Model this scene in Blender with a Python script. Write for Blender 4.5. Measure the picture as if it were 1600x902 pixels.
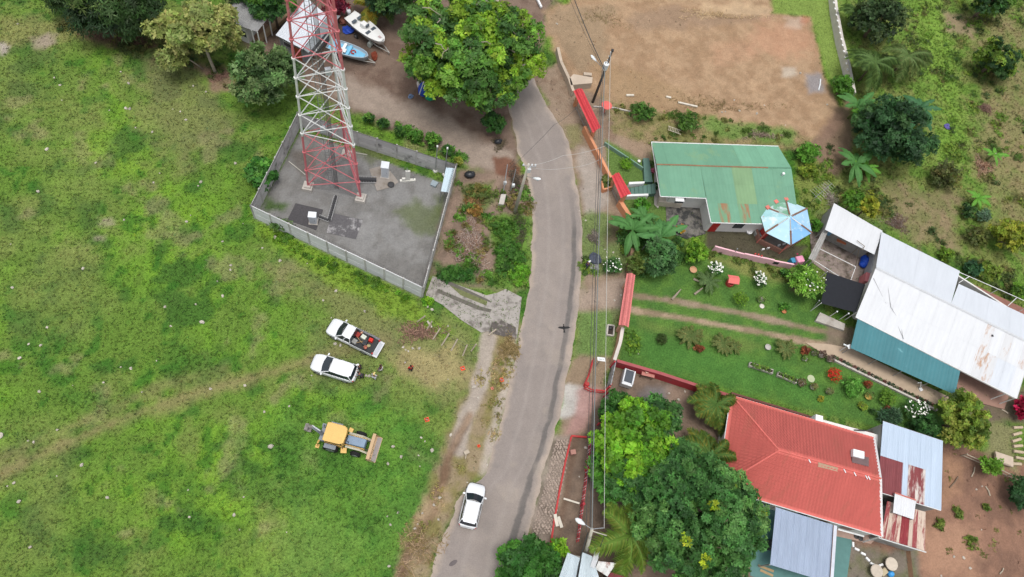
import bpy, math, random
import numpy as np
from mathutils import Vector, Matrix

for o in list(bpy.data.objects): bpy.data.objects.remove(o)
scn = bpy.context.scene
COL = scn.collection
PI = math.pi
random.seed(7)
rng = np.random.default_rng(7)

# ---------------------------------------------------------------- camera
FPX, CAM_H = 1150.0, 70.0
def _basis():
    n = np.array([618-800.0, 966-451.0, FPX]); n /= np.linalg.norm(n)      # straight down, in camera axes
    up = np.array([0, -1.0, 0]); y = up-n*np.dot(up, n); y /= np.linalg.norm(y)
    z = -n; x = np.cross(y, z)
    return np.array([x, y, z])
RC = _basis()
cam_d = bpy.data.cameras.new('camera'); cam = bpy.data.objects.new('camera', cam_d); COL.objects.link(cam)
cam_d.sensor_width = 36; cam_d.lens = 36*FPX/1600; cam_d.clip_end = 3000; cam_d.clip_start = .5
m = Matrix.Identity(4)
for i in range(3):
    m[i][0] = RC[i, 0]; m[i][1] = -RC[i, 1]; m[i][2] = -RC[i, 2]
m[2][3] = CAM_H
cam.matrix_world = m
scn.camera = cam

# ---------------------------------------------------------------- sky, sun, exposure (bright overcast)
SUN_EL, SUN_AZ = math.radians(84), math.radians(195)
w = bpy.data.worlds.new('World'); scn.world = w; w.use_nodes = True
nt = w.node_tree; bg = nt.nodes['Background']
sky = nt.nodes.new('ShaderNodeTexSky'); sky.sky_type = 'NISHITA'; sky.sun_disc = False
sky.sun_elevation = SUN_EL; sky.sun_rotation = SUN_AZ; sky.dust_density = 4; sky.air_density = 1.2
hs = nt.nodes.new('ShaderNodeHueSaturation'); hs.inputs['Saturation'].default_value = .30
nt.links.new(sky.outputs[0], hs.inputs['Color']); nt.links.new(hs.outputs[0], bg.inputs[0])
bg.inputs[1].default_value = .15
sd = bpy.data.lights.new('sun', 'SUN'); sd.energy = 1.4; sd.angle = math.radians(24); sd.color = (1, .97, .92)
sun = bpy.data.objects.new('sun', sd); COL.objects.link(sun)
dv = Vector((math.sin(SUN_AZ)*math.cos(SUN_EL), math.cos(SUN_AZ)*math.cos(SUN_EL), math.sin(SUN_EL)))
sun.rotation_euler = dv.to_track_quat('Z', 'Y').to_euler(); sun.location = dv*200
vs = scn.view_settings; vs.view_transform = 'Standard'; vs.look = 'None'; vs.gamma = 1; vs.use_curve_mapping = False
vs.exposure = 0.28
scn.cycles.max_bounces = 6; scn.cycles.diffuse_bounces = 3; scn.cycles.glossy_bounces = 2
scn.cycles.transmission_bounces = 2; scn.cycles.transparent_max_bounces = 4

# ---------------------------------------------------------------- helpers
def G(x, y, z=0.0):
    """point at height z that the photograph shows at pixel (x, y)"""
    d = RC @ np.array([x-800.0, y-451.0, FPX]); t = (z-CAM_H)/d[2]
    return np.array([d[0]*t, d[1]*t, z])
def V(*a): return np.array(a, float)
def lin(c):
    c = c/255.0
    return c/12.92 if c <= .04045 else ((c+.055)/1.055)**2.4
def S(rgb, k=.85): return tuple(lin(c)*k for c in rgb)
def unit(v): return v/max(np.linalg.norm(v), 1e-9)

_mats = {}
def mat(name, rgb, rough=.8, var=.14, scale=1.5, bump=0.0, bscale=20, metal=0, spec=.3, rust=None, rust_amt=.5, rust_scale=.5, per=.06, k=.85, streak=None):
    """procedural paint: two scales of tone, per-object tone, optional stains of a second colour"""
    if name in _mats: return _mats[name]
    m = bpy.data.materials.new(name); m.use_nodes = True; _mats[name] = m
    t = m.node_tree; N = t.nodes.new; L = t.links.new; b = t.nodes['Principled BSDF']
    b.inputs['Roughness'].default_value = rough; b.inputs['Metallic'].default_value = metal
    b.inputs['Specular IOR Level'].default_value = spec
    c = S(rgb, k)
    geo = N('ShaderNodeNewGeometry'); pos = geo.outputs['Position']
    if streak is not None:      # marks run down the slope of the sheets
        mp = N('ShaderNodeMapping'); mp.vector_type = 'TEXTURE'; mp.inputs['Rotation'].default_value = (0, 0, streak); mp.inputs['Scale'].default_value = (1, 6, 1); L(pos, mp.inputs['Vector']); pos = mp.outputs[0]
    n1 = N('ShaderNodeTexNoise'); n1.inputs['Scale'].default_value = scale; n1.inputs['Detail'].default_value = 5; n1.inputs['Roughness'].default_value = .65
    L(pos, n1.inputs['Vector'])
    mr = N('ShaderNodeMapRange'); mr.inputs[1].default_value = .25; mr.inputs[2].default_value = .75
    mr.inputs[3].default_value = 1-var; mr.inputs[4].default_value = 1+var; L(n1.outputs[0], mr.inputs[0])
    oi = N('ShaderNodeObjectInfo')
    mo = N('ShaderNodeMapRange'); mo.inputs[3].default_value = 1-per; mo.inputs[4].default_value = 1+per; L(oi.outputs['Random'], mo.inputs[0])
    mu = N('ShaderNodeMath'); mu.operation = 'MULTIPLY'; L(mr.outputs[0], mu.inputs[0]); L(mo.outputs[0], mu.inputs[1])
    vm = N('ShaderNodeVectorMath'); vm.operation = 'SCALE'; vm.inputs[0].default_value = c; L(mu.outputs[0], vm.inputs['Scale'])
    out = vm.outputs[0]
    if rust:
        n2 = N('ShaderNodeTexNoise'); n2.inputs['Scale'].default_value = rust_scale; n2.inputs['Detail'].default_value = 7; n2.inputs['Roughness'].default_value = .7
        L(pos, n2.inputs['Vector'])
        r2 = N('ShaderNodeMapRange'); th = 1-rust_amt
        r2.inputs[1].default_value = .30+.4*th; r2.inputs[2].default_value = .42+.4*th; L(n2.outputs[0], r2.inputs[0])
        mx = N('ShaderNodeMix'); mx.data_type = 'RGBA'; L(r2.outputs[0], mx.inputs[0]); L(out, mx.inputs[6])
        mx.inputs[7].default_value = (*S(rust, k), 1); out = mx.outputs[2]
    L(out, b.inputs['Base Color'])
    if bump:
        n3 = N('ShaderNodeTexNoise'); n3.inputs['Scale'].default_value = bscale; n3.inputs['Detail'].default_value = 4
        L(geo.outputs['Position'], n3.inputs['Vector'])
        bp = N('ShaderNodeBump'); bp.inputs['Strength'].default_value = bump; bp.inputs['Distance'].default_value = .05
        L(n3.outputs[0], bp.inputs['Height']); L(bp.outputs[0], b.inputs['Normal'])
    return m
def leafmat(name, trans=.25, rough=.55, attr='Col'):
    if name in _mats: return _mats[name]
    m = bpy.data.materials.new(name); m.use_nodes = True; _mats[name] = m
    t = m.node_tree; N = t.nodes.new; L = t.links.new; b = t.nodes['Principled BSDF']
    a = N('ShaderNodeAttribute'); a.attribute_name = attr
    b.inputs['Roughness'].default_value = rough; b.inputs['Specular IOR Level'].default_value = .25
    L(a.outputs['Color'], b.inputs['Base Color'])
    tr = N('ShaderNodeBsdfTranslucent'); L(a.outputs['Color'], tr.inputs[0])
    mx = N('ShaderNodeMixShader'); mx.inputs[0].default_value = trans
    L(b.outputs[0], mx.inputs[1]); L(tr.outputs[0], mx.inputs[2]); L(mx.outputs[0], t.nodes['Material Output'].inputs[0])
    return m
LEAF = leafmat('leaf', .38)
GRASSM = leafmat('grass_blade', .2, .8)

def raw_mesh(name, v, f, material=None, col=None, smooth=False):
    """mesh from an (n,3) vertex array and an (m,k) face array (or a list of faces)"""
    me = bpy.data.meshes.new(name)
    v = np.asarray(v, np.float32)
    if isinstance(f, np.ndarray):
        k = f.shape[1]
        me.vertices.add(len(v)); me.vertices.foreach_set('co', v.ravel())
        me.loops.add(f.size); me.loops.foreach_set('vertex_index', f.astype(np.int32).ravel())
        me.polygons.add(len(f)); me.polygons.foreach_set('loop_start', np.arange(0, f.size, k, dtype=np.int32))
        me.update(calc_edges=True)
    else:
        me.from_pydata([tuple(map(float, p)) for p in v], [], f); me.update()
    if col is not None:
        a = me.color_attributes.new('Col', 'FLOAT_COLOR', 'POINT')
        c = np.ones((len(v), 4), np.float32); c[:, :3] = col[:, :3]
        if col.shape[1] == 4: c[:, 3] = col[:, 3]
        a.data.foreach_set('color', c.ravel())
    if smooth: me.polygons.foreach_set('use_smooth', np.ones(len(me.polygons), bool))
    if material: me.materials.append(material)
    return me
def link(name, data, parent=None, loc=(0, 0, 0)):
    o = bpy.data.objects.new(name, data); COL.objects.link(o)
    if parent: o.parent = parent
    o.location = loc
    return o
def tag(o, label=None, cat=None, group=None, kind=None):
    if label: o['label'] = label
    if cat: o['category'] = cat
    if group: o['group'] = group
    if kind: o['kind'] = kind
    return o
def thing(name, label, cat, loc=(0, 0, 0), rz=0, group=None):
    o = link(name, None, None, tuple(float(c) for c in loc)); o.rotation_euler = (0, 0, rz); o.empty_display_size = .3
    return tag(o, label, cat, group)
def wl(o):
    """world offset of an unrotated thing"""
    v = np.zeros(3)
    while o: v += np.array(o.location); o = o.parent
    return v
def copy_tree(o, parent=None):
    c = o.copy(); COL.objects.link(c); c.parent = parent
    for ch in o.children: copy_tree(ch, c)
    return c

class MB:
    def __init__(s): s.v = []; s.f = []
    def add(s, v, f):
        k = len(s.v); s.v += [tuple(map(float, p)) for p in v]; s.f += [tuple(i+k for i in q) for q in f]; return s
    def box(s, c, d, rz=0, taper=1.0):
        x, y, z = [q/2 for q in d]; ca, sa = math.cos(rz), math.sin(rz); v = []
        for dz, t in ((-z, 1), (z, taper)):
            for dx, dy in ((-x, -y), (x, -y), (x, y), (-x, y)):
                dx *= t; dy *= t; v.append((c[0]+dx*ca-dy*sa, c[1]+dx*sa+dy*ca, c[2]+dz))
        return s.add(v, [(3, 2, 1, 0), (4, 5, 6, 7), (0, 1, 5, 4), (1, 2, 6, 5), (2, 3, 7, 6), (3, 0, 4, 7)])
    def prism(s, poly, z0, z1):
        n = len(poly)
        a = sum(poly[i][0]*poly[(i+1) % n][1]-poly[(i+1) % n][0]*poly[i][1] for i in range(n))
        if a < 0: poly = poly[::-1]
        v = [(p[0], p[1], z0) for p in poly]+[(p[0], p[1], z1) for p in poly]
        return s.add(v, [tuple(range(n-1, -1, -1)), tuple(range(n, 2*n))]+[(i, (i+1) % n, n+(i+1) % n, n+i) for i in range(n)])
    def slab(s, A, B, C, D, th):
        """thick quad: top corners A..D, thickness downwards"""
        dn = V(0, 0, -th); t = [A, B, C, D]; v = t+[p+dn for p in t]
        return s.add(v, [(0, 1, 2, 3), (7, 6, 5, 4), (0, 4, 5, 1), (1, 5, 6, 2), (2, 6, 7, 3), (3, 7, 4, 0)])
    def tube(s, pts, r, n=6, cap=True):
        pts = [np.asarray(p, float) for p in pts]; m = len(pts)
        rr = r if hasattr(r, '__len__') else [r]*m
        v = []
        for i, p in enumerate(pts):
            t = unit(pts[min(i+1, m-1)]-pts[max(i-1, 0)])
            a = unit(np.cross(t, V(0, 0, 1) if abs(t[2]) < .9 else V(1, 0, 0))); b = np.cross(t, a)
            for k in range(n):
                q = 2*PI*k/n; v.append(p+rr[i]*(a*math.cos(q)+b*math.sin(q)))
        f = [(i*n+k, i*n+(k+1) % n, (i+1)*n+(k+1) % n, (i+1)*n+k) for i in range(m-1) for k in range(n)]
        if cap: f += [tuple(range(n-1, -1, -1)), tuple(range((m-1)*n, m*n))]
        return s.add(v, f)
    def ball(s, c, r, nu=10, nv=6, zmin=-1.0):
        r = r if hasattr(r, '__len__') else (r, r, r)
        v = []; f = []
        for j in range(nv+1):
            th = PI*j/nv; zz = max(math.cos(th), zmin)
            for i in range(nu):
                a = 2*PI*i/nu; v.append((c[0]+r[0]*math.sin(th)*math.cos(a), c[1]+r[1]*math.sin(th)*math.sin(a), c[2]+r[2]*zz))
        for j in range(nv):
            for i in range(nu): f.append((j*nu+i, (j+1)*nu+i, (j+1)*nu+(i+1) % nu, j*nu+(i+1) % nu))
        return s.add(v, f)
    def lathe(s, c, prof, n=12):
        v = []; m = len(prof)
        for r, z in prof:
            for i in range(n): a = 2*PI*i/n; v.append((c[0]+r*math.cos(a), c[1]+r*math.sin(a), c[2]+z))
        f = [(j*n+i, j*n+(i+1) % n, (j+1)*n+(i+1) % n, (j+1)*n+i) for j in range(m-1) for i in range(n)]
        f += [tuple(range(n-1, -1, -1)), tuple(range((m-1)*n, m*n))]
        return s.add(v, f)
    def loft(s, rings, cap=True, closed=True):
        n = len(rings[0]); v = [p for r in rings for p in r]; e = n if closed else n-1
        f = [(j*n+i, j*n+(i+1) % n, (j+1)*n+(i+1) % n, (j+1)*n+i) for j in range(len(rings)-1) for i in range(e)]
        if cap: f += [tuple(range(n-1, -1, -1)), tuple(range((len(rings)-1)*n, len(rings)*n))]
        return s.add(v, f)
    def build(s, name, material, parent=None, world=True, smooth=False, bevel=0, seg=2, sub=0):
        v = np.array(s.v, float)
        off = wl(parent) if (parent and world) else np.zeros(3)
        o = link(name, raw_mesh(name, v-off, s.f, material, smooth=smooth), parent)
        if bevel:
            b = o.modifiers.new('bevel', 'BEVEL'); b.width = bevel; b.segments = seg; b.limit_method = 'ANGLE'; b.angle_limit = math.radians(35)
        if sub:
            b = o.modifiers.new('sub', 'SUBSURF'); b.levels = sub; b.render_levels = sub
        return o
def single(name, mb, material, label, cat, group=None, kind=None, smooth=False, bevel=0, base=None):
    """a thing that is one mesh, its origin at its base"""
    v = np.array(mb.v, float)
    c = V((v[:, 0].min()+v[:, 0].max())/2, (v[:, 1].min()+v[:, 1].max())/2, v[:, 2].min()) if base is None else np.asarray(base, float)
    o = link(name, raw_mesh(name, v-c, mb.f, material, smooth=smooth), None, tuple(c))
    if bevel:
        b = o.modifiers.new('bevel', 'BEVEL'); b.width = bevel; b.segments = 2; b.limit_method = 'ANGLE'
    return tag(o, label, cat, group, kind)
def struct(name, mb, material, parent=None, smooth=False):
    o = mb.build(name, material, parent, smooth=smooth)
    if parent is None: o['kind'] = 'structure'
    return o

# shared unit pieces: a rod (z 0..1, radius 1) and a block (-.5..+.5), scaled per object
_pc = {}
def _unit(kind, material):
    k = (kind, material.name)
    if k not in _pc:
        b = MB()
        if kind == 'rod': b.tube([V(0, 0, 0), V(0, 0, 1)], 1, 8)
        elif kind == 'rod4': b.tube([V(0, 0, 0), V(0, 0, 1)], 1, 4)
        else: b.box((0, 0, 0), (1, 1, 1))
        _pc[k] = raw_mesh(kind, b.v, b.f, material)
    return _pc[k]
def rod(name, a, b, r, material, parent, world=True, kind='rod'):
    a = np.asarray(a, float); b = np.asarray(b, float)
    off = wl(parent) if (parent and world) else np.zeros(3)
    o = link(name, _unit(kind, material), parent, tuple(a-off)); d = Vector(b-a)
    o.rotation_mode = 'QUATERNION'; o.rotation_quaternion = d.to_track_quat('Z', 'Y'); o.scale = (r, r, d.length)
    return o
def block(name, c, d, rz, material, parent, world=True, tilt=(0, 0)):
    off = wl(parent) if (parent and world) else np.zeros(3)
    o = link(name, _unit('block', material), parent, tuple(np.asarray(c, float)-off))
    o.rotation_euler = (tilt[0], tilt[1], rz); o.scale = d
    return o
def wallseg(name, a, b, z0, z1, th, material, parent, world=True):
    """upright box from ground point a to ground point b"""
    a = np.asarray(a, float); b = np.asarray(b, float); d = b-a
    return block(name, ((a[0]+b[0])/2, (a[1]+b[1])/2, (z0+z1)/2), (math.hypot(d[0], d[1]), th, z1-z0), math.atan2(d[1], d[0]), material, parent, world)
def sheet(name, A, B, C, D, material, parent, waves=3, amp=.03, zoff=0, segs=1, world=True):
    """one corrugated sheet: A-B the low edge, D-C the high edge"""
    nx = waves*4; v = []; f = []
    for j in range(segs+1):
        t = j/segs
        for i in range(nx+1):
            u = i/nx; p = (A*(1-u)+B*u)*(1-t)+(D*(1-u)+C*u)*t
            v.append(p+V(0, 0, amp*math.cos(2*PI*waves*u)+zoff))
    for j in range(segs):
        for i in range(nx): k = j*(nx+1)+i; f.append((k, k+1, k+nx+2, k+nx+1))
    b = MB().add(v, f)
    return b.build(name, material, parent, world)
def sheets(parent, A, B, C, D, n, mats, waves=3, amp=.025, rows=1, name='roof_sheet', pick=None):
    """a roof plane laid with n x rows separate corrugated sheets"""
    A, B, C, D = [np.asarray(p, float) for p in (A, B, C, D)]
    q = lambda u, t: (A*(1-u)+B*u)*(1-t)+(D*(1-u)+C*u)*t
    for j in range(rows):
        t0, t1 = j/rows, min(1, (j+1)/rows+(.02 if j < rows-1 else 0))
        for i in range(n):
            u0, u1 = i/n, min(1, (i+1)/n+.008)
            mm = pick(i, j) if pick else mats[random.randrange(len(mats))]
            sheet(name, q(u0, t0), q(u1, t0), q(u1, t1), q(u0, t1), mm, parent, waves, amp, .006*(i % 2)+.012*j+random.uniform(0, .004))
# ================================================================ THE SETTING: ground
_tab = np.random.default_rng(11).random((256, 256)).astype(np.float32)
def vnoise(x, y, s, seed=0):
    x = x/s+seed*17.3+1000; y = y/s+seed*9.7+1000
    xi = np.floor(x).astype(int); yi = np.floor(y).astype(int); fx = x-xi; fy = y-yi
    fx = fx*fx*(3-2*fx); fy = fy*fy*(3-2*fy)
    T = lambda a, b: _tab[a & 255, b & 255]
    return (T(xi, yi)*(1-fx)+T(xi+1, yi)*fx)*(1-fy)+(T(xi, yi+1)*(1-fx)+T(xi+1, yi+1)*fx)*fy
def fbm(x, y, s, seed=0, o=4):
    r = 0; a = 1; t = 0
    for i in range(o): r = r+a*vnoise(x, y, s/2**i, seed+i*3); t += a; a *= .55
    return r/t
def sstep(e0, e1, x):
    t = np.clip((x-e0)/(e1-e0), 0, 1); return t*t*(3-2*t)
gx = np.concatenate([[-900, -500, -250, -130, -85, -65], np.arange(-54, 101, .25), [110, 130, 180, 300, 550, 950]])
gy = np.concatenate([[-900, -400, -180, -90, -45, -22], np.arange(-10, 90, .25), [98, 115, 150, 250, 500, 950]])
GX, GY = np.meshgrid(gx, gy); X = GX.ravel(); Y = GY.ravel()
n1 = fbm(X, Y, 9, 1); n2 = fbm(X, Y, 2.4, 2); n3 = fbm(X, Y, .9, 3, 3); n4 = fbm(X, Y, 5, 4); n5 = fbm(X, Y, 1.6, 5); n6 = fbm(X, Y, 14, 6)
edge = (fbm(X, Y, 2.2, 8)-.5)*2.2+(fbm(X, Y, .6, 9, 2)-.5)*.8
def C(*rgb): return np.array(S(rgb, .80))
gc = np.zeros((len(X), 3)); gg = np.ones(len(X)); gh = np.full(len(X), .12); gz = np.zeros(len(X))
def mixc(c, wt): gc[:] = gc*(1-wt[:, None])+np.asarray(c)*wt[:, None]
# the rough field: mixed grasses
gc[:] = C(92, 126, 44)
mixc(C(116, 130, 66), sstep(.52, .70, n4)*.5)
mixc(C(98, 142, 36), sstep(.48, .64, n1*.5+n2*.5)*.9)
mixc(C(114, 156, 34), sstep(.55, .71, n5*.5+n1*.5)*.7)
mixc(C(54, 94, 36), sstep(.52, .66, n2*.6+fbm(X, Y, 4, 21)*.4)*.8)
mixc(C(52, 104, 30), sstep(.58, .70, n5)*.75)
mixc(C(138, 130, 98), sstep(.64, .78, fbm(X, Y, 3.2, 31))*.45)
mixc(C(134, 132, 86), sstep(.50, .70, fbm(X, Y, 11, 33))*.25)
def pxy(pts): return np.array([G(*p)[:2] for p in pts])
def sd_poly(pts, m=4.0):
    """signed distance (negative inside) to a polygon of ground points, far value elsewhere"""
    P = pxy(pts); d = np.full(len(X), 99.0)
    sel = np.where((X > P[:, 0].min()-m) & (X < P[:, 0].max()+m) & (Y > P[:, 1].min()-m) & (Y < P[:, 1].max()+m))[0]
    x, y = X[sel], Y[sel]; dd = np.full(len(sel), 1e9); ins = np.zeros(len(sel), bool)
    for i in range(len(P)):
        a, b = P[i], P[(i+1) % len(P)]; e = b-a
        t = np.clip(((x-a[0])*e[0]+(y-a[1])*e[1])/(e@e+1e-12), 0, 1)
        dd = np.minimum(dd, np.hypot(x-a[0]-t*e[0], y-a[1]-t*e[1]))
        if a[1] != b[1]:
            c = ((a[1] > y) != (b[1] > y)) & (x < (b[0]-a[0])*(y-a[1])/(b[1]-a[1])+a[0]); ins ^= c
    d[sel] = np.where(ins, -dd, dd); return d
def sd_line(pts, m=5.0):
    P = pxy(pts); d = np.full(len(X), 99.0)
    sel = np.where((X > P[:, 0].min()-m) & (X < P[:, 0].max()+m) & (Y > P[:, 1].min()-m) & (Y < P[:, 1].max()+m))[0]
    x, y = X[sel], Y[sel]; dd = np.full(len(sel), 1e9)
    for i in range(len(P)-1):
        a, b = P[i], P[i+1]; e = b-a; t = np.clip(((x-a[0])*e[0]+(y-a[1])*e[1])/(e@e+1e-12), 0, 1)
        dd = np.minimum(dd, np.hypot(x-a[0]-t*e[0], y-a[1]-t*e[1]))
    d[sel] = dd; return d
def zone(pts, c, soft=.5, rag=1.0, amt=1.0, grass=None, h=None, c2=None, seed=0, line=None):
    s = sd_line(pts)-line if line else sd_poly(pts)
    wt = sstep(soft, -soft, s+edge*rag)*amt
    cc = np.asarray(c)[None, :]
    if c2 is not None:
        k = sstep(.40, .62, fbm(X, Y, 1.5, 40+seed)*.6+n3*.4)[:, None]; cc = cc*(1-k)+np.asarray(c2)[None, :]*k
    gc[:] = gc*(1-wt[:, None])+cc*wt[:, None]
    if grass is not None: gg[:] = gg*(1-wt)+grass*wt
    if h is not None: gh[:] = gh*(1-wt)+h*wt
    return wt
# tracks and bare places of the field
zone([(-40, 770), (0, 742), (90, 697), (200, 652), (300, 615), (400, 588), (500, 560), (600, 530)], C(138, 126, 88), .8, .6, .75, .55, line=.5)
zone([(-40, 735), (60, 690), (150, 650), (260, 600), (350, 575)], C(136, 124, 88), .7, .7, .55, .5, line=.35)
zone([(400, 385), (520, 430), (640, 480), (740, 520), (760, 600), (690, 640), (620, 560), (520, 500), (430, 450)], C(134, 126, 90), 1.8, 1.8, .5, .6)
zone([(590, 560), (700, 540), (735, 590), (660, 610)], C(172, 152, 112), 1.0, 1.2, .55, .4)
zone([(240, 80), (330, 110), (360, 200), (290, 260), (210, 180)], C(136, 124, 92), 1.6, 1.6, .45, .6)
zone([(0, 20), (120, 30), (140, 60), (0, 75)], C(138, 132, 86), 1.2, 1.4, .6)
zone([(0, 68), (14, 74), (8, 88), (0, 88)], C(168, 158, 148), .3, .3, .9, .1)
for a in ((60, 65, 12, 6), (165, 345, 9, 6), (155, 372, 10, 4), (75, 62, 10, 5), (255, 45, 30, 8)):
    zone([(a[0]-a[2], a[1]-a[3]), (a[0]+a[2], a[1]-a[3]), (a[0]+a[2], a[1]+a[3]), (a[0]-a[2], a[1]+a[3])], C(160, 146, 130), .5, .8, .7, .3)
zone([(480, 500), (600, 505), (610, 600), (480, 610)], C(124, 124, 84), 1.2, 1.0, .4)
zone([(430, 640), (650, 640), (690, 902), (430, 902)], C(88, 138, 50), 2.5, 2.0, .5)
for q in ((455, 700, 55, 22), (520, 735, 70, 22), (410, 770, 60, 30), (500, 640, 40, 12), (330, 820, 60, 24), (560, 800, 50, 30), (150, 620, 40, 20), (300, 560, 50, 22)): zone([(q[0]-q[2], q[1]-q[3]*.3), (q[0], q[1]-q[3]), (q[0]+q[2], q[1]), (q[0]+q[2]*.4, q[1]+q[3]), (q[0]-q[2]*.6, q[1]+q[3]*.8)], C(62, 108, 36), 1.4, 2.4, .6, 1, .22)
zone([(410, 345), (650, 470), (700, 520), (690, 530), (600, 490), (400, 370)], C(112, 148, 34), .7, 1.0, .8, 1, .2)
zone([(255, 52), (240, 95), (330, 110), (345, 60)], C(92, 70, 58), .8, .8, .55, .3)
zone([(310, 105), (350, 100), (372, 140), (330, 140)], C(150, 120, 105), .5, .7, .8, .1)
zone([(120, 45), (260, 50), (240, 85), (160, 72)], C(110, 88, 72), .6, .9, .8, .2)
# boat yard, its track and the leaf litter under the big tree
zone([(345, -40), (880, -40), (850, 60), (835, 130), (800, 180), (815, 250), (800, 285), (700, 245), (560, 180), (470, 130), (380, 80)], C(132, 112, 98), .7, .8, 1, .05, c2=C(112, 92, 80))
zone([(540, 120), (590, 140), (660, 165), (735, 205), (800, 240), (800, 275), (735, 260), (650, 205), (560, 170), (530, 150)], C(164, 148, 134), .8, .8, .85, 0)
zone([(590, 60), (640, 100), (700, 165), (760, 210), (790, 190), (760, 150), (660, 110)], C(112, 90, 76), .8, 1.1, .75, .0, c2=C(140, 120, 106), seed=2)
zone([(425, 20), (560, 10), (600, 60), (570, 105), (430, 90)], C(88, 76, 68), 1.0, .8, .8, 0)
# compound gravel with moss
CW = [(398.3, 341), (660, 466), (709, 292), (470, 204)]
zone(CW, C(142, 141, 139), .15, .05, 1, 0, c2=C(124, 122, 119), seed=3)
zone([(615, 330), (650, 308), (690, 325), (695, 365), (660, 368), (640, 345)], C(96, 108, 66), .6, .9, .75, .25, .05)
zone([(415, 308), (455, 318), (445, 332), (412, 330)], C(72, 98, 50), .4, .5, .95, .7, .08)
zone([(548, 205), (580, 210), (605, 235), (580, 260), (556, 240)], C(98, 106, 70), .6, .7, .7, .3, .05)
zone([(675, 305), (700, 300), (690, 345), (678, 340)], C(96, 108, 66), .5, .7, .7, .25, .05)
zone([(455, 240), (490, 230), (495, 270), (470, 275)], C(105, 96, 88), .5, .7, .7, 0)
# strip between compound and road
zone([(715, 262), (830, 275), (832, 440), (800, 460), (672, 430), (690, 350)], C(148, 126, 110), .5, .6, 1, .12, c2=C(126, 108, 94), seed=5)
zone([(765, 340), (830, 335), (832, 380), (830, 445), (800, 455), (760, 445), (775, 400)], C(92, 132, 46), .5, .7, .95, 1, .25)
zone([(715, 290), (770, 285), (775, 320), (735, 335)], C(86, 112, 48), .5, .8, .75, 1, .25)
zone([(680, 410), (735, 415), (745, 440), (690, 440)], C(70, 112, 48), .4, .5, .95, 1, .25)
zone([(772, 246), (800, 250), (815, 262), (808, 280), (775, 272)], C(122, 84, 66), .3, .4, .95, 0)
# verge and ditch left of the road
zone([(765, 520), (812, 515), (806, 565), (790, 630), (770, 700), (757, 750), (720, 770), (702, 820), (676, 902), (615, 902), (640, 830), (680, 740), (700, 680), (735, 600)], C(150, 134, 106), .6, .8, 1, .25, .15, c2=C(126, 118, 72), seed=6)
zone([(762, 528), (758, 570), (745, 620), (728, 655), (715, 700)], C(172, 160, 148), .3, .35, .95, 0, line=.75)
ditch = [(735, 650), (712, 690), (698, 722), (693, 755), (672, 778), (680, 800), (652, 835), (632, 880), (620, 930)]
zone(ditch, C(122, 96, 76), .3, .3, .9, 0, line=.35, c2=C(150, 126, 104))
gz -= .32*sstep(.55, .1, sd_line(ditch)+edge*.2)
zone([(660, 775), (700, 760), (690, 800), (650, 830)], C(176, 150, 120), .5, .6, .7, .1)
zone([(800, 520), (812, 520), (800, 590), (785, 650), (772, 700), (760, 745), (745, 745), (768, 660), (790, 580)], C(176, 164, 152), .35, .4, .9, 0)
# right verge from the retaining wall to the lower gate
zone([(832, 118), (875, 100), (905, 120), (960, 160), (1010, 240), (985, 330), (985, 420), (966, 500), (955, 560), (935, 620), (905, 690), (870, 860), (820, 850), (880, 640), (905, 500), (912, 400), (900, 290), (878, 210)], C(154, 134, 114), .5, .7, 1, .1, c2=C(134, 112, 94), seed=7)
zone([(882, 198), (905, 195), (912, 225), (890, 235)], C(128, 128, 84), .5, .6, .8, .7, .06)
zone([(902, 225), (935, 240), (950, 330), (915, 335), (905, 280)], C(176, 166, 156), .5, .7, .8, 0)
zone([(908, 335), (950, 330), (985, 345), (985, 420), (940, 430), (908, 420)], C(98, 124, 66), .5, .7, .85, 1, .08)
zone([(945, 385), (975, 375), (975, 345), (955, 340)], C(104, 88, 72), .5, .6, .8, .1)
zone([(903, 488), (968, 480), (958, 560), (895, 560)], C(94, 130, 62), .5, .7, .9, 1, .06)
zone([(890, 450), (975, 440), (975, 482), (895, 485)], C(164, 146, 130), .5, .7, .9, .05)
zone([(893, 555), (955, 560), (945, 610), (884, 606)], C(150, 130, 106), .4, .6, .9, .15)
zone([(878, 606), (922, 600), (915, 650), (872, 655)], C(198, 194, 188), .3, .6, .85, 0)
zone([(905, 606), (945, 606), (930, 680), (880, 680), (900, 640)], C(180, 140, 132), .4, .4, .9, 0)
zone([(850, 680), (893, 680), (862, 845), (825, 850)], C(160, 146, 134), .3, .4, .9, 0, c2=C(118, 106, 96), seed=8)
zone([(893, 682), (917, 682), (905, 850), (868, 855)], C(120, 98, 82), .2, .2, 1, .05)
# levelled lot
zone([(848, 14), (890, 6), (900, -40), (1204, -40), (1207, 6), (1215, 20), (1268, 26), (1285, 100), (1318, 190), (1300, 222), (1240, 222), (1130, 196), (1000, 172), (945, 160), (900, 130), (862, 78)], C(176, 146, 114), .5, .6, 1, .0, c2=C(158, 128, 98), seed=9)
zone([(850, 15), (960, 10), (945, 90), (900, 110), (870, 70)], C(150, 130, 104), .8, 1.2, .7, .15)
zone([(985, 30), (1040, 12), (1205, 15), (1200, 30), (1080, 42), (1000, 48)], C(150, 126, 104), .8, 1.0, .7, .1)
zone([(1085, 8), (1205, 6), (1200, 22), (1090, 28)], C(206, 178, 140), .4, .8, .5, .1)
zone([(1180, 40), (1255, 30), (1275, 75), (1240, 95), (1180, 80)], C(192, 142, 112), 1.4, 1.6, .5, 0)
zone([(1115, 70), (1170, 55), (1190, 90), (1120, 105)], C(188, 144, 114), 1.4, 1.4, .35, 0)
zone([(930, 100), (985, 110), (1110, 160), (1130, 190), (950, 155)], C(156, 130, 96), .8, 1.0, .6, .2)
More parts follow.
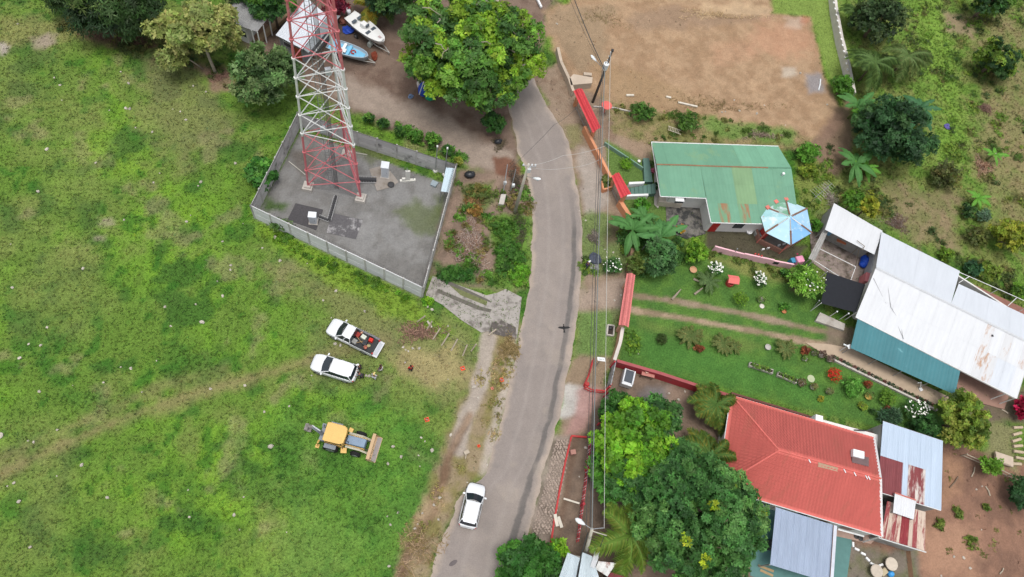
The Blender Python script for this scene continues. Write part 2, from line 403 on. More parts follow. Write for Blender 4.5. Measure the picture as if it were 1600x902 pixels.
zone([(1258, 117), (1285, 115), (1290, 145), (1262, 148)], C(142, 138, 140), .5, .4, .9, 0)
zone([(1222, 105), (1246, 105), (1246, 122), (1222, 122)], C(192, 178, 160), .5, .6, .8, 0)
zone([(1226, 28), (1255, 25), (1252, 48), (1228, 42)], C(192, 170, 150), .5, .8, .7, 0)
zone([(1252, 18), (1266, 18), (1262, 36), (1250, 36)], C(176, 116, 88), .4, .5, .6, 0)
zone([(945, 158), (1130, 190), (1300, 215), (1290, 245), (1230, 232), (1010, 230), (960, 205)], C(122, 120, 74), .5, .9, .85, .8, .08, c2=C(146, 126, 96), seed=10)
zone([(1095, 185), (1180, 192), (1245, 205), (1240, 225), (1100, 210)], C(96, 132, 58), .6, .8, .8, 1, .08)
zone([(965, 215), (1020, 228), (1015, 250), (985, 240)], C(158, 134, 112), .4, .6, .9, 0)
# green strip and the grove on the right
zone([(1205, -30), (1312, -30), (1340, 150), (1300, 145), (1287, 100), (1268, 26), (1208, 20)], C(116, 142, 64), .4, .4, 1, 1, .06)
zone([(1312, -60), (1720, -60), (1720, 470), (1500, 415), (1380, 350), (1290, 330), (1250, 250), (1320, 200), (1338, 150)], C(98, 132, 50), .5, .6, 1, .95, .15, c2=C(114, 126, 66), seed=11)
zone([(1425, -20), (1470, -20), (1500, 100), (1510, 250), (1460, 260), (1470, 160), (1430, 80)], C(112, 150, 52), 1.6, 2.2, .8, 1, .2)
zone([(1555, 20), (1720, -20), (1720, 420), (1560, 340), (1520, 250), (1540, 130), (1520, 80)], C(148, 122, 100), 1.6, 2.8, .55, .45, c2=C(122, 116, 78), seed=12)
zone([(1470, 15), (1540, 30), (1520, 60), (1480, 50)], C(150, 128, 106), .6, .9, .8, .1)
zone([(1290, 195), (1330, 150), (1330, 260), (1290, 280), (1262, 225)], C(134, 108, 92), .6, .8, .9, .05)
zone([(1385, 290), (1490, 300), (1510, 400), (1440, 380), (1380, 345)], C(148, 124, 102), 1.2, 2.0, .75, .25, c2=C(122, 114, 80), seed=13)
zone([(1250, 225), (1300, 285), (1290, 330), (1245, 320)], C(118, 132, 64), .6, .8, .9, 1, .1)
# gardens of the green roofed house
zone([(946, 218), (985, 240), (1022, 262), (1030, 300), (1075, 330), (1060, 380), (985, 345), (968, 300), (950, 262)], C(92, 122, 58), .25, .2, 1, 1, .04)
LAWN = [(987, 418), (1060, 395), (1110, 392), (1240, 425), (1285, 440), (1290, 490), (1340, 545), (1490, 650), (1450, 700), (1370, 668), (1150, 612), (966, 566), (975, 500)]
zone(LAWN, C(72, 112, 48), .25, .15, 1, 1, .035, c2=C(82, 120, 48), seed=14)
zone([(1000, 520), (1180, 560), (1330, 620), (1280, 640), (1000, 570)], C(68, 118, 48), 1.2, 1.0, .7, 1)
zone([(1000, 500), (1200, 540), (1190, 552), (1000, 515)], C(108, 128, 62), .6, .8, .6, 1)
zone([(1110, 395), (1235, 428), (1225, 445), (1110, 410)], C(128, 128, 72), .5, .6, .7, 1)
zone([(1100, 350), (1190, 360), (1260, 385), (1250, 410), (1100, 390)], C(82, 72, 64), .3, .4, .9, .1)
tr1 = [(990, 462), (1050, 470), (1160, 490), (1250, 510), (1320, 525)]
tr2 = [(985, 484), (1060, 496), (1170, 516), (1240, 530), (1330, 548)]
zone(tr1, C(160, 138, 120), .18, .22, .9, .05, line=.32, c2=C(140, 120, 100)); zone(tr2, C(176, 150, 128), .18, .22, .9, .05, line=.36, c2=C(146, 124, 104))
zone([(1290, 505), (1335, 515), (1330, 550), (1290, 540)], C(134, 118, 102), .4, .4, .9, .05)
zone([(1240, 430), (1262, 440), (1262, 460), (1235, 455)], C(104, 84, 68), .5, .6, .8, .1)
# yard and lot of the red roofed house
zone([(960, 572), (1100, 612), (1160, 640), (1190, 800), (1200, 930), (860, 930), (905, 690), (940, 610)], C(136, 116, 100), .3, .3, 1, .05, c2=C(112, 96, 84), seed=15)
zone([(998, 612), (1045, 605), (1040, 630), (1000, 630)], C(126, 122, 122), .5, .6, .9, 0)
zone([(1040, 605), (1080, 608), (1070, 650), (1050, 680)], C(162, 138, 120), .6, .9, .6, 0)
zone([(1185, 634), (1300, 668), (1380, 692), (1480, 715), (1480, 930), (1180, 930)], C(118, 106, 96), .3, .3, 1, .05)
zone([(1432, 700), (1500, 690), (1560, 715), (1720, 750), (1720, 960), (1290, 960), (1330, 850), (1440, 830)], C(148, 112, 92), .5, .7, 1, .06, c2=C(126, 96, 80), seed=16)
zone([(1440, 830), (1530, 830), (1530, 902), (1440, 902)], C(184, 142, 114), 1.2, 1.4, .7, .0)
zone([(1470, 715), (1500, 720), (1500, 770), (1470, 780)], C(172, 132, 102), .9, .9, .7, .0)
zone([(1310, 850), (1430, 862), (1440, 910), (1310, 910)], C(128, 118, 106), .4, .5, 1, .1, c2=C(110, 110, 80), seed=17)
zone([(1540, 650), (1585, 670), (1590, 740), (1540, 710)], C(130, 128, 90), .5, .6, .9, .7, .05)
zone([(1495, 640), (1620, 600), (1620, 660), (1540, 660)], C(112, 96, 84), .5, .6, .9, .1)
zone([(1500, 430), (1720, 500), (1720, 560), (1640, 520)], C(110, 128, 58), .6, .8, .8, 1, .15)
gc *= (.86+.28*n3)[:, None]
lum = gc@np.array([.3, .6, .1]); gc = (gc*.93+lum[:, None]*.07)*(1+gg[:, None]*np.array([.13, .08, .03]))
gz += (fbm(X, Y, 1.3, 50)-.5)*.05
gz[np.minimum(np.minimum(np.abs(X+54), np.abs(X-101)), np.minimum(np.abs(Y+10), np.abs(Y-90))) < 1] *= .5
nx_, ny_ = len(gx), len(gy)
ii = np.arange(nx_*ny_).reshape(ny_, nx_)
gf = np.stack([ii[:-1, :-1], ii[:-1, 1:], ii[1:, 1:], ii[1:, :-1]], -1).reshape(-1, 4)
gm = bpy.data.materials.new('ground_soil_and_turf'); gm.use_nodes = True
t = gm.node_tree; N = t.nodes.new; L = t.links.new; b = t.nodes['Principled BSDF']; b.inputs['Roughness'].default_value = .95; b.inputs['Specular IOR Level'].default_value = .1
at = N('ShaderNodeAttribute'); at.attribute_name = 'Col'; geo = N('ShaderNodeNewGeometry')
def nz(s, d=4, r=.7):
    q = N('ShaderNodeTexNoise'); q.inputs['Scale'].default_value = s; q.inputs['Detail'].default_value = d; q.inputs['Roughness'].default_value = r; L(geo.outputs['Position'], q.inputs['Vector']); return q
def mrange(src, a, b_, c, d):
    q = N('ShaderNodeMapRange'); q.inputs[1].default_value = a; q.inputs[2].default_value = b_; q.inputs[3].default_value = c; q.inputs[4].default_value = d; L(src, q.inputs[0]); return q.outputs[0]
f1 = nz(5.5); f2 = nz(1.3, 5)
ma = mrange(f1.outputs[0], .3, .7, .86, 1.14); mb_ = mrange(f1.outputs[0], .3, .7, .60, 1.40); mxx = N('ShaderNodeMix'); L(at.outputs['Alpha'], mxx.inputs[0]); L(ma, mxx.inputs[2]); L(mb_, mxx.inputs[3]); m1 = mxx.outputs[0]; m2 = mrange(f2.outputs[0], .3, .7, .88, 1.12)
mu = N('ShaderNodeMath'); mu.operation = 'MULTIPLY'; L(m1, mu.inputs[0]); L(m2, mu.inputs[1])
sc = N('ShaderNodeVectorMath'); sc.operation = 'SCALE'; L(at.outputs['Color'], sc.inputs[0]); L(mu.outputs[0], sc.inputs['Scale'])
# small pale pebbles and bits of litter, on bare soil only
vo = N('ShaderNodeTexVoronoi'); vo.inputs['Scale'].default_value = 3.2; L(geo.outputs['Position'], vo.inputs['Vector'])
pb = mrange(vo.outputs['Distance'], .10, .14, 1, 0); sel = nz(.9, 3); ps = mrange(sel.outputs[0], .55, .66, 0, .4)
inv = mrange(at.outputs['Alpha'], 0, .5, 1, .12)
p1 = N('ShaderNodeMath'); p1.operation = 'MULTIPLY'; L(pb, p1.inputs[0]); L(ps, p1.inputs[1]); p2 = N('ShaderNodeMath'); p2.operation = 'MULTIPLY'; L(p1.outputs[0], p2.inputs[0]); L(inv, p2.inputs[1])
mx = N('ShaderNodeMix'); mx.data_type = 'RGBA'; L(p2.outputs[0], mx.inputs[0]); L(sc.outputs[0], mx.inputs[6]); mx.inputs[7].default_value = (.42, .38, .33, 1)
L(mx.outputs[2], b.inputs['Base Color'])
bp = N('ShaderNodeBump'); bp.inputs['Strength'].default_value = .9; bp.inputs['Distance'].default_value = .08; L(f1.outputs[0], bp.inputs['Height']); L(bp.outputs[0], b.inputs['Normal'])
ground = link('ground', raw_mesh('ground', np.stack([X, Y, gz], 1), gf, gm, np.concatenate([gc, gg[:, None]], 1), True)); tag(ground, kind='structure')

# ---------------------------------------------------------------- road
def curve(pts, n=8):
    P = [np.asarray(p, float) for p in pts]; out = []
    for i in range(len(P)-1):
        p0, p1, p2, p3 = P[max(i-1, 0)], P[i], P[i+1], P[min(i+2, len(P)-1)]
        for k in range(n):
            t = k/n; out.append(.5*((2*p1)+(-p0+p2)*t+(2*p0-5*p1+4*p2-p3)*t*t+(-p0+3*p1-3*p2+p3)*t**3))
    return out+[P[-1]]
RL = [(690, -60), (740, 20), (780, 100), (797, 175), (803, 200), (809, 236), (821, 269), (828, 300), (831, 340), (831, 385), (829, 430), (824, 465), (815, 510), (808, 545), (800, 585), (789, 630), (780, 668), (771, 702), (757, 742), (733, 760), (716, 780), (705, 812), (692, 840), (682, 868), (672, 910), (660, 980)]
RR = [(745, -60), (790, 20), (825, 100), (843, 143), (858, 172), (880, 205), (893, 245), (902, 290), (907, 325), (910, 370), (909, 410), (907, 440), (904, 480), (899, 515), (893, 555), (884, 600), (874, 650), (866, 680), (856, 715), (846, 752), (838, 785), (830, 812), (824, 835), (818, 860), (808, 905), (790, 985)]
rl = curve([G(*p) for p in RL], 16); rr = curve([G(*p) for p in RR], 16)
nu = 44; rv = []; rf = []
for i, (a, b_) in enumerate(zip(rl, rr)):
    d = unit(b_-a); ja = float(fbm(V(i*1.0), V(3.0), 9, 70)[0]-.5)*.55+float(fbm(V(i*1.0), V(8.0), 2.2, 71)[0]-.5)*.14; jb = float(fbm(V(i*1.0), V(13.0), 9, 72)[0]-.5)*.5+float(fbm(V(i*1.0), V(18.0), 2.2, 73)[0]-.5)*.14
    a2 = a+d*ja; b2 = b_+d*jb
    for k in range(nu+1):
        u = k/nu; p = a2*(1-u)+b2*u; rv.append((p[0], p[1], .045+.05*(1-(2*u-1)**2)-(.04 if k in (0, nu) else 0)))
for i in range(len(rl)-1):
    for k in range(nu): q = i*(nu+1)+k; rf.append((q, q+1, q+nu+2, q+nu+1))
# asphalt: pale worn tarmac, sandy towards both edges
rm = bpy.data.materials.new('worn_asphalt'); rm.use_nodes = True
t = rm.node_tree; N = t.nodes.new; L = t.links.new; b = t.nodes['Principled BSDF']; b.inputs['Roughness'].default_value = .9; b.inputs['Specular IOR Level'].default_value = .15
at = N('ShaderNodeAttribute'); at.attribute_name = 'Col'; geo = N('ShaderNodeNewGeometry')
f1 = nz(9, 5, .75); f2 = nz(.5, 4); m1 = mrange(f1.outputs[0], .3, .7, .86, 1.14); m2 = mrange(f2.outputs[0], .3, .7, .93, 1.07)
mu = N('ShaderNodeMath'); mu.operation = 'MULTIPLY'; L(m1, mu.inputs[0]); L(m2, mu.inputs[1])
sc = N('ShaderNodeVectorMath'); sc.operation = 'SCALE'; L(at.outputs['Color'], sc.inputs[0]); L(mu.outputs[0], sc.inputs['Scale']); L(sc.outputs[0], b.inputs['Base Color'])
bp = N('ShaderNodeBump'); bp.inputs['Strength'].default_value = .25; bp.inputs['Distance'].default_value = .02; L(f1.outputs[0], bp.inputs['Height']); L(bp.outputs[0], b.inputs['Normal'])
rv = np.array(rv); u = np.tile(np.arange(nu+1)/nu, len(rl)); jn = fbm(rv[:, 0], rv[:, 1], 2.0, 60)-.5
rc = np.tile(C(152, 142, 135), (len(rv), 1))
def rmix(c, wt): rc[:] = rc*(1-wt[:, None])+np.asarray(c)*wt[:, None]
rmix(C(142, 133, 128), sstep(.35, .6, fbm(rv[:, 0], rv[:, 1], 4, 61))*.6)
rmix(C(182, 166, 150), sstep(.09, .0, u+jn*.16)*.7); rmix(C(184, 168, 154), sstep(.88, 1.0, u+jn*.2)*.75)
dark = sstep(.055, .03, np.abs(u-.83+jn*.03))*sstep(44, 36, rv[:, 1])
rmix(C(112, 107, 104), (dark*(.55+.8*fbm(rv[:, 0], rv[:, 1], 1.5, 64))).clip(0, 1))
rmix(C(132, 126, 122), sstep(.62, .70, fbm(rv[:, 0], rv[:, 1], 1.1, 65))*.25); rmix(C(176, 164, 150), sstep(.62, .74, fbm(rv[:, 0], rv[:, 1], 2.6, 66))*.25)
rmix(C(160, 151, 145), sstep(.06, .0, np.abs(u-.33+jn*.03))*.4); rmix(C(160, 151, 145), sstep(.06, .0, np.abs(u-.62+jn*.03))*.35)
road = link('road', raw_mesh('road', rv, np.array(rf), rm, rc, True)); tag(road, kind='structure')
c0 = G(708, 880, .0); b = MB(); b.add([c0+V(.42*math.cos(a)*.85-.2*math.sin(a)*.6, .42*math.cos(a)*.5+.2*math.sin(a)*.8, .09) for a in np.linspace(0, 2*PI, 16, endpoint=False)], [tuple(range(16))])
struct('oil_stain', b, mat('oil_stain', (92, 84, 84), .6, .2, 4))
# concrete aprons
b = MB(); b.prism([G(*p)[:2] for p in [(676, 432), (700, 440), (760, 462), (777, 458), (790, 452), (815, 465), (808, 528), (790, 526), (762, 518), (752, 520), (720, 500), (690, 476), (665, 462)]], -.05, .06)
ap = struct('concrete_apron', b, mat('stained_concrete', (158, 152, 146), .9, .16, 1.2, .3, 12, rust=(118, 112, 106), rust_amt=.5, rust_scale=.8))
for pl in ([(690, 434), (765, 470), (768, 474), (688, 440)], [(684, 452), (752, 480), (768, 484), (766, 489), (745, 484), (682, 457)]):
    b = MB(); b.prism([G(*p)[:2] for p in pl], .055, .075); b.build('joint', mat('dark_joint', (104, 100, 92), .95, .2, 3), ap)
b = MB(); b.prism([G(*p)[:2] for p in [(768, 505), (782, 500), (806, 512), (806, 530), (786, 526), (764, 520)]], .05, .068); b.build('burnt_patch', mat('burnt_concrete', (92, 86, 82), .95, .3, 2, rust=(150, 142, 136), rust_amt=.45, rust_scale=1.5), ap)
b = MB(); b.prism([G(*p)[:2] for p in [(702, 446), (762, 468), (760, 478), (720, 462)]], .05, .07); b.build('grass_strip', mat('apron_moss', (112, 116, 78), .95, .25, 3), ap)
# terrace path of the white house and the painted floors
b = MB(); b.prism([G(*p)[:2] for p in [(1258, 536), (1292, 538), (1330, 545), (1420, 590), (1500, 630), (1495, 655), (1440, 630), (1360, 592), (1300, 562)]], -.05, .10)
struct('terrace_path', b, mat('terrace_concrete', (184, 164, 142), .85, .12, 1.5, .2))
b = MB(); b.prism([G(*p)[:2] for p in [(1482, 570), (1500, 560), (1580, 605), (1568, 640), (1500, 622)]], -.05, .12)
struct('porch_floor', b, mat('porch_tile', (150, 118, 104), .8, .15, 2))
b = MB(); b.prism([G(*p)[:2] for p in [(1172, 775), (1330, 830), (1330, 850), (1318, 940), (1172, 900)]], -.05, .08)
struct('painted_floor', b, mat('teal_floor', (88, 130, 126), .6, .12, 1.5))
b = MB(); b.prism([G(*p)[:2] for p in [(1300, 818), (1372, 838), (1360, 850), (1306, 838)]], -.04, .10)
struct('doorstep', b, mat('doorstep_concrete', (178, 150, 136), .8, .12, 2))
b = MB(); b.prism([G(*p)[:2] for p in [(1040, 324), (1100, 320), (1102, 366), (1072, 374), (1042, 362)]], -.05, .09)
struct('patio', b, mat('mossy_patio', (116, 112, 106), .9, .2, 2, rust=(58, 58, 58), rust_amt=.62, rust_scale=.9))
b = MB(); b.prism([G(*p)[:2] for p in [(1264, 350), (1300, 352), (1378, 400), (1350, 446), (1292, 428), (1268, 410)]], -.05, .08)
struct('back_yard_floor', b, mat('yard_concrete', (150, 136, 128), .9, .15, 1, rust=(98, 88, 80), rust_amt=.55, rust_scale=.6))
# ================================================================ LATTICE TOWER (three legs, X braces, aviation bands)
PINK = mat('faded_red_paint', (206, 116, 122), .6, .10, 1.5, rust=(214, 146, 150), rust_amt=.4, rust_scale=.8)
WHT = mat('tower_white_paint', (226, 226, 224), .55, .08, 1.5)
GALV = mat('galvanised_steel', (150, 152, 154), .5, .15, 3, metal=.3)
DARKM = mat('dark_metal', (62, 62, 64), .6, .15, 3)
CONC = mat('pale_concrete', (186, 180, 172), .9, .14, 2, .3, rust=(150, 142, 132), rust_amt=.4)
FLg, FRg = G(481.6, 293), G(564, 311)
uu = FRg-FLg; Bg = FLg+uu/2+V(-uu[1], uu[0], 0)*.866; Cc = (FLg+FRg+Bg)/3
tw = thing('radio_tower', 'tall red and white banded lattice tower with three legs inside the walled compound', 'tower', Cc)
ZT = 72.0
def tp(A, z): return Cc+(A-Cc)*(1-z/ZT)+V(0, 0, z)
legs = [FLg, FRg, Bg]
bands = [(.35, 9.2, PINK), (9.2, 20.0, WHT), (20.0, 30.5, PINK), (30.5, 41, WHT), (41, 50, PINK)]
for A in legs:
    for z0, z1, mm in bands: rod('leg', tp(A, z0), tp(A, z1), .105, mm, tw)
    b = MB(); c = tp(A, .2); b.box((c[0], c[1], .1), (1.15, 1.15, .5), math.atan2(uu[1], uu[0]), .9); b.box((c[0], c[1], .42), (.7, .7, .2), math.atan2(uu[1], uu[0]), .9)
    b.build('footing', CONC, tw)
joints = [.45, 3.3, 6.5, 9.6, 12.4, 15.0, 17.5, 19.9, 22.1, 24.2, 26.3, 28.4, 30.5, 32.7, 34.9, 37.1, 39.2, 41.3, 43.4, 45.5, 47.6]
def bandmat(z):
    for z0, z1, mm in bands:
        if z0-.2 <= z < z1: return mm
    return PINK
for k in range(len(joints)-1):
    z0, z1 = joints[k], joints[k+1]; mm = bandmat((z0+z1)/2)
    for a, c in ((0, 1), (1, 2), (2, 0)):
        A, B_ = legs[a], legs[c]
        rod('brace', tp(A, z0), tp(B_, z1), .055, mm, tw, kind='rod4'); rod('brace', tp(B_, z0), tp(A, z1), .055, mm, tw, kind='rod4')
    if k % 3 == 0 and k: 
        for a, c in ((0, 1), (1, 2), (2, 0)): rod('girt', tp(legs[a], z0), tp(legs[c], z0), .045, mm, tw, kind='rod4')
    for A in legs:
        if k: b = MB(); p = tp(A, z0); b.tube([p-V(0, 0, .09), p+V(0, 0, .09)], .19, 8); b.build('flange', bandmat(z0), tw)
for a, c in ((1, 2), (2, 0)): rod('girt', tp(legs[a], .6), tp(legs[c], .6), .05, PINK, tw, kind='rod4')
mid = (FLg+FRg)/2; inn = unit(Cc-mid)
def lp(z, s, d=.45): return tp(mid+inn*d, z)+unit(uu)*s
b = MB()
for s in (-.62, -.22): b.tube([lp(.3, s), lp(50, s)], .03, 4)
z = .6
while z < 50: b.tube([lp(z, -.62), lp(z, -.22)], .02, 4); z += .45
b.build('ladder', GALV, tw)
b = MB()
for s in (-.02, .32): b.tube([lp(.3, s), lp(50, s)], .03, 4)
for s in (.06, .14, .22): b.tube([lp(.3, s, .5), lp(50, s, .5)], .022, 5)
z = .8
while z < 50: b.tube([lp(z, -.02), lp(z, .32)], .02, 4); z += 1.1
b.build('cable_run', mat('cable_run_grey', (98, 98, 100), .6), tw)
for z, s in ((10.6, -.45), (19, .7)):
    p = lp(z, s, .3); b = MB(); b.box(p, (.5, .3, .75), .2); b.build('equipment_box', mat('grey_box', (188, 192, 196), .5), tw)

# ================================================================ COMPOUND WALL of precast planks
PLANK = mat('precast_plank', (198, 196, 194), .9, .12, 1.0, .2, 14, rust=(122, 120, 118), rust_amt=.40, rust_scale=.7, per=.10)
POSTM = mat('precast_post', (190, 188, 184), .9, .12, 1.5, rust=(140, 138, 134), rust_amt=.4)
WH = 2.58
WC = {'FL': G(391.7, 320.9, WH), 'FR': G(661, 449.2, WH), 'BR': G(713, 257, WH), 'BL': G(465, 176, WH)}
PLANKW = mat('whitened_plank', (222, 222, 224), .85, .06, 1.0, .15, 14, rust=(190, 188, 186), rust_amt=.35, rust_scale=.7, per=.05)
def plank_wall(a, b_, label, n, spikes=True, pm=None):
    a = a*V(1, 1, 0); b_ = b_*V(1, 1, 0); d = b_-a; Ln = np.linalg.norm(d); d = d/Ln; rz = math.atan2(d[1], d[0])
    t = thing('concrete_wall', label, 'wall', (a+b_)/2, group='precast walls round the tower compound')
    for i in range(n):
        p, q = a+d*(Ln*i/n+.08), a+d*(Ln*(i+1)/n-.08)
        for k in range(5):
            nrm = V(-d[1], d[0], 0)*random.uniform(-.012, .012)
            wallseg('plank', p+nrm, q+nrm, .02+k*.508, .02+k*.508+.488, .075, pm or PLANK, t)
    for i in range(n+1):
        p = a+d*(Ln*i/n); block('post', (p[0], p[1], 1.31), (.17, .17, 2.62), rz, POSTM, t)
    if spikes:
        b = MB(); nrm = V(-d[1], d[0], 0); k = 0.0
        while k < Ln:
            p = a+d*k+V(0, 0, 2.6); tilt = nrm*.22+d*random.uniform(-.06, .06); b.tube([p, p+tilt+V(0, 0, .22)], .014, 3, False); k += .24
        for h in (.08, .15, .22): b.tube([a+V(0, 0, 2.6+h)+nrm*h, b_+V(0, 0, 2.6+h)+nrm*h], .012, 3, False)
        o = b.build('barbed_wire', mat('wire_steel', (96, 94, 92), .6), t); o['kind'] = 'stuff'
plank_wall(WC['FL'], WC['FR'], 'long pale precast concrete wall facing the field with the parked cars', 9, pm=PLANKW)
plank_wall(WC['FR'], WC['BR'], 'precast concrete wall of the tower compound on the road side', 7)
plank_wall(WC['BR'], WC['BL'], 'grey stained precast wall between the tower and the boat yard', 8)
plank_wall(WC['BL'], WC['FL'], 'short precast wall of the compound beside the leafy bush in the field', 6)

CABM = mat('cabinet_white', (228, 232, 236), .4, .05, 2)
def cabinet(px, py, dims, rz, label, roofm=None, pad=True):
    p = G(px, py); t = thing('equipment_cabinet', label, 'cabinet', p, rz, 'equipment cabinets of the compound')
    b = MB(); b.box((0, 0, dims[2]/2+.12), dims); b.build('body', CABM, t, False, bevel=.02)
    b = MB(); b.box((0, 0, dims[2]+.14), (dims[0]+.08, dims[1]+.08, .05)); b.build('lid', CABM, t, False)
    b = MB(); b.box((0, -dims[1]/2-.008, dims[2]/2+.12), (dims[0]*.84, .016, dims[2]*.9)); d = b.build('door', mat('cabinet_door', (206, 212, 218), .4), t, False)
    b = MB(); b.box((dims[0]*.3, -dims[1]/2-.03, dims[2]/2+.12), (.03, .03, .16)); b.build('handle', DARKM, d, False)
    b = MB(); b.box((0, 0, .06), (dims[0]+.2, dims[1]+.2, .12)); b.build('plinth', CONC, t, False)
    return t
A0 = math.atan2(uu[1], uu[0])
cabinet(602, 274, (.78, .78, 1.9), A0+.1, 'white equipment cabinet on the concrete pad right of the tower')
cabinet(490, 347, (.74, .6, 1.4), A0+.15, 'white equipment cabinet on the dark bed by the front wall')
def flat(name, pts, z0, z1, material, label, cat, group=None):
    b = MB(); b.prism([G(*p)[:2] for p in pts], z0, z1); return single(name, b, material, label, cat, group)
flat('concrete_pad', [(577, 265), (602, 258), (623, 285), (613, 292), (589, 299)], -.03, .07, mat('pad_concrete', (158, 150, 142), .9, .15, 2, rust=(128, 118, 106), rust_amt=.45), 'square concrete pad beneath the white cabinet right of the tower', 'pad')
flat('gravel_bed', [(462, 318), (505, 328), (494, 360), (449, 344)], -.03, .05, mat('dark_gravel', (78, 76, 78), .95, .25, 6, .5, 25), 'dark gravel bed around the cabinet near the front wall', 'bed')
flat('gravel_bed', [(519, 333), (567, 344), (556, 374), (510, 364)], -.03, .04, mat('pale_gravel', (96, 94, 96), .95, .25, 5, .5, 25, rust=(176, 174, 174), rust_amt=.42, rust_scale=.6), 'dark bed with a pale powdery centre in the gravel compound', 'bed')
# cable ladders on the ground
def cable_ladder(pts, wd, label):
    P = [G(*p, .25) for p in pts]; t = thing('cable_ladder', label, 'cable tray', P[0]*V(1, 1, 0)); st = mat('tray_steel', (176, 176, 176), .5)
    for i in range(len(P)-1):
        a, c = P[i], P[i+1]; d = unit(c-a); nn = V(-d[1], d[0], 0)*wd/2
        for s in (-1, 1): rod('rail', a+nn*s, c+nn*s, .03, st, t, kind='rod4')
        k = 0.0; ln = np.linalg.norm(c-a)
        while k < ln: rod('rung', a+d*k-nn, a+d*k+nn, .02, st, t, kind='rod4'); k += .28
        b = MB(); b.tube([a-V(0, 0, .02), c-V(0, 0, .02)], wd*.3, 6); b.build('cable', DARKM, t)
    for p in P: rod('foot', p*V(1, 1, 0), p, .03, st, t)
cable_ladder([(525, 306), (514, 344), (498, 338)], .42, 'pale ladder tray with black cables bending to the front cabinet')
cable_ladder([(560, 280), (588, 281)], .8, 'wide low cable tray between tower and concrete pad')
# meter panel
p = G(637, 283); t = thing('meter_panel', 'upright white meter panel with pipes standing in the gravel', 'panel', p, A0+1.9)
b = MB(); b.box((0, 0, 1.0), (.14, .5, 2.0)); b.box((0, 0, .12), (.3, 1.7, .24)); b.box((0, .45, .35), (.22, .35, .5)); b.build('column', mat('panel_white', (216, 214, 206), .7, .08), t, False)
for i in range(3): b = MB(); b.box((.12, -.1+.1*i, 1.15+.28*i), (.14, .3, .24)); b.build('meter_box', CABM, t, False)
b = MB(); b.tube([V(0, .1, 2), V(0, .1, 2.6)], .03, 6); b.tube([V(0, -.6, 0), V(0, -.6, 1.1)], .035, 6); b.build('pipe', GALV, t, False)
for px, py, h, lb in ((680, 268, 4.8, 'grey steel mast with a white foot near the back wall'), (694.5, 274, 5.2, 'grey steel mast next to the canopy by the back wall')):
    p = G(px, py); t = thing('mast', lb, 'mast', p); rod('pole', p, p+V(0, 0, h), .05, GALV, t)
    b = MB(); b.box(p+V(0, 0, .1), (.45, .45, .25), .5, .8); b.build('footing', mat('white_footing', (222, 220, 214), .8), t)
    b = MB(); b.box(p+V(0, 0, h), (.16, .16, .2)); b.build('head', WHT, t)
q = [G(697, 262, 2.5), G(711, 263, 2.5), G(701, 301, 2.35), G(689, 299, 2.35)]
t = thing('metal_canopy', 'narrow pale blue sheet metal canopy against the road side wall', 'canopy', G(704, 295))
sheets(t, q[3], q[2], q[1], q[0], 1, [mat('blue_white_sheet', (196, 214, 224), .4, .06)], 3)
for c in q: rod('post', c*V(1, 1, 0), c, .04, GALV, t)
flat('hatch_cover', [(676, 283), (685, 287), (680, 294), (672, 290)], 0, .25, mat('hatch_steel', (150, 164, 172), .5), 'small grey steel hatch on the gravel below the canopy', 'hatch')
for (x0, y0, x1, y1, lb) in ((451, 252, 477, 273, 'thin pale pole lying on gravel left of the tower'), (556, 239, 574, 242, 'thin pale pole lying on moss near the back wall')):
    b = MB(); b.tube([G(x0, y0, .06), G(x1, y1, .06)], .05, 5); single('pole', b, mat('pale_pole', (190, 186, 176), .8), lb, 'pole')
p = G(611, 289, .08); b = MB(); b.lathe(p, [(.36, 0), (.38, .08), (.3, .14), (.1, .15)], 14); single('lid', b, DARKM, 'round black lid on the concrete pad', 'lid')

# ================================================================ UTILITY POLES and lines
POLEC = mat('concrete_pole', (190, 184, 170), .85, .1, 2, rust=(150, 146, 136), rust_amt=.35)
POLED = mat('dark_pole', (92, 88, 84), .9, .2, 2)
LAMPW = mat('lamp_white', (226, 230, 232), .4, .04)
def lamp(t, a, b_, r=.03):
    d = unit(b_-a); b = MB(); b.tube([a, b_], r, 6); arm = b.build('lamp_arm', GALV, t)
    b = MB(); e = b_+d*.95
    b.loft([[b_+d*(.95*s)+np.cross(d, V(0, 0, 1))*(w_*math.cos(q))+V(0, 0, h_*math.sin(q)) for q in np.linspace(0, 2*PI, 10, endpoint=False)] for s, w_, h_ in ((0, .06, .05), (.2, .14, .09), (.55, .23, .13), (.85, .17, .11), (1, .04, .03))])
    h = b.build('lamp_head', LAMPW, t, smooth=True)
    b = MB(); b.ball(b_+d*.58+V(0, 0, -.10), (.17, .17, .08), 10, 5); b.build('lens', mat('lamp_lens', (150, 170, 180), .2), h)
# near pole by the weeds
base = G(803.7, 333); top = base+V(0, 0, 9.7)
t = thing('utility_pole', 'pale concrete utility pole rising from the weeds left of the road', 'utility pole', base)
b = MB(); b.tube([base, base+V(0, 0, 5), top], [.19, .16, .12], 10); b.build('shaft', POLEC, t, smooth=True)
rod('crossarm', top+V(-.6, .0, -.3), top+V(.8, -.1, -.3), .05, GALV, t)
b = MB(); b.box(top+V(.15, -.1, -.9), (.35, .35, .6)); b.build('junction_box', mat('box_pale', (214, 218, 220), .5), t)
for s in (-.5, 0, .35, .7): b = MB(); p = top+V(s, 0, -.25); b.lathe(p, [(.05, 0), (.09, .1), (.05, .14), (.08, .2), (.03, .26)], 8); b.build('insulator', LAMPW, t)
lamp(t, top+V(0, 0, -2.2), G(833, 278, 8.0), .025)
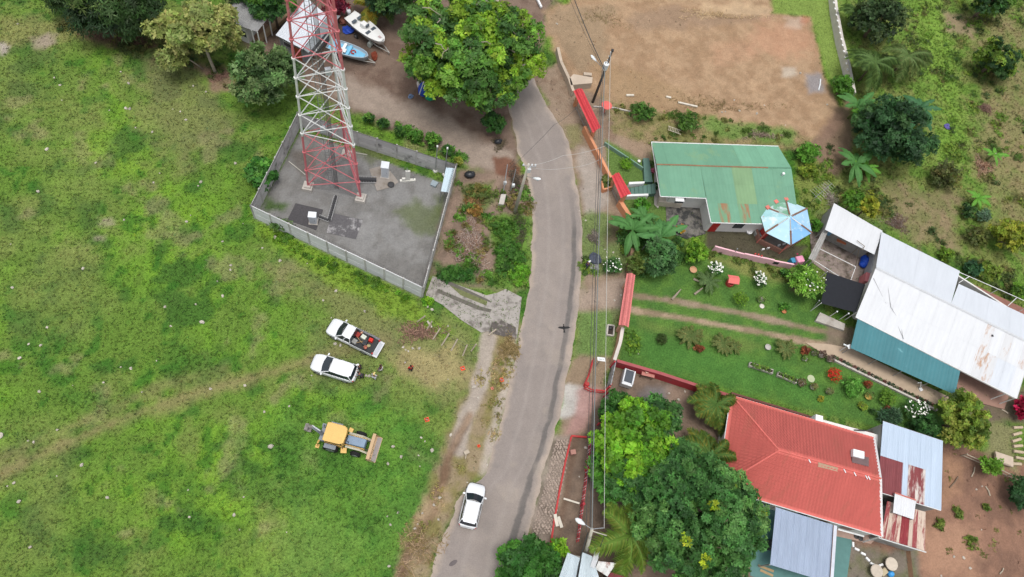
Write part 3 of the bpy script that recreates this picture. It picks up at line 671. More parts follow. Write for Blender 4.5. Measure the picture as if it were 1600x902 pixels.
# pole beside the levelled lot, with transformer
base = G(926, 160); top = base+V(0, 0, 9.0)
t = thing('utility_pole', 'dark utility pole with a white transformer and street lamp beside the levelled lot', 'utility pole', base)
b = MB(); b.tube([base, top], [.17, .11], 9); b.build('shaft', POLED, t, smooth=True)
p2t = top
b = MB(); p = G(946.5, 103, 7.3); b.lathe(p-V(0, 0, .5), [(.2, -.05), (.3, .0), (.3, .75), (.33, .78), (.33, .84), (.12, .92)], 14); tr = b.build('transformer', LAMPW, t, smooth=False)
b = MB(); b.tube([p+V(.1, 0, .35), p+V(.15, 0, .65)], .05, 6); b.tube([p+V(-.1, 0, .35), p+V(-.15, 0, .6)], .05, 6); b.build('bushing', DARKM, tr)
lamp(t, p+V(-.3, .1, -.4), G(932, 96, 7.3), .035)
b = MB(); b.box(top+V(0, 0, .02), (.25, .25, .18)); b.build('cap', DARKM, t)
for dz in (-.35, -1.0, -1.6): b = MB(); b.lathe(base+V(-.12, 0, 9+dz), [(.04, 0), (.08, .08), (.04, .16)], 8); b.build('insulator', LAMPW, t)
# leaning pole at the lower edge
base = G(912, 876); top = G(925, 827, 8.4)
t = thing('utility_pole', 'leaning pale utility pole with a street lamp at the lower gate of the red fence', 'utility pole', base)
b = MB(); b.tube([base, top], [.19, .13], 9); b.build('shaft', POLEC, t, smooth=True)
lamp(t, top, G(914, 820, 8.5), .035)
rod('crossarm', top+V(-.1, -.1, -.1), G(948, 837, 8.2), .045, POLEC, t); rod('crossarm', top+V(-.1, 0, 0), G(943, 825, 8.4), .04, GALV, t)
p3t = top
def wire(label, pts, r, sag=.3, m_='wire_black'):
    P = [np.asarray(p, float) for p in pts]; b = MB()
    for i in range(len(P)-1):
        b.tube([P[i]*(1-s)+P[i+1]*s-V(0, 0, 4*sag*s*(1-s)) for s in np.linspace(0, 1, 17)], r, 5, False)
    return single('power_line', b, {'wire_black': mat('wire_black', (70, 72, 74), .6), 'wire_grey': mat('wire_grey', (118, 124, 124), .6), 'wire_pale': mat('wire_pale', (186, 184, 180), .6)}[m_], label, 'cable', 'overhead lines along the road', smooth=True)
wire('thick grey overhead cable running along the right side of the road', [G(945, 108, 7.6), G(925, 827, 8.3)], .048, .5, 'wire_grey')
wire('black overhead cable just left of the thick grey cable', [G(942, 108, 7.4), G(922, 828, 8.0)], .035, .6)
wire('thin dark overhead wire leftmost of the lines along the road', [G(940, 110, 7.0), G(916, 832, 7.2)], .022, .8)
wire('thin pale overhead wire right of the thick grey cable', [G(954, 83, 8.9), G(944, 826, 8.5)], .022, .3, 'wire_pale')
wire('black cable from the transformer pole to the top edge of the picture', [G(944, 108, 7.6), G(880, -50, 7.6)], .05, .4)
wire('thin wire beside the black cable above the levelled lot', [G(940, 104, 7.2), G(872, -50, 7.2)], .02, .5)
wire('thin white wire from the concrete pole over the road to the garden wall', [G(829, 258, 9.4), G(880, 243, 8.6), G(946, 228, 7.8)], .018, .35, 'wire_pale')
wire('lower thin white wire from the concrete pole across the road', [G(829, 262, 9.2), G(890, 262, 8.4), G(936, 250, 7.7)], .018, .35, 'wire_pale')
wire('thin dark wire slanting over the road above the garden wall', [G(798, 262, 4.5), G(866, 195, 6.5), G(900, 170, 7.4)], .016, .3)
wire('service wire from the leaning pole down to the grey roof', [G(944, 838, 8.2), G(936, 862, 3.6)], .03, .1)
wire('dark service cable from the leaning pole to the lower left roof', [G(919, 832, 8.0), G(905, 880, 4.2), G(899, 915, 3.6)], .05, .1)

# ================================================================ VEHICLES  (+x forward)
CARW = mat('white_car_paint', (222, 224, 227), .25, .03, 1, spec=.5, per=.02, k=.88)
GLASS = mat('dark_car_glass', (40, 48, 56), .08, .1, 1, spec=.6)
TYRE = mat('tyre_rubber', (34, 34, 35), .9, .1); RIM = mat('wheel_rim', (150, 152, 156), .4, .1, metal=.5)
TRIM = mat('black_trim', (40, 41, 43), .6, .1); LAMPR = mat('tail_lamp', (170, 30, 30), .3); LAMPF = mat('head_lamp', (206, 212, 218), .15)
def wheel(t, x, y, r, wd, name='wheel'):
    wh = link(name, None, t, (x, y, r)); b = MB(); s = 1 if y > 0 else -1
    def ring(rad, yy): return [V(rad*math.cos(q), yy, rad*math.sin(q)) for q in np.linspace(0, 2*PI, 18, endpoint=False)]
    b.loft([ring(r*.6, -wd/2), ring(r*.92, -wd/2), ring(r, -wd*.35), ring(r, wd*.35), ring(r*.92, wd/2), ring(r*.6, wd/2)]); ty = b.build('tyre', TYRE, wh, False)
    b = MB(); b.loft([ring(r*.62, s*wd*.40), ring(r*.58, s*(wd*.5+.01)), ring(r*.15, s*(wd*.5+.03))]); b.build('rim', RIM, wh, False)
def car_body(t, L_, W_, st, paint):
    """st: stations (x/L from the rear -.5 to .5, half width factor, sill z, shoulder z, top z)"""
    rings = []
    for fx, fw, zs, zb, zt in st:
        w_ = W_/2*fw; x = fx*L_
        rings.append([V(x, -w_*.92, zs), V(x, -w_, zs+.18), V(x, -w_, zb-.14), V(x, -w_*.95, zb), V(x, -w_*.70, zt-.01), V(x, 0, zt), V(x, w_*.70, zt-.01), V(x, w_*.95, zb), V(x, w_, zb-.14), V(x, w_, zs+.18), V(x, w_*.92, zs)])
    b = MB(); b.loft(rings); return b.build('body', paint, t, False, smooth=True, bevel=.03, seg=2)
def greenhouse(t, xb0, xb1, xr0, xr1, wb, wr, zb, zr, paint, pillars, rails=True):
    """glass between belt line and roof: windscreen at the high-x end"""
    lo = [V(xb0, -wb, zb), V(xb1, -wb, zb), V(xb1, wb, zb), V(xb0, wb, zb)]; hi = [V(xr0, -wr, zr), V(xr1, -wr, zr), V(xr1, wr, zr), V(xr0, wr, zr)]
    def pane(name, a, b_, c, d, bow=0):
        mb = MB(); n = 6; pts = []
        for j in (0, 1):
            for i in range(n+1):
                u = i/n; p = (a*(1-u)+b_*u) if j == 0 else (d*(1-u)+c*u); nn = V((1 if bow > 0 else -1)*abs(bow)*4*u*(1-u), 0, 0) if bow else V(0, 0, 0); pts.append(p+nn)
        mb.add(pts, [(i, i+1, n+2+i, n+1+i) for i in range(n)]); return mb.build(name, GLASS, t, False, smooth=True)
    pane('windscreen', lo[1], lo[2], hi[2], hi[1], .16); pane('rear_window', lo[3], lo[0], hi[0], hi[3], -.08)
    pane('side_window', lo[0], lo[1], hi[1], hi[0]); pane('side_window', lo[2], lo[3], hi[3], hi[2])
    b = MB(); rings = []
    for fx, fz, fw in ((-.03, -.03, .93), (.02, .03, .98), (.25, .06, 1.02), (.6, .065, 1.02), (.92, .04, .99), (1.02, -.02, .95)):
        x = xr0+(xr1-xr0)*fx; rings.append([V(x, -wr*fw, zr-.03), V(x, -wr*fw*.97, zr+fz*.6), V(x, -wr*fw*.6, zr+fz), V(x, 0, zr+fz*1.1), V(x, wr*fw*.6, zr+fz), V(x, wr*fw*.97, zr+fz*.6), V(x, wr*fw, zr-.03)])
    b.loft(rings); b.build('roof', paint, t, False, smooth=True, bevel=.02)
    for s in (-1, 1):
        for f in pillars:
            if f == 'A': a, c = V(xb1, s*wb, zb), V(xr1, s*wr, zr)
            elif f == 'D': a, c = V(xb0, s*wb, zb), V(xr0, s*wr, zr)
            else: a, c = V(xb0+(xb1-xb0)*f, s*(wb+.005), zb), V(xr0+(xr1-xr0)*f, s*(wr+.005), zr)
            rod('pillar', a, c, .045, paint, t, False)
        if rails: rod('roof_rail', V(xr0+.1, s*wr*.93, zr+.07), V(xr1-.15, s*wr*.93, zr+.07), .025, GALV, t, False)
def details(t, L_, W_, zl, paint, xm, zm, plate=True):
    for s in (-1, 1):
        b = MB(); b.box((L_*.5-.30, s*W_*.37, zl+.02), (.34, .20, .12), s*-.5); b.build('headlight', LAMPF, t, False, bevel=.03)
        b = MB(); b.box((-L_*.5+.12, s*W_*.395, zl+.12), (.16, .16, .22), s*.5); b.build('tail_light', LAMPR, t, False, bevel=.03)
        b = MB(); b.box((xm, s*(W_/2+.10), zm), (.16, .24, .14), s*.2); b.build('mirror', paint, t, False, bevel=.04)
        for xx in (.35, -.55): b = MB(); b.box((xx, s*(W_/2+.008), zm-.12), (.2, .025, .035)); b.build('door_handle', GALV, t, False)
    b = MB(); b.box((L_*.5-.02, 0, zl-.08), (.06, W_*.5, .16)); b.build('grille', TRIM, t, False, bevel=.02)
    b = MB(); b.box((L_*.5-.08, 0, .38), (.18, W_*.58, .18)); b.box((-L_*.5+.06, 0, .42), (.18, W_*.66, .20)); b.build('bumper', TRIM if not plate else paint, t, False, bevel=.05)
    b = MB(); b.box((-L_*.5-.035, 0, .55), (.02, .42, .14)); b.build('licence_plate', LAMPW, t, False)
def suv(front, rear, L_, label, z=.9, W_=1.84, hr=1.62, rails=True):
    a, c = G(*front, z), G(*rear, z); mid_ = (a+c)/2; d = a-c; ln = np.linalg.norm(d)
    t = thing('parked_car', label, 'car', mid_*V(1, 1, 0), math.atan2(d[1], d[0]), 'white cars'); L_ = ln if L_ is None else L_
    car_body(t, L_, W_, [(-.5, .60, .46, .86, .90), (-.49, .76, .40, .92, .96), (-.47, .87, .34, .97, 1.01), (-.43, .95, .31, 1.01, 1.04), (-.38, .99, .30, 1.02, 1.05), (-.15, 1, .28, 1.0, 1.03), (.12, 1, .28, .98, 1.02), (.20, 1, .28, .97, 1.06), (.32, .98, .28, .93, 1.01), (.40, .93, .29, .86, .94), (.45, .84, .31, .79, .86), (.48, .70, .35, .71, .76), (.495, .52, .40, .63, .66), (.5, .34, .44, .58, .60)], CARW)
    greenhouse(t, -.45*L_, .225*L_, -.38*L_, .05*L_, .84, .70, 1.0, hr-.04, CARW, ['A', 'D'], rails)
    for s in (-1, 1):
        for f in (.34, .64): rod('pillar', V(-.45*L_+.675*L_*f, s*.832, 1.0), V(-.38*L_+.43*L_*f, s*.702, hr-.04), .03, TRIM, t, False)
    details(t, L_, W_, .70, CARW, .20*L_, 1.06)
    for x in (-.30, .305):
        for s in (-1, 1): wheel(t, x*L_, s*(W_/2-.11), .345, .23)
    b = MB(); b.box((-.39*L_, 0, hr+.0), (.28, 1.1, .035)); b.build('spoiler', CARW, t, False, bevel=.015)
    b = MB(); b.box((0, 0, .26), (L_*.86, W_*.86, .16)); b.build('underbody', TRIM, t, False)
    rod('wiper', V(.215*L_, -.1, 1.08), V(.12*L_, -.55, 1.32), .012, TRIM, t, False); rod('wiper', V(.215*L_, .45, 1.08), V(.13*L_, .05, 1.34), .012, TRIM, t, False)
    return t
suv((487, 563), (557, 585), None, 'white hatchback parked on the grass beside the pickup truck', W_=1.84, hr=1.55, rails=False)
suv((746.5, 755), (730, 824), None, 'white car with roof rails standing at the road edge', W_=1.8, hr=1.66)
# pickup with open tailgate
a, c = G(514, 507, .9), G(594, 546, .9); mid_ = (a+c)/2; d = a-c; LP = np.linalg.norm(d)-.35
t = thing('pickup_truck', 'white double cab pickup truck on the grass with tailgate down and loaded bed', 'pickup truck', (mid_+unit(d)*.18)*V(1, 1, 0), math.atan2(d[1], d[0]))
W_ = 1.86
car_body(t, LP, W_, [(-.02, .98, .42, 1.06, 1.08), (.05, 1, .40, 1.06, 1.09), (.20, 1, .40, 1.04, 1.10), (.27, 1, .40, 1.03, 1.14), (.37, .99, .40, .99, 1.09), (.43, .95, .42, .93, 1.01), (.47, .87, .45, .85, .90), (.49, .74, .48, .76, .79), (.5, .52, .52, .70, .72)], CARW)
greenhouse(t, -.03*LP, .275*LP, -.01*LP, .155*LP, .85, .68, 1.07, 1.70, CARW, ['A', .48, 'D'], False)
details(t, LP, W_, .78, CARW, .24*LP, 1.14)
x0, x1 = -.47*LP, -.025*LP
for s in (-1, 1): b = MB(); b.box(((x0+x1)/2, s*(W_/2-.045), .80), (x1-x0, .09, .62)); sdp = b.build('bed_side', CARW, t, False, bevel=.02); rod('bed_rail', V(x0, s*(W_/2-.05), 1.12), V(x1, s*(W_/2-.05), 1.12), .03, TRIM, t, False)
b = MB(); b.box(((x0+x1)/2, 0, .62), (x1-x0, W_-.12, .06)); b.build('bed_floor', mat('bed_liner', (58, 60, 62), .8, .2, 4), t, False)
b = MB(); b.box((x1-.03, 0, .86), (.06, W_-.1, .5)); b.build('bed_front', TRIM, t, False)
b = MB(); b.box((x0-.30, 0, .60), (.55, W_-.12, .06)); tg = b.build('tailgate', mat('tailgate_white', (206, 208, 212), .4, .05), t, False, bevel=.015)
b = MB(); b.box((x0-.28, 0, .636), (.36, W_*.72, .008)); b.build('tailgate_liner', mat('tailgate_grey', (178, 182, 188), .6), tg, False)
for x in (-.31, .315):
    for s in (-1, 1): wheel(t, x*LP, s*(W_/2-.12), .39, .26)
b = MB(); b.box((0, 0, .40), (LP*.86, 1.2, .2)); b.build('chassis', TRIM, t, False)
ti = t.matrix_basis.copy(); ti = Matrix.LocRotScale(t.location, t.rotation_euler, None)
def onbed(x, y, z): q = ti @ Vector((x, y, z)); return V(*q)
CARGO = [('tool_box', 'red tool box at the front of the pickup bed', 'box', (150, 48, 40), (-.35, -.35), (.45, .5, .28)), ('crate', 'grey plastic crate in the pickup bed behind the cab', 'crate', (150, 150, 146), (-.42, .42), (.5, .5, .34)),
         ('jerry_can', 'bright red jerry can near the tailgate of the pickup', 'can', (214, 44, 34), (-1.75, -.42), (.42, .36, .40)), ('cooler', 'pale cooler box in the middle of the pickup bed', 'cooler', (206, 210, 196), (-.98, -.38), (.52, .42, .36)),
         ('bucket', 'salmon coloured bucket by the tailgate in the pickup bed', 'bucket', (206, 128, 112), (-1.65, .48), None), ('bag', 'crumpled tan bag at the side of the pickup bed', 'bag', (196, 150, 122), (-.55, -.72), (.3, .26, .25)), ('bag', 'olive sack near the rear of the pickup bed', 'bag', (166, 156, 116), (-1.80, .15), (.42, .34, .24)), ('tool_bag', 'black tool bag in the rear half of the pickup bed', 'bag', (52, 54, 58), (-1.35, .05), (.45, .6, .26))]
for nm, lb, ct, rgb, (x, y), dm in CARGO:
    b = MB(); p = onbed(x, y, .655)
    if dm is None: b.lathe(p, [(.13, 0), (.17, .36), (.15, .35), (.12, .05)], 12)
    elif nm == 'bag': b.ball(p+V(0, 0, dm[2]/2), (dm[0]/2, dm[1]/2, dm[2]/2), 10, 6)
    else:
        rz = t.rotation_euler.z+random.uniform(-.2, .2); b.box(p+V(0, 0, dm[2]/2), dm, rz, .94); b.box(p+V(0, 0, dm[2]+.02), (dm[0]*.9, dm[1]*.9, .04), rz); b.box(p+V(0, 0, dm[2]+.06), (dm[0]*.5, .05, .06), rz)
    single(nm, b, mat('cargo_'+nm+str(rgb[0]), rgb, .6), lb, ct, 'load of the pickup truck')
for k, (a_, c_) in enumerate((((-.4, -.1, .95), (-1.5, .35, .75)), ((-.6, .5, .9), (-1.3, -.2, .8)))):
    b = MB(); b.tube([onbed(*a_), onbed(*c_)], .03, 6); b.box(onbed(*c_), (.12, .3, .05), .4); single('shovel', b, mat('shovel_handle', (170, 140, 100), .7), ('long handled shovel lying across the pickup bed', 'shorter shovel crossing the other in the pickup bed')[k], 'shovel', 'load of the pickup truck')

# backhoe loader
a, c = G(588.5, 695.5, .6), G(500, 673, .6); d = a-c
p = G(526.5, 684, 1.0)*V(1, 1, 0); t = thing('backhoe_loader', 'yellow backhoe loader standing on the grass with front bucket lowered', 'loader', p, math.atan2(d[1], d[0]))
YEL = mat('loader_yellow', (220, 180, 106), .5, .08, 2, rust=(190, 150, 84), rust_amt=.3); HOODM = mat('loader_hood', (118, 138, 160), .35, .12, 2); BUCK = mat('bucket_steel', (196, 166, 130), .7, .1, 2); STEEL = mat('worn_steel', (150, 142, 140), .6, .15, 2); GREY = mat('loader_grey', (128, 134, 142), .5, .15, 2)
def lb(name, parts, m_, bevel=.03, parent=None, smooth=False):
    b = MB()
    for q in parts: b.box(*q)
    return b.build(name, m_, parent or t, False, bevel=bevel)
b = MB(); b.prism([(-.98, -.82), (-.70, -.88), (.6, -.86), (.92, -.66), (.96, 0), (.92, .66), (.6, .86), (-.70, .88), (-.98, .82)], 2.62, 2.74); b.build('cab_roof', YEL, t, False, bevel=.06, seg=3)
lb('cab_glass', [((-.05, 0, 1.98), (1.55, 1.42, 1.25), 0, 1.04)], GLASS)
for sx in (-.82, .78):
    for sy in (-.74, .74): rod('cab_post', V(sx, sy, 1.2), V(sx*1.02, sy, 2.64), .045, YEL, t, False)
lb('cab_base', [((-.05, 0, 1.0), (1.75, 1.5, .7))], YEL)
lb('hood', [((1.85, 0, 1.28), (1.85, .86, .62), 0, .92)], HOODM, .06); lb('hood_side', [((1.8, -.47, 1.1), (1.9, .06, .5)), ((1.8, .47, 1.1), (1.9, .06, .5))], YEL)
lb('chassis', [((.8, 0, .72), (3.9, .6, .35)), ((-1.3, 0, .8), (.5, 1.2, .5))], GREY)
lb('fender', [((.95, -.98, 1.05), (.55, .5, .12), .2), ((1.05, .92, 1.15), (.4, .42, .3), -.2)], YEL)
for s in (-1, 1): wheel(t, -.3, s*1.0, .72, .46); wheel(t, 2.0, s*.95, .50, .34)
lb('rear_fender', [((-.3, -1.02, 1.48), (1.1, .42, .08)), ((-.3, 1.02, 1.48), (1.1, .42, .08))], GREY)
for s in (-1, 1):
    b = MB(); b.tube([V(1.0, s*.62, 1.35), V(2.3, s*.62, 1.25), V(3.1, s*.62, .55)], .10, 4); b.build('loader_arm', mat('arm_pale', (206, 200, 180), .6), t, False)
    rod('hydraulic_ram', V(1.5, s*.62, .9), V(2.6, s*.62, 1.0), .05, GREY, t, False); rod('hydraulic_ram', V(2.3, s*.4, 1.35), V(3.15, s*.4, .9), .05, DARKM, t, False)
b = MB(); prof = [(3.15, .95), (3.05, .55), (3.12, .12), (3.35, .03), (3.95, .02), (3.95, .06), (3.40, .09), (3.22, .2), (3.17, .55), (3.25, .95)]
b.loft([[V(x, y, z) for x, z in prof] for y in (-1.2, 1.2)], False); bk = b.build('bucket', BUCK, t, False)
for s in (-1, 1): b = MB(); b.add([V(x, s*1.2, z) for x, z in [(3.1, .55), (3.2, .06), (3.92, .04), (3.3, .95), (3.2, .95)]], [(0, 1, 2, 3, 4)]); b.build('bucket_side', BUCK, bk, False)
lb('bucket_top', [((3.22, 0, .97), (.30, 2.42, .08))], BUCK, .01, bk); lb('bucket_floor', [((3.6, 0, .075), (.62, 2.3, .02))], STEEL, 0, bk)
b = MB(); b.tube([V(-1.35, .0, 1.0), V(-1.75, .05, 1.9), V(-2.3, .15, 2.4)], [.2, .17, .14], 4); b.build('boom', GREY, t, False)
b = MB(); b.tube([V(-2.2, .15, 2.45), V(-2.9, .28, 1.5)], [.15, .12], 4); b.build('dipper', STEEL, t, False)
rod('hydraulic_ram', V(-1.5, .05, 1.9), V(-2.2, .2, 2.55), .05, LAMPW, t, False)
b = MB(); prof = [(-2.75, 1.35), (-3.1, 1.15), (-3.15, .75), (-2.85, .55), (-2.5, .62), (-2.55, .68), (-2.8, .66), (-3.02, .82), (-2.98, 1.08), (-2.75, 1.2)]
b.loft([[V(x, y, z) for x, z in prof] for y in (-.05, .55)], True); b.build('digging_bucket', STEEL, t, False)
for i in range(4): rod('tooth', V(-2.52, .02+.16*i, .62), V(-2.38, .02+.16*i, .58), .03, DARKM, t, False)
for s in (-1, 1): b = MB(); b.tube([V(-1.45, s*.5, 1.0), V(-1.55, s*.85, .9), V(-1.6, s*1.0, .1)], .08, 4); b.box((-1.6, s*1.0, .06), (.35, .35, .08)); b.build('stabiliser', YEL if s < 0 else GREY, t, False)
rod('exhaust', V(1.2, -.3, 1.5), V(1.2, -.3, 2.2), .04, DARKM, t, False)
b = MB(); b.box((.9, -.95, 2.1), (.06, .2, .25)); b.build('mirror', DARKM, t, False)

# boats on trailers
def boat(bow, stern, wid, z, name, label, hull_m, deck_m, kind):
    a, c = G(*bow, z), G(*stern, z); d = a-c; L_ = np.linalg.norm(d)
    t = thing('boat', label, 'boat', ((a+c)/2)*V(1, 1, 0), math.atan2(d[1], d[0]), 'boats on trailers in the yard')
    def half(u): return wid/2*min(1, (.82+.6*u))*math.sqrt(max(0, 1-max(0, (u-.35)/.65)**2.2)) if u < 1 else 0.02
    us = np.linspace(0, 1, 15); rings = []
    for u in us:
        x = -L_/2+L_*u; h = max(half(u), .02); sh = z+.18*u*u; rings.append([V(x, -h, sh), V(x, -h*.86, z-.42), V(x, -h*.25, z-.72+.5*u**3), V(x, h*.25, z-.72+.5*u**3), V(x, h*.86, z-.42), V(x, h, sh)])
    b = MB(); b.loft(rings, True, False); b.build('hull', hull_m, t, False, smooth=True)
    b = MB(); lf = [V(-L_/2+L_*u, -half(u)-.02, z+.18*u*u+.03) for u in us]; rt = [p*V(1, -1, 1) for p in lf]; b.tube(lf+rt[::-1], .05, 5); b.build('gunwale', hull_m, t, False, smooth=True)
    if kind == 'cruiser':
        b = MB(); rr_ = []
        for u in np.linspace(.0, .97, 14): x = -L_/2+L_*u; h = half(u)*.97; zz = z+.18*u*u+.01; rr_.append([V(x, -h, zz), V(x, -h*.5, zz+(.10 if u > .5 else -.06)), V(x, h*.5, zz+(.10 if u > .5 else -.06)), V(x, h, zz)])
        b.loft(rr_, False, False); b.build('deck', deck_m, t, False, smooth=True)
        b = MB(); b.box((-.06*L_, 0, z+.28), (.9, .75, .55), 0, .85); b.build('console', deck_m, t, False, bevel=.06)
        for sx, w_ in ((.12, .62), (-.28, .55)): 
            for s in (-1, 1): b = MB(); b.box((sx*L_, s*.42, z+.18), (.38, .62, .06)); b.build('hatch', mat('boat_glass', (84, 92, 100), .2), t, False, bevel=.01)
        b = MB(); b.box((.02*L_, .05, z+.5), (.18, .5, .3)); b.build('seat', mat('boat_seat', (96, 104, 112), .6), t, False, bevel=.03)
        b = MB(); b.box((.38*L_, 0, z+.33), (.35, .25, .05)); b.build('bow_hatch', mat('hatch_pink', (196, 172, 172), .5), t, False)
        b = MB(); b.ball((-L_/2-.28, .1, z+.35), (.38, .26, .34), 10, 6); b.box((-L_/2-.22, .1, z-.2), (.22, .18, .9)); mo = b.build('outboard_motor', LAMPW, t, False, smooth=True)
        b = MB(); b.box((-L_/2-.5, .1, z+.42), (.2, .3, .12)); b.build('motor_trim', DARKM, mo, False)
    else:
        b = MB(); rr_ = [[V(-L_/2+L_*u, -half(u)*.88, z-.28), V(-L_/2+L_*u, half(u)*.88, z-.28)] for u in np.linspace(.02, .9, 10)]; b.loft(rr_, False, False); b.build('floor', deck_m, t, False)
        for u in (.18, .38, .52): h = half(u)*.94; b = MB(); b.box((-L_/2+L_*u, 0, z-.06), (.34, h*2, .05)); b.build('thwart', LAMPW if u == .38 else deck_m, t, False)
        b = MB(); b.box((-L_/2+L_*.40, -.25, z-.02), (.7, .55, .12)); b.build('cushion', LAMPW, t, False, bevel=.03)
        b = MB(); b.tube([V(-L_/2+L_*.62+.25*math.cos(q), .1+.25*math.sin(q), z-.18) for q in np.linspace(0, 5.5, 12)], .08, 5); b.build('life_ring', mat('ring_red', (176, 60, 54), .6), t, False)
    st = mat('trailer_steel', (168, 166, 160), .6)
    for s in (-1, 1): rod('trailer_rail', V(-L_*.45, s*.5, .55), V(L_*.35, s*.4, .55), .05, st, t, False); rod('trailer_rail', V(L_*.35, s*.4, .55), V(L_*.5+.9, 0, .5), .05, st, t, False); wheel(t, -L_*.15, s*wid*.5, .3, .2, 'trailer_wheel')
    rod('jockey_stand', V(L_*.5+.7, 0, 0), V(L_*.5+.7, 0, .55), .04, st, t, False)
    for x in (-.3, .05, .3):
        for s in (-1, 1): rod('bunk_post', V(x*L_, s*.45, .5), V(x*L_, s*.45, z-.35), .04, st, t, False)
boat((600, 66), (546, 23), 1.95, 1.55, 'boat', 'white motor boat with outboard engine on a trailer in the yard', mat('boat_white', (234, 234, 232), .3, .03), mat('boat_deck', (226, 226, 224), .4, .04), 'cruiser')
boat((575, 89), (513, 67), 1.75, 1.1, 'boat', 'open pale blue skiff on a trailer next to the white boat', mat('boat_grey_blue', (176, 190, 200), .4, .06), mat('boat_blue', (118, 182, 214), .5, .1), 'skiff')

# ================================================================ PEOPLE
SKIN = mat('skin', (150, 106, 84), .6, .05)
def skinmesh(name, verts, edges, radii, m_, parent, root=0):
    me = bpy.data.meshes.new(name); me.from_pydata([tuple(v) for v in verts], edges, []); me.update(); me.materials.append(m_)
    o = link(name, me, parent); md = o.modifiers.new('skin', 'SKIN'); md.use_smooth_shade = True
    if not me.skin_vertices: me.attributes  # layer is made by the modifier
    for i, sv in enumerate(me.skin_vertices[0].data): sv.radius = (radii[i], radii[i]); sv.use_root = (i == root)
    s = o.modifiers.new('sub', 'SUBSURF'); s.levels = 1; s.render_levels = 1
    return o
def person(px, py, rz, label, shirt, pants, hair, cap=None, stride=.16, lean=0.0, arm=(.35, .2), hh=1.70):
    base = G(px, py); t = thing('person', label, 'person', base, rz, 'people standing about'); k = hh/1.70
    # skeleton: pelvis, chest, neck, head, legs, arms, fingers (x forward, y left)
    vv = []; ee = []; rr_ = []
    def add(p, r, par=None):
        vv.append(V(*p)*k); rr_.append(r*k); i = len(vv)-1
        if par is not None: ee.append((par, i))
        return i
    lx = lean
    pel = add((0, 0, .92), .135); wst = add((lx*.3, 0, 1.08), .125, pel); ch = add((lx*.7, 0, 1.28), .145, wst); nk = add((lx, 0, 1.46), .055, ch); hd0 = add((lx+.01, 0, 1.54), .075, nk); hd1 = add((lx+.02, 0, 1.62), .088, hd0); add((lx+.01, 0, 1.70-.06), .06, hd1)
    hands = []
    for s in (-1, 1):
        hp = add((0, s*.09, .86), .092, pel); kn = add((.06+s*stride*.5, s*.10, .48), .060, hp); an = add((s*stride, s*.11, .09), .042, kn); add((s*stride+.15, s*.12, .05), .036, an)
        shd = add((lx*.9, s*.18, 1.38), .058, ch); el = add((lx*.7-.02+arm[0]*.25, s*.27, 1.12), .042, shd); wr = add((lx*.7+arm[0]*.7, s*(.30-arm[1]*.2), .90+arm[1]*.5), .030, el)
        pm = add((lx*.7+arm[0]*.8, s*(.30-arm[1]*.25), .83+arm[1]*.5), .030, wr)
        for q in range(4): add((lx*.7+arm[0]*.85+(-.028+.02*q), s*(.29-arm[1]*.27), .745+arm[1]*.5+(.012 if q in (0, 3) else 0)), .009, pm)
        add((lx*.7+arm[0]*.8+.05, s*(.27-arm[1]*.25), .80+arm[1]*.5), .010, wr)
    body = skinmesh('body', vv, ee, rr_, SKIN, t)
    def sub(name, ids, grow, m_):
        mp = {i: j for j, i in enumerate(ids)}; return skinmesh(name, [vv[i] for i in ids], [(mp[a], mp[b_]) for a, b_ in ee if a in mp and b_ in mp], [rr_[i]*grow+.008 for i in ids], m_, t)
    arms = [i for i in range(len(vv)) if i in (0,)]
    L0 = 7; per = 13
    sh_ids = [1, 2]; pt_ids = [0]
    for s in range(2): o_ = L0+s*per; pt_ids += [o_, o_+1, o_+2]; sh_ids += [o_+4, o_+5]
    sub('shirt', [0]+sh_ids, 1.12, shirt); sub('trousers', pt_ids, 1.12, pants)
    b = MB(); b.ball(V(lx+.0, 0, 1.655)*k, (.10*k, .092*k, .085*k), 12, 7, -.2); b.build('hair', hair, t, False, smooth=True)
    hx = V(lx+.10, 0, 1.585)*k
    b = MB(); b.ball(hx+V(.004, 0, -.0), .016*k, 6, 4); b.build('nose', SKIN, t, False)
    for s in (-1, 1): b = MB(); b.ball(hx+V(-.015, s*.032, .03), .011, 6, 4); b.build('eye', DARKM, t, False); b = MB(); b.ball(V(lx+.01, s*.088, 1.60)*k, (.018, .012, .03), 6, 4); b.build('ear', SKIN, t, False); b = MB(); o_ = L0+(0 if s < 0 else per); b.ball(vv[o_+3]+V(-.04, 0, -.005), (.14, .05, .045), 8, 5); b.build('shoe', DARKM, t, False, smooth=True)
    b = MB(); b.box(hx+V(-.008, 0, -.045), (.01, .045, .01)); b.build('mouth', mat('lips', (140, 70, 64), .6), t, False)
    if cap: b = MB(); c = V(lx, 0, 1.70)*k; b.ball(c-V(0, 0, .02), (.118, .11, .09), 12, 7, -.1); b.box(c+V(.13, 0, -.02), (.16, .16, .015)); b.build('cap', cap, t, False, smooth=True)
    return t
def cl(n, rgb): return mat('cloth_'+n, rgb, .9, .1, 6)
HAIR = cl('hair', (34, 28, 26))
person(641.5, 580, 1.9, 'person in a red top and dark trousers standing alone on the worn grass', cl('red', (206, 30, 44)), cl('black', (40, 40, 46)), HAIR, stride=.1, arm=(.1, .1))
person(585, 592.5, 1.2, 'person with a yellow hat and pale grey clothes behind the white hatchback', cl('pale', (206, 206, 206)), cl('pale_grey', (190, 192, 198)), HAIR, cl('straw', (214, 196, 128)), stride=.06)
person(595, 580, 2.6, 'person in a dark purple top and light shorts beside the pickup', cl('purple', (70, 40, 78)), cl('light', (196, 192, 190)), HAIR, stride=.1)
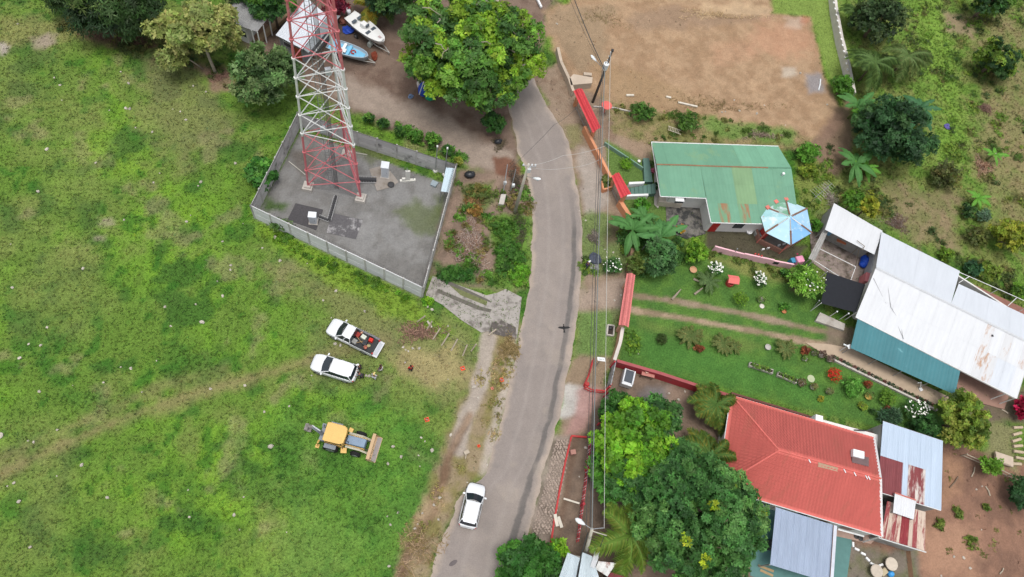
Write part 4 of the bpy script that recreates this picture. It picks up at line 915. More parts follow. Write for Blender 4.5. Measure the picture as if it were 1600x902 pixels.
person(563, 578, 3.3, 'person in black with a white cap at the open rear of the hatchback', cl('charcoal', (50, 50, 56)), cl('black', (40, 40, 46)), HAIR, cl('white', (232, 232, 232)), lean=.15)
person(566, 591, 2.9, 'person in dark clothes bending at the rear bumper of the hatchback', cl('navy_grey', (70, 74, 86)), cl('black', (40, 40, 46)), HAIR, lean=.35, arm=(.6, .2), hh=1.6)
person(915, 419.5, .6, 'person in a dark blue shirt with a white cap on the right verge', cl('blue', (38, 48, 104)), cl('dark_jeans', (46, 50, 70)), HAIR, cl('white', (232, 232, 232)), stride=.14)
# a vulture gliding low over the road
c = G(881, 512.5, 7); b = MB(); b.ball(c, (.09, .30, .07), 8, 5); b.ball(c+V(0, .32, .02), .06, 6, 4)
for s in (-1, 1): b.add([c+V(s*.05, .12, .02), c+V(s*.42, .10, .10), c+V(s*.62, -.04, .14), c+V(s*.40, -.10, .09), c+V(s*.05, -.14, .02), c+V(s*.05, 0, .06)], [(0, 1, 2, 3, 4, 5)])
b.add([c+V(-.05, -.2, 0), c+V(.05, -.2, 0), c+V(.1, -.48, .01), c+V(-.1, -.48, .01)], [(0, 1, 2, 3)])
single('bird', b, mat('black_plumage', (26, 26, 28), .6), 'black bird gliding with spread wings above the road', 'bird')
# ================================================================ HOUSES
def slope_dir(a, d): q = G(*d)-G(*a); return math.atan2(q[1], q[0])-PI/2
SL2 = slope_dir((1337, 495, 2.5), (1368.4, 418.6, 3.7)); SL1 = slope_dir((1111, 347, 2.5), (1094, 258, 3.3)); SL4 = slope_dir((1371, 768, 2.9), (1379.5, 658, 3.3)); SL6 = slope_dir((1376, 840, 2.3), (1386, 783, 2.6)); SL7 = slope_dir((1203, 882, 2.5), (1212, 792, 2.75)); SL3 = slope_dir((1250, 800, 2.8), (1290, 724, 4.1))
WALLW = mat('white_plaster', (222, 220, 216), .85, .08, 1.2, .1, rust=(196, 190, 182), rust_amt=.35)
WALLG = mat('grey_block', (164, 162, 158), .9, .14, 1.5, .3, rust=(134, 130, 124), rust_amt=.45)
FASC = mat('white_fascia', (232, 232, 232), .6, .04)
WPANE = mat('window_glass', (58, 66, 74), .1, .1, spec=.6)
BROWN = mat('brown_wood', (120, 92, 70), .8, .2, 3)
def house_walls(t, pts, material, inset=.2):
    """walls under roof-edge points (px, py, z)"""
    P = [G(*p) for p in pts]; c = sum(P)/len(P); Q = [p-unit((p-c)*V(1, 1, 0))*inset for p in P]
    for i in range(len(Q)):
        a, b_ = Q[i], Q[(i+1) % len(Q)]; z1 = min(a[2], b_[2])-.12; wallseg('wall', a, b_, 0, z1, .18, material, t)
    return Q
def window(t, a, b_, f, wd, z0, z1, out=.10):
    """framed window at fraction f of the wall a-b"""
    d = unit((b_-a)*V(1, 1, 0)); p = a+(b_-a)*f; nn = V(d[1], -d[0], 0); rz = math.atan2(d[1], d[0]); o = p*V(1, 1, 0)+nn*out
    fr = block('window', o+V(0, 0, (z0+z1)/2), (wd+.12, .06, z1-z0+.12), rz, FASC, t)
    b = MB(); b.box(o+nn*.04+V(0, 0, (z0+z1)/2), (wd, .03, z1-z0), rz); w_ = b.build('pane', WPANE, t)
def door(t, a, b_, f, wd, h, m_, out=.10):
    d = unit((b_-a)*V(1, 1, 0)); p = a+(b_-a)*f; nn = V(d[1], -d[0], 0); rz = math.atan2(d[1], d[0]); o = p*V(1, 1, 0)+nn*out
    b = MB(); b.box(o+V(0, 0, h/2), (wd, .06, h), rz); dd = b.build('door', m_, t); b = MB(); b.ball(o+nn*.06+d*wd*.38+V(0, 0, h*.48), .04, 6, 4); b.build('handle', GALV, dd)
def trim(t, pts, r=.06, m_=None, name='fascia'):
    P = [G(*p) for p in pts]
    for i in range(len(P)-1): rod(name, P[i], P[i+1], r, m_ or FASC, t, kind='rod4')

# ---- green roofed house
GRN = mat('green_roof_paint', (106, 152, 126), .6, .07, 1.0, rust=(120, 156, 120), rust_amt=.35, rust_scale=.4); GRN2 = mat('pale_green_roof', (114, 164, 136), .6, .07, 1.0)
GRNR = mat('rusty_green_roof', (112, 152, 118), .7, .1, 1.0, rust=(150, 112, 82), rust_amt=.6, rust_scale=1.8, streak=SL1); GRNO = mat('olive_green_roof', (120, 152, 112), .6, .1, .6)
h1 = thing('green_roofed_house', 'long single storey house with a faded green metal roof', 'house', G(1130, 300))
sheets(h1, G(1236, 262, 3.3), G(1026, 257, 3.3), G(1018, 223, 2.65), G(1216, 229, 2.65), 11, [GRN], 3, .010, 1, pick=lambda i, j: GRN2 if i < 4 else GRN)
sheets(h1, G(1032, 306.5, 2.88), G(1103, 309.5, 2.88), G(1094, 258.6, 3.3), G(1026, 257, 3.3), 4, [GRN], 3, .010)
sheets(h1, G(1111, 347.5, 2.5), G(1249, 351, 2.5), G(1236, 262, 3.3), G(1094, 258.6, 3.3), 9, [GRN], 3, .010, 3, pick=lambda i, j: GRNR if (j == 0 and i in (1, 3)) else (GRNO if i in (3, 4) and j else GRN))
trim(h1, [(1026, 257, 3.34), (1070, 258, 3.34), (1120, 260, 3.34), (1200, 262, 3.34)], .09, mat('rusty_ridge', (150, 116, 88), .8, .25, 2), 'ridge_cap'); trim(h1, [(1200, 262, 3.34), (1236, 262.5, 3.34)], .09, GRN, 'ridge_cap')
trim(h1, [(1018, 222, 2.65), (1216, 228.5, 2.65)]); trim(h1, [(1018, 222, 2.65), (1032, 307, 2.84), (1103, 310, 2.82), (1111, 348, 2.46), (1249, 351.5, 2.46)])
Q = house_walls(h1, [(1032, 229, 2.65), (1214, 233, 2.65), (1236, 262, 2.9), (1249, 350, 2.5), (1111, 347.5, 2.5), (1103, 309.5, 2.55), (1045, 304, 2.55)], WALLW, .4)
window(h1, Q[4], Q[3], .35, 1.2, 1.0, 2.0); window(h1, Q[6], Q[5], .3, 1.0, 1.0, 2.1); door(h1, Q[4], Q[3], .08, .9, 2.0, mat('red_door', (186, 52, 48), .6))
b = MB(); b.lathe(G(1222, 274, 3.2), [(.10, 0), (.10, .35), (.16, .36), (.16, .42)], 10); b.build('vent_pipe', FASC, h1)
b = MB(); b.box(G(1062, 312, 2.6), (1.0, .5, .12), -.05); b.build('porch_beam', FASC, h1)
# porch bench wall in the notch
b = MB(); b.prism([G(*p)[:2] for p in [(1027, 311), (1064, 318), (1062, 326), (1026, 322)]], 0, .9); single('porch_wall', b, mat('beige_plaster', (206, 194, 178), .85), 'low beige porch wall below the green roof', 'wall')
# side garden strip of the house
b = MB(); b.prism([G(*p)[:2] for p in [(1022, 248), (1028, 246), (1038, 306), (1028, 326), (1022, 320)]], 0, .06); struct('side_path', b, mat('side_path_concrete', (190, 182, 176), .85, .12, 3))
# steps from the red gate
st = thing('garden_steps', 'dark teal painted steps between the small red gate roof and the green house', 'steps', G(1000, 305))
for i in range(7):
    x0 = 978+i*6.2
    b = MB(); b.prism([G(*p)[:2] for p in [(x0, 296-i*.6), (x0+6, 295.4-i*.6), (x0+6.4, 309-i*.3), (x0+.4, 309.3-i*.3)]], 0, .06+.09*(i+1)); b.build('step', mat('teal_step', (92, 122, 112), .75, .12, 3), st)
b = MB(); b.prism([G(*p)[:2] for p in [(1003, 251), (1012, 251), (1018, 288), (1005, 288)]], 0, .5); b.build('landing', mat('teal_step', (92, 122, 112)), st)
for pl in ([(980, 290), (1004, 289), (1004, 292), (980, 293.5)], [(974, 309), (1010, 308), (1010, 311), (974, 312.5)]):
    b = MB(); b.prism([G(*p)[:2] for p in pl], 0, .75); b.build('side_wall', FASC, st)

# ---- gazebo
GZ = thing('garden_gazebo', 'round gazebo with pale blue pointed roof panels at the green house corner', 'gazebo', G(1228, 362))
rim = [(1227.6, 312, 2.7), (1261, 326, 2.7), (1268.6, 364, 2.7), (1236, 383, 2.7), (1196, 363.5, 2.7), (1189, 339, 2.7), (1199, 325, 2.7), (1212, 316, 2.7)]
apex = G(1234.5, 339, 3.75); rp = [G(*p) for p in rim]
BLU = [mat('gazebo_blue%d' % i, c, .5, .10, .8, rust=(214, 228, 234), rust_amt=.42, rust_scale=.7) for i, c in enumerate([(184, 214, 226), (160, 200, 228), (132, 184, 228), (172, 210, 228), (176, 214, 220), (160, 206, 210), (122, 170, 142), (122, 170, 142)])]
for i in range(8):
    b = MB(); a_, c_ = rp[i], rp[(i+1) % 8]; nn = V(0, 0, -.04); b.add([a_, c_, apex, a_+nn, c_+nn, apex+nn], [(0, 1, 2), (5, 4, 3), (0, 3, 4, 1)]); b.build('roof_panel', BLU[i], GZ)
for i in (0, 1, 2, 3, 4, 6):
    d = rp[i]-apex; rod('hip_cap', apex+d*.08+V(0, 0, .04), apex+d*.55+V(0, 0, .04), .07, FASC if i in (2,) else mat('pale_hip', (196, 200, 200), .7), GZ, kind='rod4'); rod('hip_cap', apex+d*(.5 if i > 1 else .1)+V(0, 0, .05), apex+d*1.0+V(0, 0, .05), .10, mat('rust_hip', (138, 104, 86), .9, .2, 4), GZ, kind='rod4')
PNK = mat('pink_plaster', (240, 190, 200), .8, .08)
for i in (6, 7, 0): b = MB(); b.box(rp[i]+V(0, 0, .08), (.45, .45, .22), .5); b.build('corner_block', mat('coral_block', (206, 120, 108), .8), GZ)
for p in rp: rod('post', (p+(apex-p)*.1)*V(1, 1, 0), p+(apex-p)*.1, .07, mat('coral_block', (206, 120, 108)), GZ)
for i in (2, 3, 4): a_, c_ = [rp[k]+(apex-rp[k])*.12 for k in (i, (i+1) % 8)]; wallseg('low_wall', a_, c_, 0, .8, .15, mat('brick_brown', (150, 110, 96), .9, .2, 5), GZ)
b = MB(); b.prism([(p[0], p[1]) for p in [q_+(apex-q_)*.1 for q_ in rp]], 0, .12); b.build('floor', mat('gazebo_floor', (130, 122, 116), .9), GZ)
for i in range(6):
    p = G(1192+i*8.2, 390-i*2.0, .2); b = MB(); b.box(p, (.32, .14, .3), .25); single('white_block', b, FASC, ['leftmost white block of the row below the blue gazebo', 'second white block from the left below the blue gazebo', 'third white block from the left below the blue gazebo', 'fourth white block from the left below the blue gazebo', 'fifth white block from the left below the blue gazebo', 'rightmost white block of the row below the blue gazebo'][i], 'block', 'white blocks below the gazebo')
p = G(1170, 363, .1); b = MB(); b.lathe(p, [(.32, 0), (.36, .25), (.22, .25), (.2, .1), (.1, .1)], 14); single('tyre_planter', b, FASC, 'white ring planter on dark soil beside the green house wall', 'planter')
b = MB(); b.ball(G(1115, 354, .6), (.6, .3, .5), 10, 6); single('red_tarp', b, mat('red_tarp', (206, 56, 46), .6), 'bundle of red tarp at the foot of the green house wall', 'tarp')
b = MB(); b.lathe(G(1184, 366, 0), [(.55, 0), (.55, .5), (.5, .55)], 14); single('stone_drum', b, WALLG, 'round grey concrete drum at the gazebo foot', 'drum')
b = MB(); b.box(G(1194, 364, .9), (.35, .9, 1.6), .3); single('red_column', b, mat('red_column', (196, 70, 66), .7), 'stout red column between the green house and the gazebo', 'column')
# pink garden wall
pw = thing('pink_wall', 'pink garden wall with stepped top below the green roofed house', 'wall', G(1170, 405))
wp = [(1112, 391.5), (1157, 403.5), (1203, 413.5), (1234, 419.5)]
for i in range(3): wallseg('panel', G(*wp[i]), G(*wp[i+1]), 0, 1.05+.12*i*(i < 2), .16, PNK, pw)
a_, c_ = G(1203, 413.5), G(1211, 415); wallseg('opening', a_+V(.05, -.09, 0), c_+V(.05, -.09, 0), .45, .95, .06, DARKM, pw)
for x, y in ((1180, 397), (1185, 398), (1190, 400)): b = MB(); b.box(G(x, y, 1.3), (.16, .14, .18), .3); b.build('finial', mat('red_column', (196, 70, 66)), pw)
ph = thing('playhouse', 'small pink playhouse with blue side beside the white house yard', 'playhouse', G(1246, 413))
b = MB(); b.box(G(1247, 408, .6), (1.0, .9, 1.2), .2, .9); b.build('body', mat('playhouse_pink', (226, 150, 178), .5), ph, bevel=.12, seg=3)
b = MB(); b.box(G(1237, 409, .5), (.5, .6, .9), .2); b.build('side', mat('playhouse_blue', (64, 140, 176), .5), ph, bevel=.05); b = MB(); b.ball(G(1246, 397, 1.28), (.12, .12, .05), 8, 4); b.build('window', mat('playhouse_magenta', (150, 30, 70), .5), ph)

# ---- white house
WR = mat('white_roof_paint', (210, 212, 215), .5, .05, 1.6, per=.015, streak=SL2); WRR = mat('rusted_white_roof', (206, 207, 209), .6, .06, 1.6, rust=(182, 148, 124), rust_amt=.42, rust_scale=1.6, per=.015, streak=SL2); WRC = mat('cool_white_roof', (202, 207, 214), .5, .05, 1.6, per=.015, streak=SL2)
h2 = thing('white_roofed_house', 'long house with a white metal roof stained by rust at its right end', 'house', G(1480, 530))
A_, B_, C_, D_ = G(1337, 495, 2.5), G(1588.5, 622, 2.5), G(1614, 539, 3.7), G(1368.4, 418.6, 3.7)
sheets(h2, A_, B_, C_, D_, 17, [WR], 3, .008, 2, pick=lambda i, j: WRR if (i in (12, 13) and j == 0) or (i in (14, 16) and j == 1) or (i == 12 and j == 1) else (WRC if i in (14, 15) and j == 0 else WR))
sheets(h2, G(1486, 474.5, 3.72), D_+V(0, 0, .02), G(1377.3, 362.4, 2.9), G(1499.8, 423.7, 2.9), 8, [WRC], 3, .008, 1, pick=lambda i, j: WRC)
sheets(h2, C_+V(0, 0, .02), G(1486, 474.5, 3.72), G(1498, 443.5, 3.15), G(1614, 498, 3.15), 7, [WRC], 3, .008, 1, pick=lambda i, j: WRC)
rod('ridge_cap', D_+V(0, 0, .04), C_+V(0, 0, .04), .13, WR, h2, kind='rod4'); trim(h2, [(1337, 495.5, 2.45), (1588.5, 622.5, 2.45), (1614, 540, 3.6)]); rod('gutter', G(1340, 498, 2.36), G(1586, 623, 2.36), .06, WALLG, h2)
Q = house_walls(h2, [(1369, 419, 3.0), (1377.3, 364, 2.7), (1498, 426, 2.7), (1614, 500, 2.9), (1606, 560, 2.6), (1580, 600, 2.4), (1348, 484, 2.4)], WALLW, .3)
for f in (.12, .35, .6, .82): window(h2, Q[6], Q[5], f, 1.2, 1.0, 1.9)
for px, py, zz in ((1586.8, 621.9, 2.4), (1572, 615, 2.3)): p = G(px, py, zz); rod('porch_post', p*V(1, 1, 0), p, .06, FASC, h2)
b = MB(); b.box(G(1550, 525, 3.45), (.22, .22, .2)); b.build('roof_vent', DARKM, h2)
b = MB()
for pl in ([(1365, 435, 3.5), (1382, 470, 3.1), (1400, 503, 2.75), (1412, 530, 2.6)], [(1385, 432, 3.6), (1392, 480, 3.1), (1407, 505, 2.75), (1411, 528, 2.6)]): b.tube([G(*q) for q in pl], .03, 4, False)
o = b.build('roof_cable', mat('cable_grey', (160, 160, 162), .8), h2); o['kind'] = 'stuff'
# teal lean-to
TEAL = mat('teal_sheet', (66, 122, 130), .55, .08, .8, rust=(116, 168, 174), rust_amt=.16, rust_scale=.8)
h2b = thing('teal_awning', 'teal metal lean-to roof along the front of the white house', 'awning', G(1410, 570))
sheets(h2b, G(1329, 544, 2.0), G(1492, 617, 2.0), G(1500.5, 578.5, 2.38), G(1340, 498.5, 2.38), 10, [TEAL], 3, .010)
for x, y in ((1331, 543), (1372, 561), (1412, 579), (1452, 598), (1490, 615)): p = G(x, y, 1.95); rod('post', p*V(1, 1, 0), p, .05, WALLG, h2b)
rod('beam', G(1330, 543.5, 1.93), G(1491, 616, 1.93), .06, WALLG, h2b, kind='rod4')
# rear veranda strip
b = MB(); b.prism([G(*p)[:2] for p in [(1500, 436), (1610, 488), (1606, 500), (1502, 452)]], 0, .15); struct('veranda_floor', b, mat('red_floor', (142, 100, 88), .8, .12, 2))
vr = thing('veranda_rail', 'thin white rail along the back veranda of the white house', 'railing', G(1555, 465))
rp_ = [G(1500, 426, 2.2), G(1560, 452, 2.2), G(1614, 476, 2.2)]
for i in range(2): rod('rail', rp_[i], rp_[i+1], .035, FASC, vr)
for p in rp_: rod('post', p*V(1, 1, 0), p, .04, FASC, vr)
rod('strut', G(1498, 442, 2.6), G(1515, 432, 2.2), .04, FASC, vr); rod('strut', G(1575, 478, 2.6), G(1588, 466, 2.2), .04, FASC, vr)
# white annex with yard
h2c = thing('white_shed', 'shed with a white sheet roof joined to the left end of the white house', 'shed', G(1335, 372))
sheets(h2c, G(1289, 359, 3.0), G(1366, 398, 3.0), G(1379, 361, 2.75), G(1303, 317.5, 2.75), 6, [WR], 3, .008, 1, pick=lambda i, j: WR)
house_walls(h2c, [(1303, 318, 2.75), (1378, 360, 2.75), (1368, 388, 2.8), (1294, 349, 2.8)], WALLG, .25)
b = MB(); b.box(G(1300, 366, 1.4), (1.9, .06, 1.0), -.45); b.build('blue_panel', mat('blue_panel', (110, 164, 200), .5), h2c); b = MB(); b.box(G(1315, 377, 1.2), (1.1, .5, .12), -.45); b.build('orange_board', mat('orange_board', (196, 120, 84), .8), h2c)
yw = thing('yard_wall', 'grey sloping sheet metal side wall of the white shed yard', 'wall', G(1280, 380))
for q in ([(1301, 322, 2.4), (1305, 326, 2.6), (1294, 362, 2.6), (1287, 358, 2.3)], [(1287, 358, 2.3), (1294, 362, 2.5), (1273, 408, 2.0), (1263, 404, 1.8)]):
    sheets(yw, G(*q[3]), G(*q[2]), G(*q[1]), G(*q[0]), 1, [WALLG], 3, .02)
for x, y, zz in ((1302, 322, 2.3), (1288, 358, 2.2), (1265, 405, 1.7)): p = G(x, y, zz); rod('post', p*V(1, 1, 0), p, .05, WALLG, yw)
fr = thing('pipe_frame', 'white pipe fence frame around the bare back yard', 'fence', G(1310, 420))
FP = [(1272, 407, 1.6), (1279, 388, 1.6), (1337, 417, 1.6), (1328, 442, 1.6), (1300, 425, 1.6)]
for i in range(5): rod('rail', G(*FP[i]), G(*FP[(i+1) % 5]), .035, FASC, fr); p = G(*FP[i]); rod('post', p*V(1, 1, 0), p, .035, FASC, fr)
b = MB(); b.ball(G(1352, 408, .45), (.55, .8, .5), 10, 6); b.ball(G(1349, 413, .4), (.5, .5, .4), 8, 5); single('blue_tarp', b, mat('blue_tarp', (30, 78, 190), .5, .2, 3), 'bright blue tarp bundle in the back yard of the white house', 'tarp')
b = MB(); b.box(G(1363, 415, 1.0), (.9, 3.0, 1.6), -.42); single('water_tank', b, mat('tank_grey', (176, 178, 182), .6), 'long grey tank box against the end wall of the white house', 'tank', bevel=.08)
b = MB(); b.box(G(1353, 438, .8), (.9, 1.2, 1.4), -.42); single('locker', b, mat('locker_pink', (196, 118, 122), .7), 'dusty pink locker beside the black shade net', 'locker', bevel=.04)
b = MB()
for a_, c_ in (((1340, 388, 2.4), (1323, 403, 0)), ((1342, 390, 2.4), (1337, 416, 0)), ((1329, 375, 2.9), (1331, 382, 2.6)), ((1339, 376, 3.2), (1351, 385, 3.2)), ((1351, 385, 3.2), (1347, 391, 3.1))): b.tube([G(*a_), G(*c_)], .04, 5)
single('timber_trestle', b, mat('old_timber', (128, 116, 100), .9), 'crooked wooden trestle of poles leaning at the white shed roof', 'trestle')
# black shade net
sn = thing('shade_net', 'black shade net stretched on poles left of the white house', 'shade net', G(1318, 460))
q = [G(1292.4, 425, 2.3), G(1352, 444.6, 2.3), G(1337.6, 488.5, 2.2), G(1282.7, 474, 2.2)]; b = MB(); nv = []
for j in range(7):
    for i in range(9): u, v_ = i/8, j/6; p = (q[0]*(1-u)+q[1]*u)*(1-v_)+(q[3]*(1-u)+q[2]*u)*v_; nv.append(p-V(0, 0, .5*16*u*(1-u)*v_*(1-v_)*.5+.05*random.random()))
b.add(nv, [(j*9+i, j*9+i+1, j*9+i+10, j*9+i+9) for j in range(6) for i in range(8)]); b.build('net', mat('black_net', (36, 38, 44), .85, .15, 3), sn, smooth=True)
for p in q: rod('pole', p*V(1, 1, 0), p+V(0, 0, .1), .04, FASC, sn)
for (x0, y0, x1, y1) in ((1294, 496, 1308, 487), (1311, 500, 1326, 490)): a_ = G(x0, y0); rod('pole', a_, G(x1, y1, 2.3), .045, FASC, sn); b = MB(); b.ball(G(x1, y1, 2.35), .10, 8, 5); b.build('knob', LAMPW, sn)
b = MB(); b.prism([G(*p)[:2] for p in [(1279, 490), (1318, 508), (1316, 518), (1272, 503)]], 0, .35); single('stone_ramp', b, CONC, 'stained pale concrete plinth below the black shade net', 'plinth')

# ---- red tile roofed house
RED = mat('red_tile_paint', (211, 108, 99), .6, .10, 1.2, per=.04, rust=(200, 108, 96), rust_amt=.42, rust_scale=1.0, streak=SL3)
h3 = thing('red_roofed_house', 'house with a large hipped red tile roof', 'house', G(1260, 740))
def tile_slope(A, B, C, D, name='roof_slope', wave=.33, row=.38, material=RED, parent=None):
    A, B, C, D = [np.asarray(p, float) for p in (A, B, C, D)]; e = unit(B-A); nrm = unit(np.cross(B-A, (D+C)/2-(A+B)/2)); nrm = nrm if nrm[2] > 0 else -nrm
    Ls = np.linalg.norm((D+C)/2-(A+B)/2); nr = max(2, int(Ls/row)); nc = int(np.linalg.norm(B-A)/wave*4); v = []
    for j in range(nr):
        for k in (0, 1):
            tt = (j+k)/nr; l, r = A*(1-tt)+D*tt, B*(1-tt)+C*tt
            for i in range(nc+1):
                p = l+(r-l)*i/nc; s = np.dot(p-A, e); dz = .020*math.cos(2*PI*s/wave)+(.06 if k == 0 else .0); v.append(p+nrm*dz)
    w1 = nc+1; f = [(r_*w1+i, r_*w1+i+1, (r_+1)*w1+i+1, (r_+1)*w1+i) for r_ in range(nr*2-1) for i in range(nc)]
    b = MB(); off = wl(parent or h3); o = link(name, raw_mesh(name, np.array(v)-off, np.array(f), material), parent or h3); return o
eN0, eN1, eS0, eS1 = G(1142.5, 617.7, 2.8), G(1366, 684, 2.8), G(1121.5, 762, 2.8), G(1378, 838.5, 2.8); ap, rE = G(1217, 704, 4.1), G(1376, 748, 4.1)
tile_slope(eN1, eN0, ap, rE); tile_slope(eS0, eS1, rE, ap); tile_slope(eN0, eS0, ap, ap)
rod('ridge_cap', ap+V(0, 0, .05), rE+V(0, 0, .05), .10, RED, h3); rod('ridge_cap', ap+V(0, 0, .05), eN0+V(0, 0, .05), .09, RED, h3); rod('ridge_cap', ap+V(0, 0, .05), eS0+V(0, 0, .05), .09, RED, h3)
for a_, c_ in ((eN0, eN1), (eS0, eS1), (eN0, eS0)): rod('gutter', a_-V(0, 0, .04), c_-V(0, 0, .04), .07, FASC, h3, kind='rod4')
for a_, c_ in ((eS1, rE), (eN1, rE)): rod('verge_board', a_, c_, .14, FASC, h3, kind='rod4')
Q = house_walls(h3, [(1142.5, 617.7, 2.8), (1366, 684, 2.8), (1378, 838.5, 2.8), (1121.5, 762, 2.8)], WALLW, .55)
for f in (.30, .55, .85): window(h3, Q[3], Q[2], f, 1.1, 1.0, 2.0)
door(h3, Q[3], Q[2], .70, .9, 2.1, BROWN)
a_ = G(1279, 719.5, 4.2); c_ = G(1310, 728, 4.2); b = MB(); b.slab(a_, c_, G(1309, 737, 4.02), G(1278, 729.5, 4.02), .02); b.build('ridge_patch', mat('patch_sheet', (172, 144, 120), .7, .15, 2), h3)
b = MB(); b.box(G(1340, 710, 3.9), (1.15, .75, .5), -.28); b.build('roof_unit', LAMPW, h3, bevel=.06); b = MB(); b.box(G(1344, 719, 3.85), (1.7, .9, .12), -.28); b.build('roof_unit_tray', mat('tray_grey', (112, 92, 92), .7), h3)
for x, y in ((1265, 720.5), (1320, 736), (1336, 741), (1354, 746), (1358, 747)): b = MB(); b.box(G(x, y, 4.16), (.09, .38, .04), .3); b.build('ridge_clip', LAMPW, h3)
# white parapet behind the red roof
b = MB(); b.prism([G(*p, 2.2)[:2] for p in [(1268, 652), (1282, 650), (1284, 656), (1372, 680), (1376, 700), (1362, 700), (1360, 684), (1270, 659)]], 0, 2.3); b.build('back_wall', WALLW, h3)
b = MB(); b.box(G(1277, 655, 2.6), (.75, .6, .8), -.28); b.build('chimney', FASC, h3)
rod('drain_pipe', G(1335, 672, 2.4), G(1352, 673, 2.4), .07, DARKM, h3)
# light blue annex roof
SKY_ = mat('pale_blue_roof', (178, 194, 212), .45, .06, 1.5, per=.03, streak=SL4); DKR = mat('dark_red_sheet', (122, 58, 62), .6, .12, 1.5); STR = mat('streaked_red_sheet', (128, 62, 64), .7, .15, 1.5, rust=(206, 198, 190), rust_amt=.55, rust_scale=2.4, streak=SL4)
h4 = thing('blue_roofed_annex', 'annex with pale blue sheet roof and dark red sheets joined to the red roofed house', 'annex', G(1425, 735))
an = [G(1371, 768, 2.9), G(1470.6, 797.5, 2.9), G(1473, 689, 3.3), G(1379.5, 658, 3.3)]
sheets(h4, *an, 11, [SKY_], 3, .010, 2, pick=lambda i, j: (DKR if i < 4 else STR if i in (5, 6, 7) else SKY_) if j == 0 else SKY_)
house_walls(h4, [(1371, 768, 2.9), (1470.6, 797.5, 2.9), (1473, 689, 3.2), (1379.5, 658, 3.2)], WALLG, .3)
rod('edge_board', an[3]+V(0, 0, -.05), an[2]+V(0, 0, -.05), .06, BROWN, h4, kind='rod4'); rod('edge_board', an[0]+V(0, 0, -.05), an[1]+V(0, 0, -.05), .05, FASC, h4, kind='rod4')
h5 = thing('small_white_canopy', 'small square white canopy over the rusty red sheets', 'canopy', G(1413, 800))
sheets(h5, G(1395, 801, 3.0), G(1427.5, 812, 3.0), G(1431, 782, 3.3), G(1398, 771, 3.3), 3, [WR], 3, .02, 1, pick=lambda i, j: WR)
for x, y, zz in ((1396, 800, 2.95), (1427, 811, 2.95), (1430, 783, 3.2), (1399, 772, 3.2)): p = G(x, y, zz); rod('post', p*V(1, 1, 0), p, .05, WALLG, h5)
rod('edge_board', G(1398, 770, 3.36), G(1431, 781.5, 3.36), .07, mat('coral_block', (206, 120, 108)), h5, kind='rod4')
h6 = thing('rusty_lean_to', 'low lean-to with streaked rusty red and white roof sheets', 'lean-to', G(1410, 835))
RST = [mat('rust_sheet%d' % i, c, .8, .18, 1.5, rust=r_, rust_amt=.5, rust_scale=2.4, per=.1, streak=SL6) for i, (c, r_) in enumerate([((150, 74, 76), (206, 184, 168)), ((204, 186, 170), (150, 84, 80)), ((136, 52, 58), (170, 100, 92))])]
sheets(h6, G(1376, 840, 2.3), G(1445, 861, 2.3), G(1446, 800, 2.6), G(1386, 783, 2.6), 10, RST, 2, .025, 1, pick=lambda i, j: RST[(0, 1, 0, 1, 2, 2, 1, 0, 1, 1)[i]])
house_walls(h6, [(1376, 840, 2.3), (1445, 861, 2.3), (1446, 800, 2.5), (1388, 785, 2.5)], WALLG, .3); rod('gutter', G(1372, 840, 2.2), G(1447, 863, 2.2), .06, FASC, h6, kind='rod4')
# carport
CPM = mat('grey_blue_sheet', (152, 166, 188), .5, .12, 1.6, per=.06, streak=SL7)
h7 = thing('carport', 'carport with a ribbed grey blue metal roof in front of the red roofed house', 'carport', G(1250, 850))
cq = [G(1203, 882.5, 2.5), G(1296, 911, 2.5), G(1302, 820.5, 2.75), G(1212, 792.5, 2.75)]
sheets(h7, *cq, 9, [CPM], 3, .022, 1)
b = MB(); b.slab(G(1296.5, 911, 2.6), G(1302, 912, 2.6), G(1308, 822, 2.85), G(1302.5, 820.5, 2.85), .06); b.build('edge_gutter', mat('gutter_pale', (196, 200, 210), .5), h7); rod('rust_seam', G(1296.5, 911, 2.62), G(1302.5, 820.5, 2.87), .03, BROWN, h7, kind='rod4')
for p in cq: rod('post', p*V(1, 1, 0), p, .06, WALLG, h7)
b = MB(); b.box(G(1206, 852, .5), (.7, .9, 1.0), -.2); single('appliance', b, DARKM, 'dark appliance standing left of the carport', 'appliance', bevel=.05)
for (x0, y0, x1, y1, lb_) in ((1184, 884, 1208, 893, 'pale timber plank on the ground left of the carport'), (1187, 891, 1207, 900, 'second timber plank below the first near the carport')): b = MB(); d = G(x1, y1)-G(x0, y0); b.box((G(x0, y0)+G(x1, y1))/2+V(0, 0, .08), (np.linalg.norm(d), .22, .12), math.atan2(d[1], d[0])); single('timber', b, mat('raw_timber', (176, 150, 112), .85, .15, 4), lb_, 'timber', 'planks by the carport')
rod_ = thing('door_awning', 'white awning beam with slanting post over the door of the red roofed house', 'awning', G(1345, 845)); rod('beam', G(1309, 827, 2.4), G(1350, 838, 2.4), .08, FASC, rod_, kind='rod4'); rod('post', G(1348, 847), G(1374, 839.5, 2.5), .08, WALLW, rod_, kind='rod4')
b = MB(); b.lathe(G(1338, 838, .1), [(.26, 0), (.28, .15), (.18, .18), (.14, .1)], 12); b.lathe(G(1344, 842, .1), [(.2, 0), (.24, .15), (.1, .18)], 10); single('pot', b, DARKM, 'pair of black pots by the doorstep of the red roofed house', 'pot')
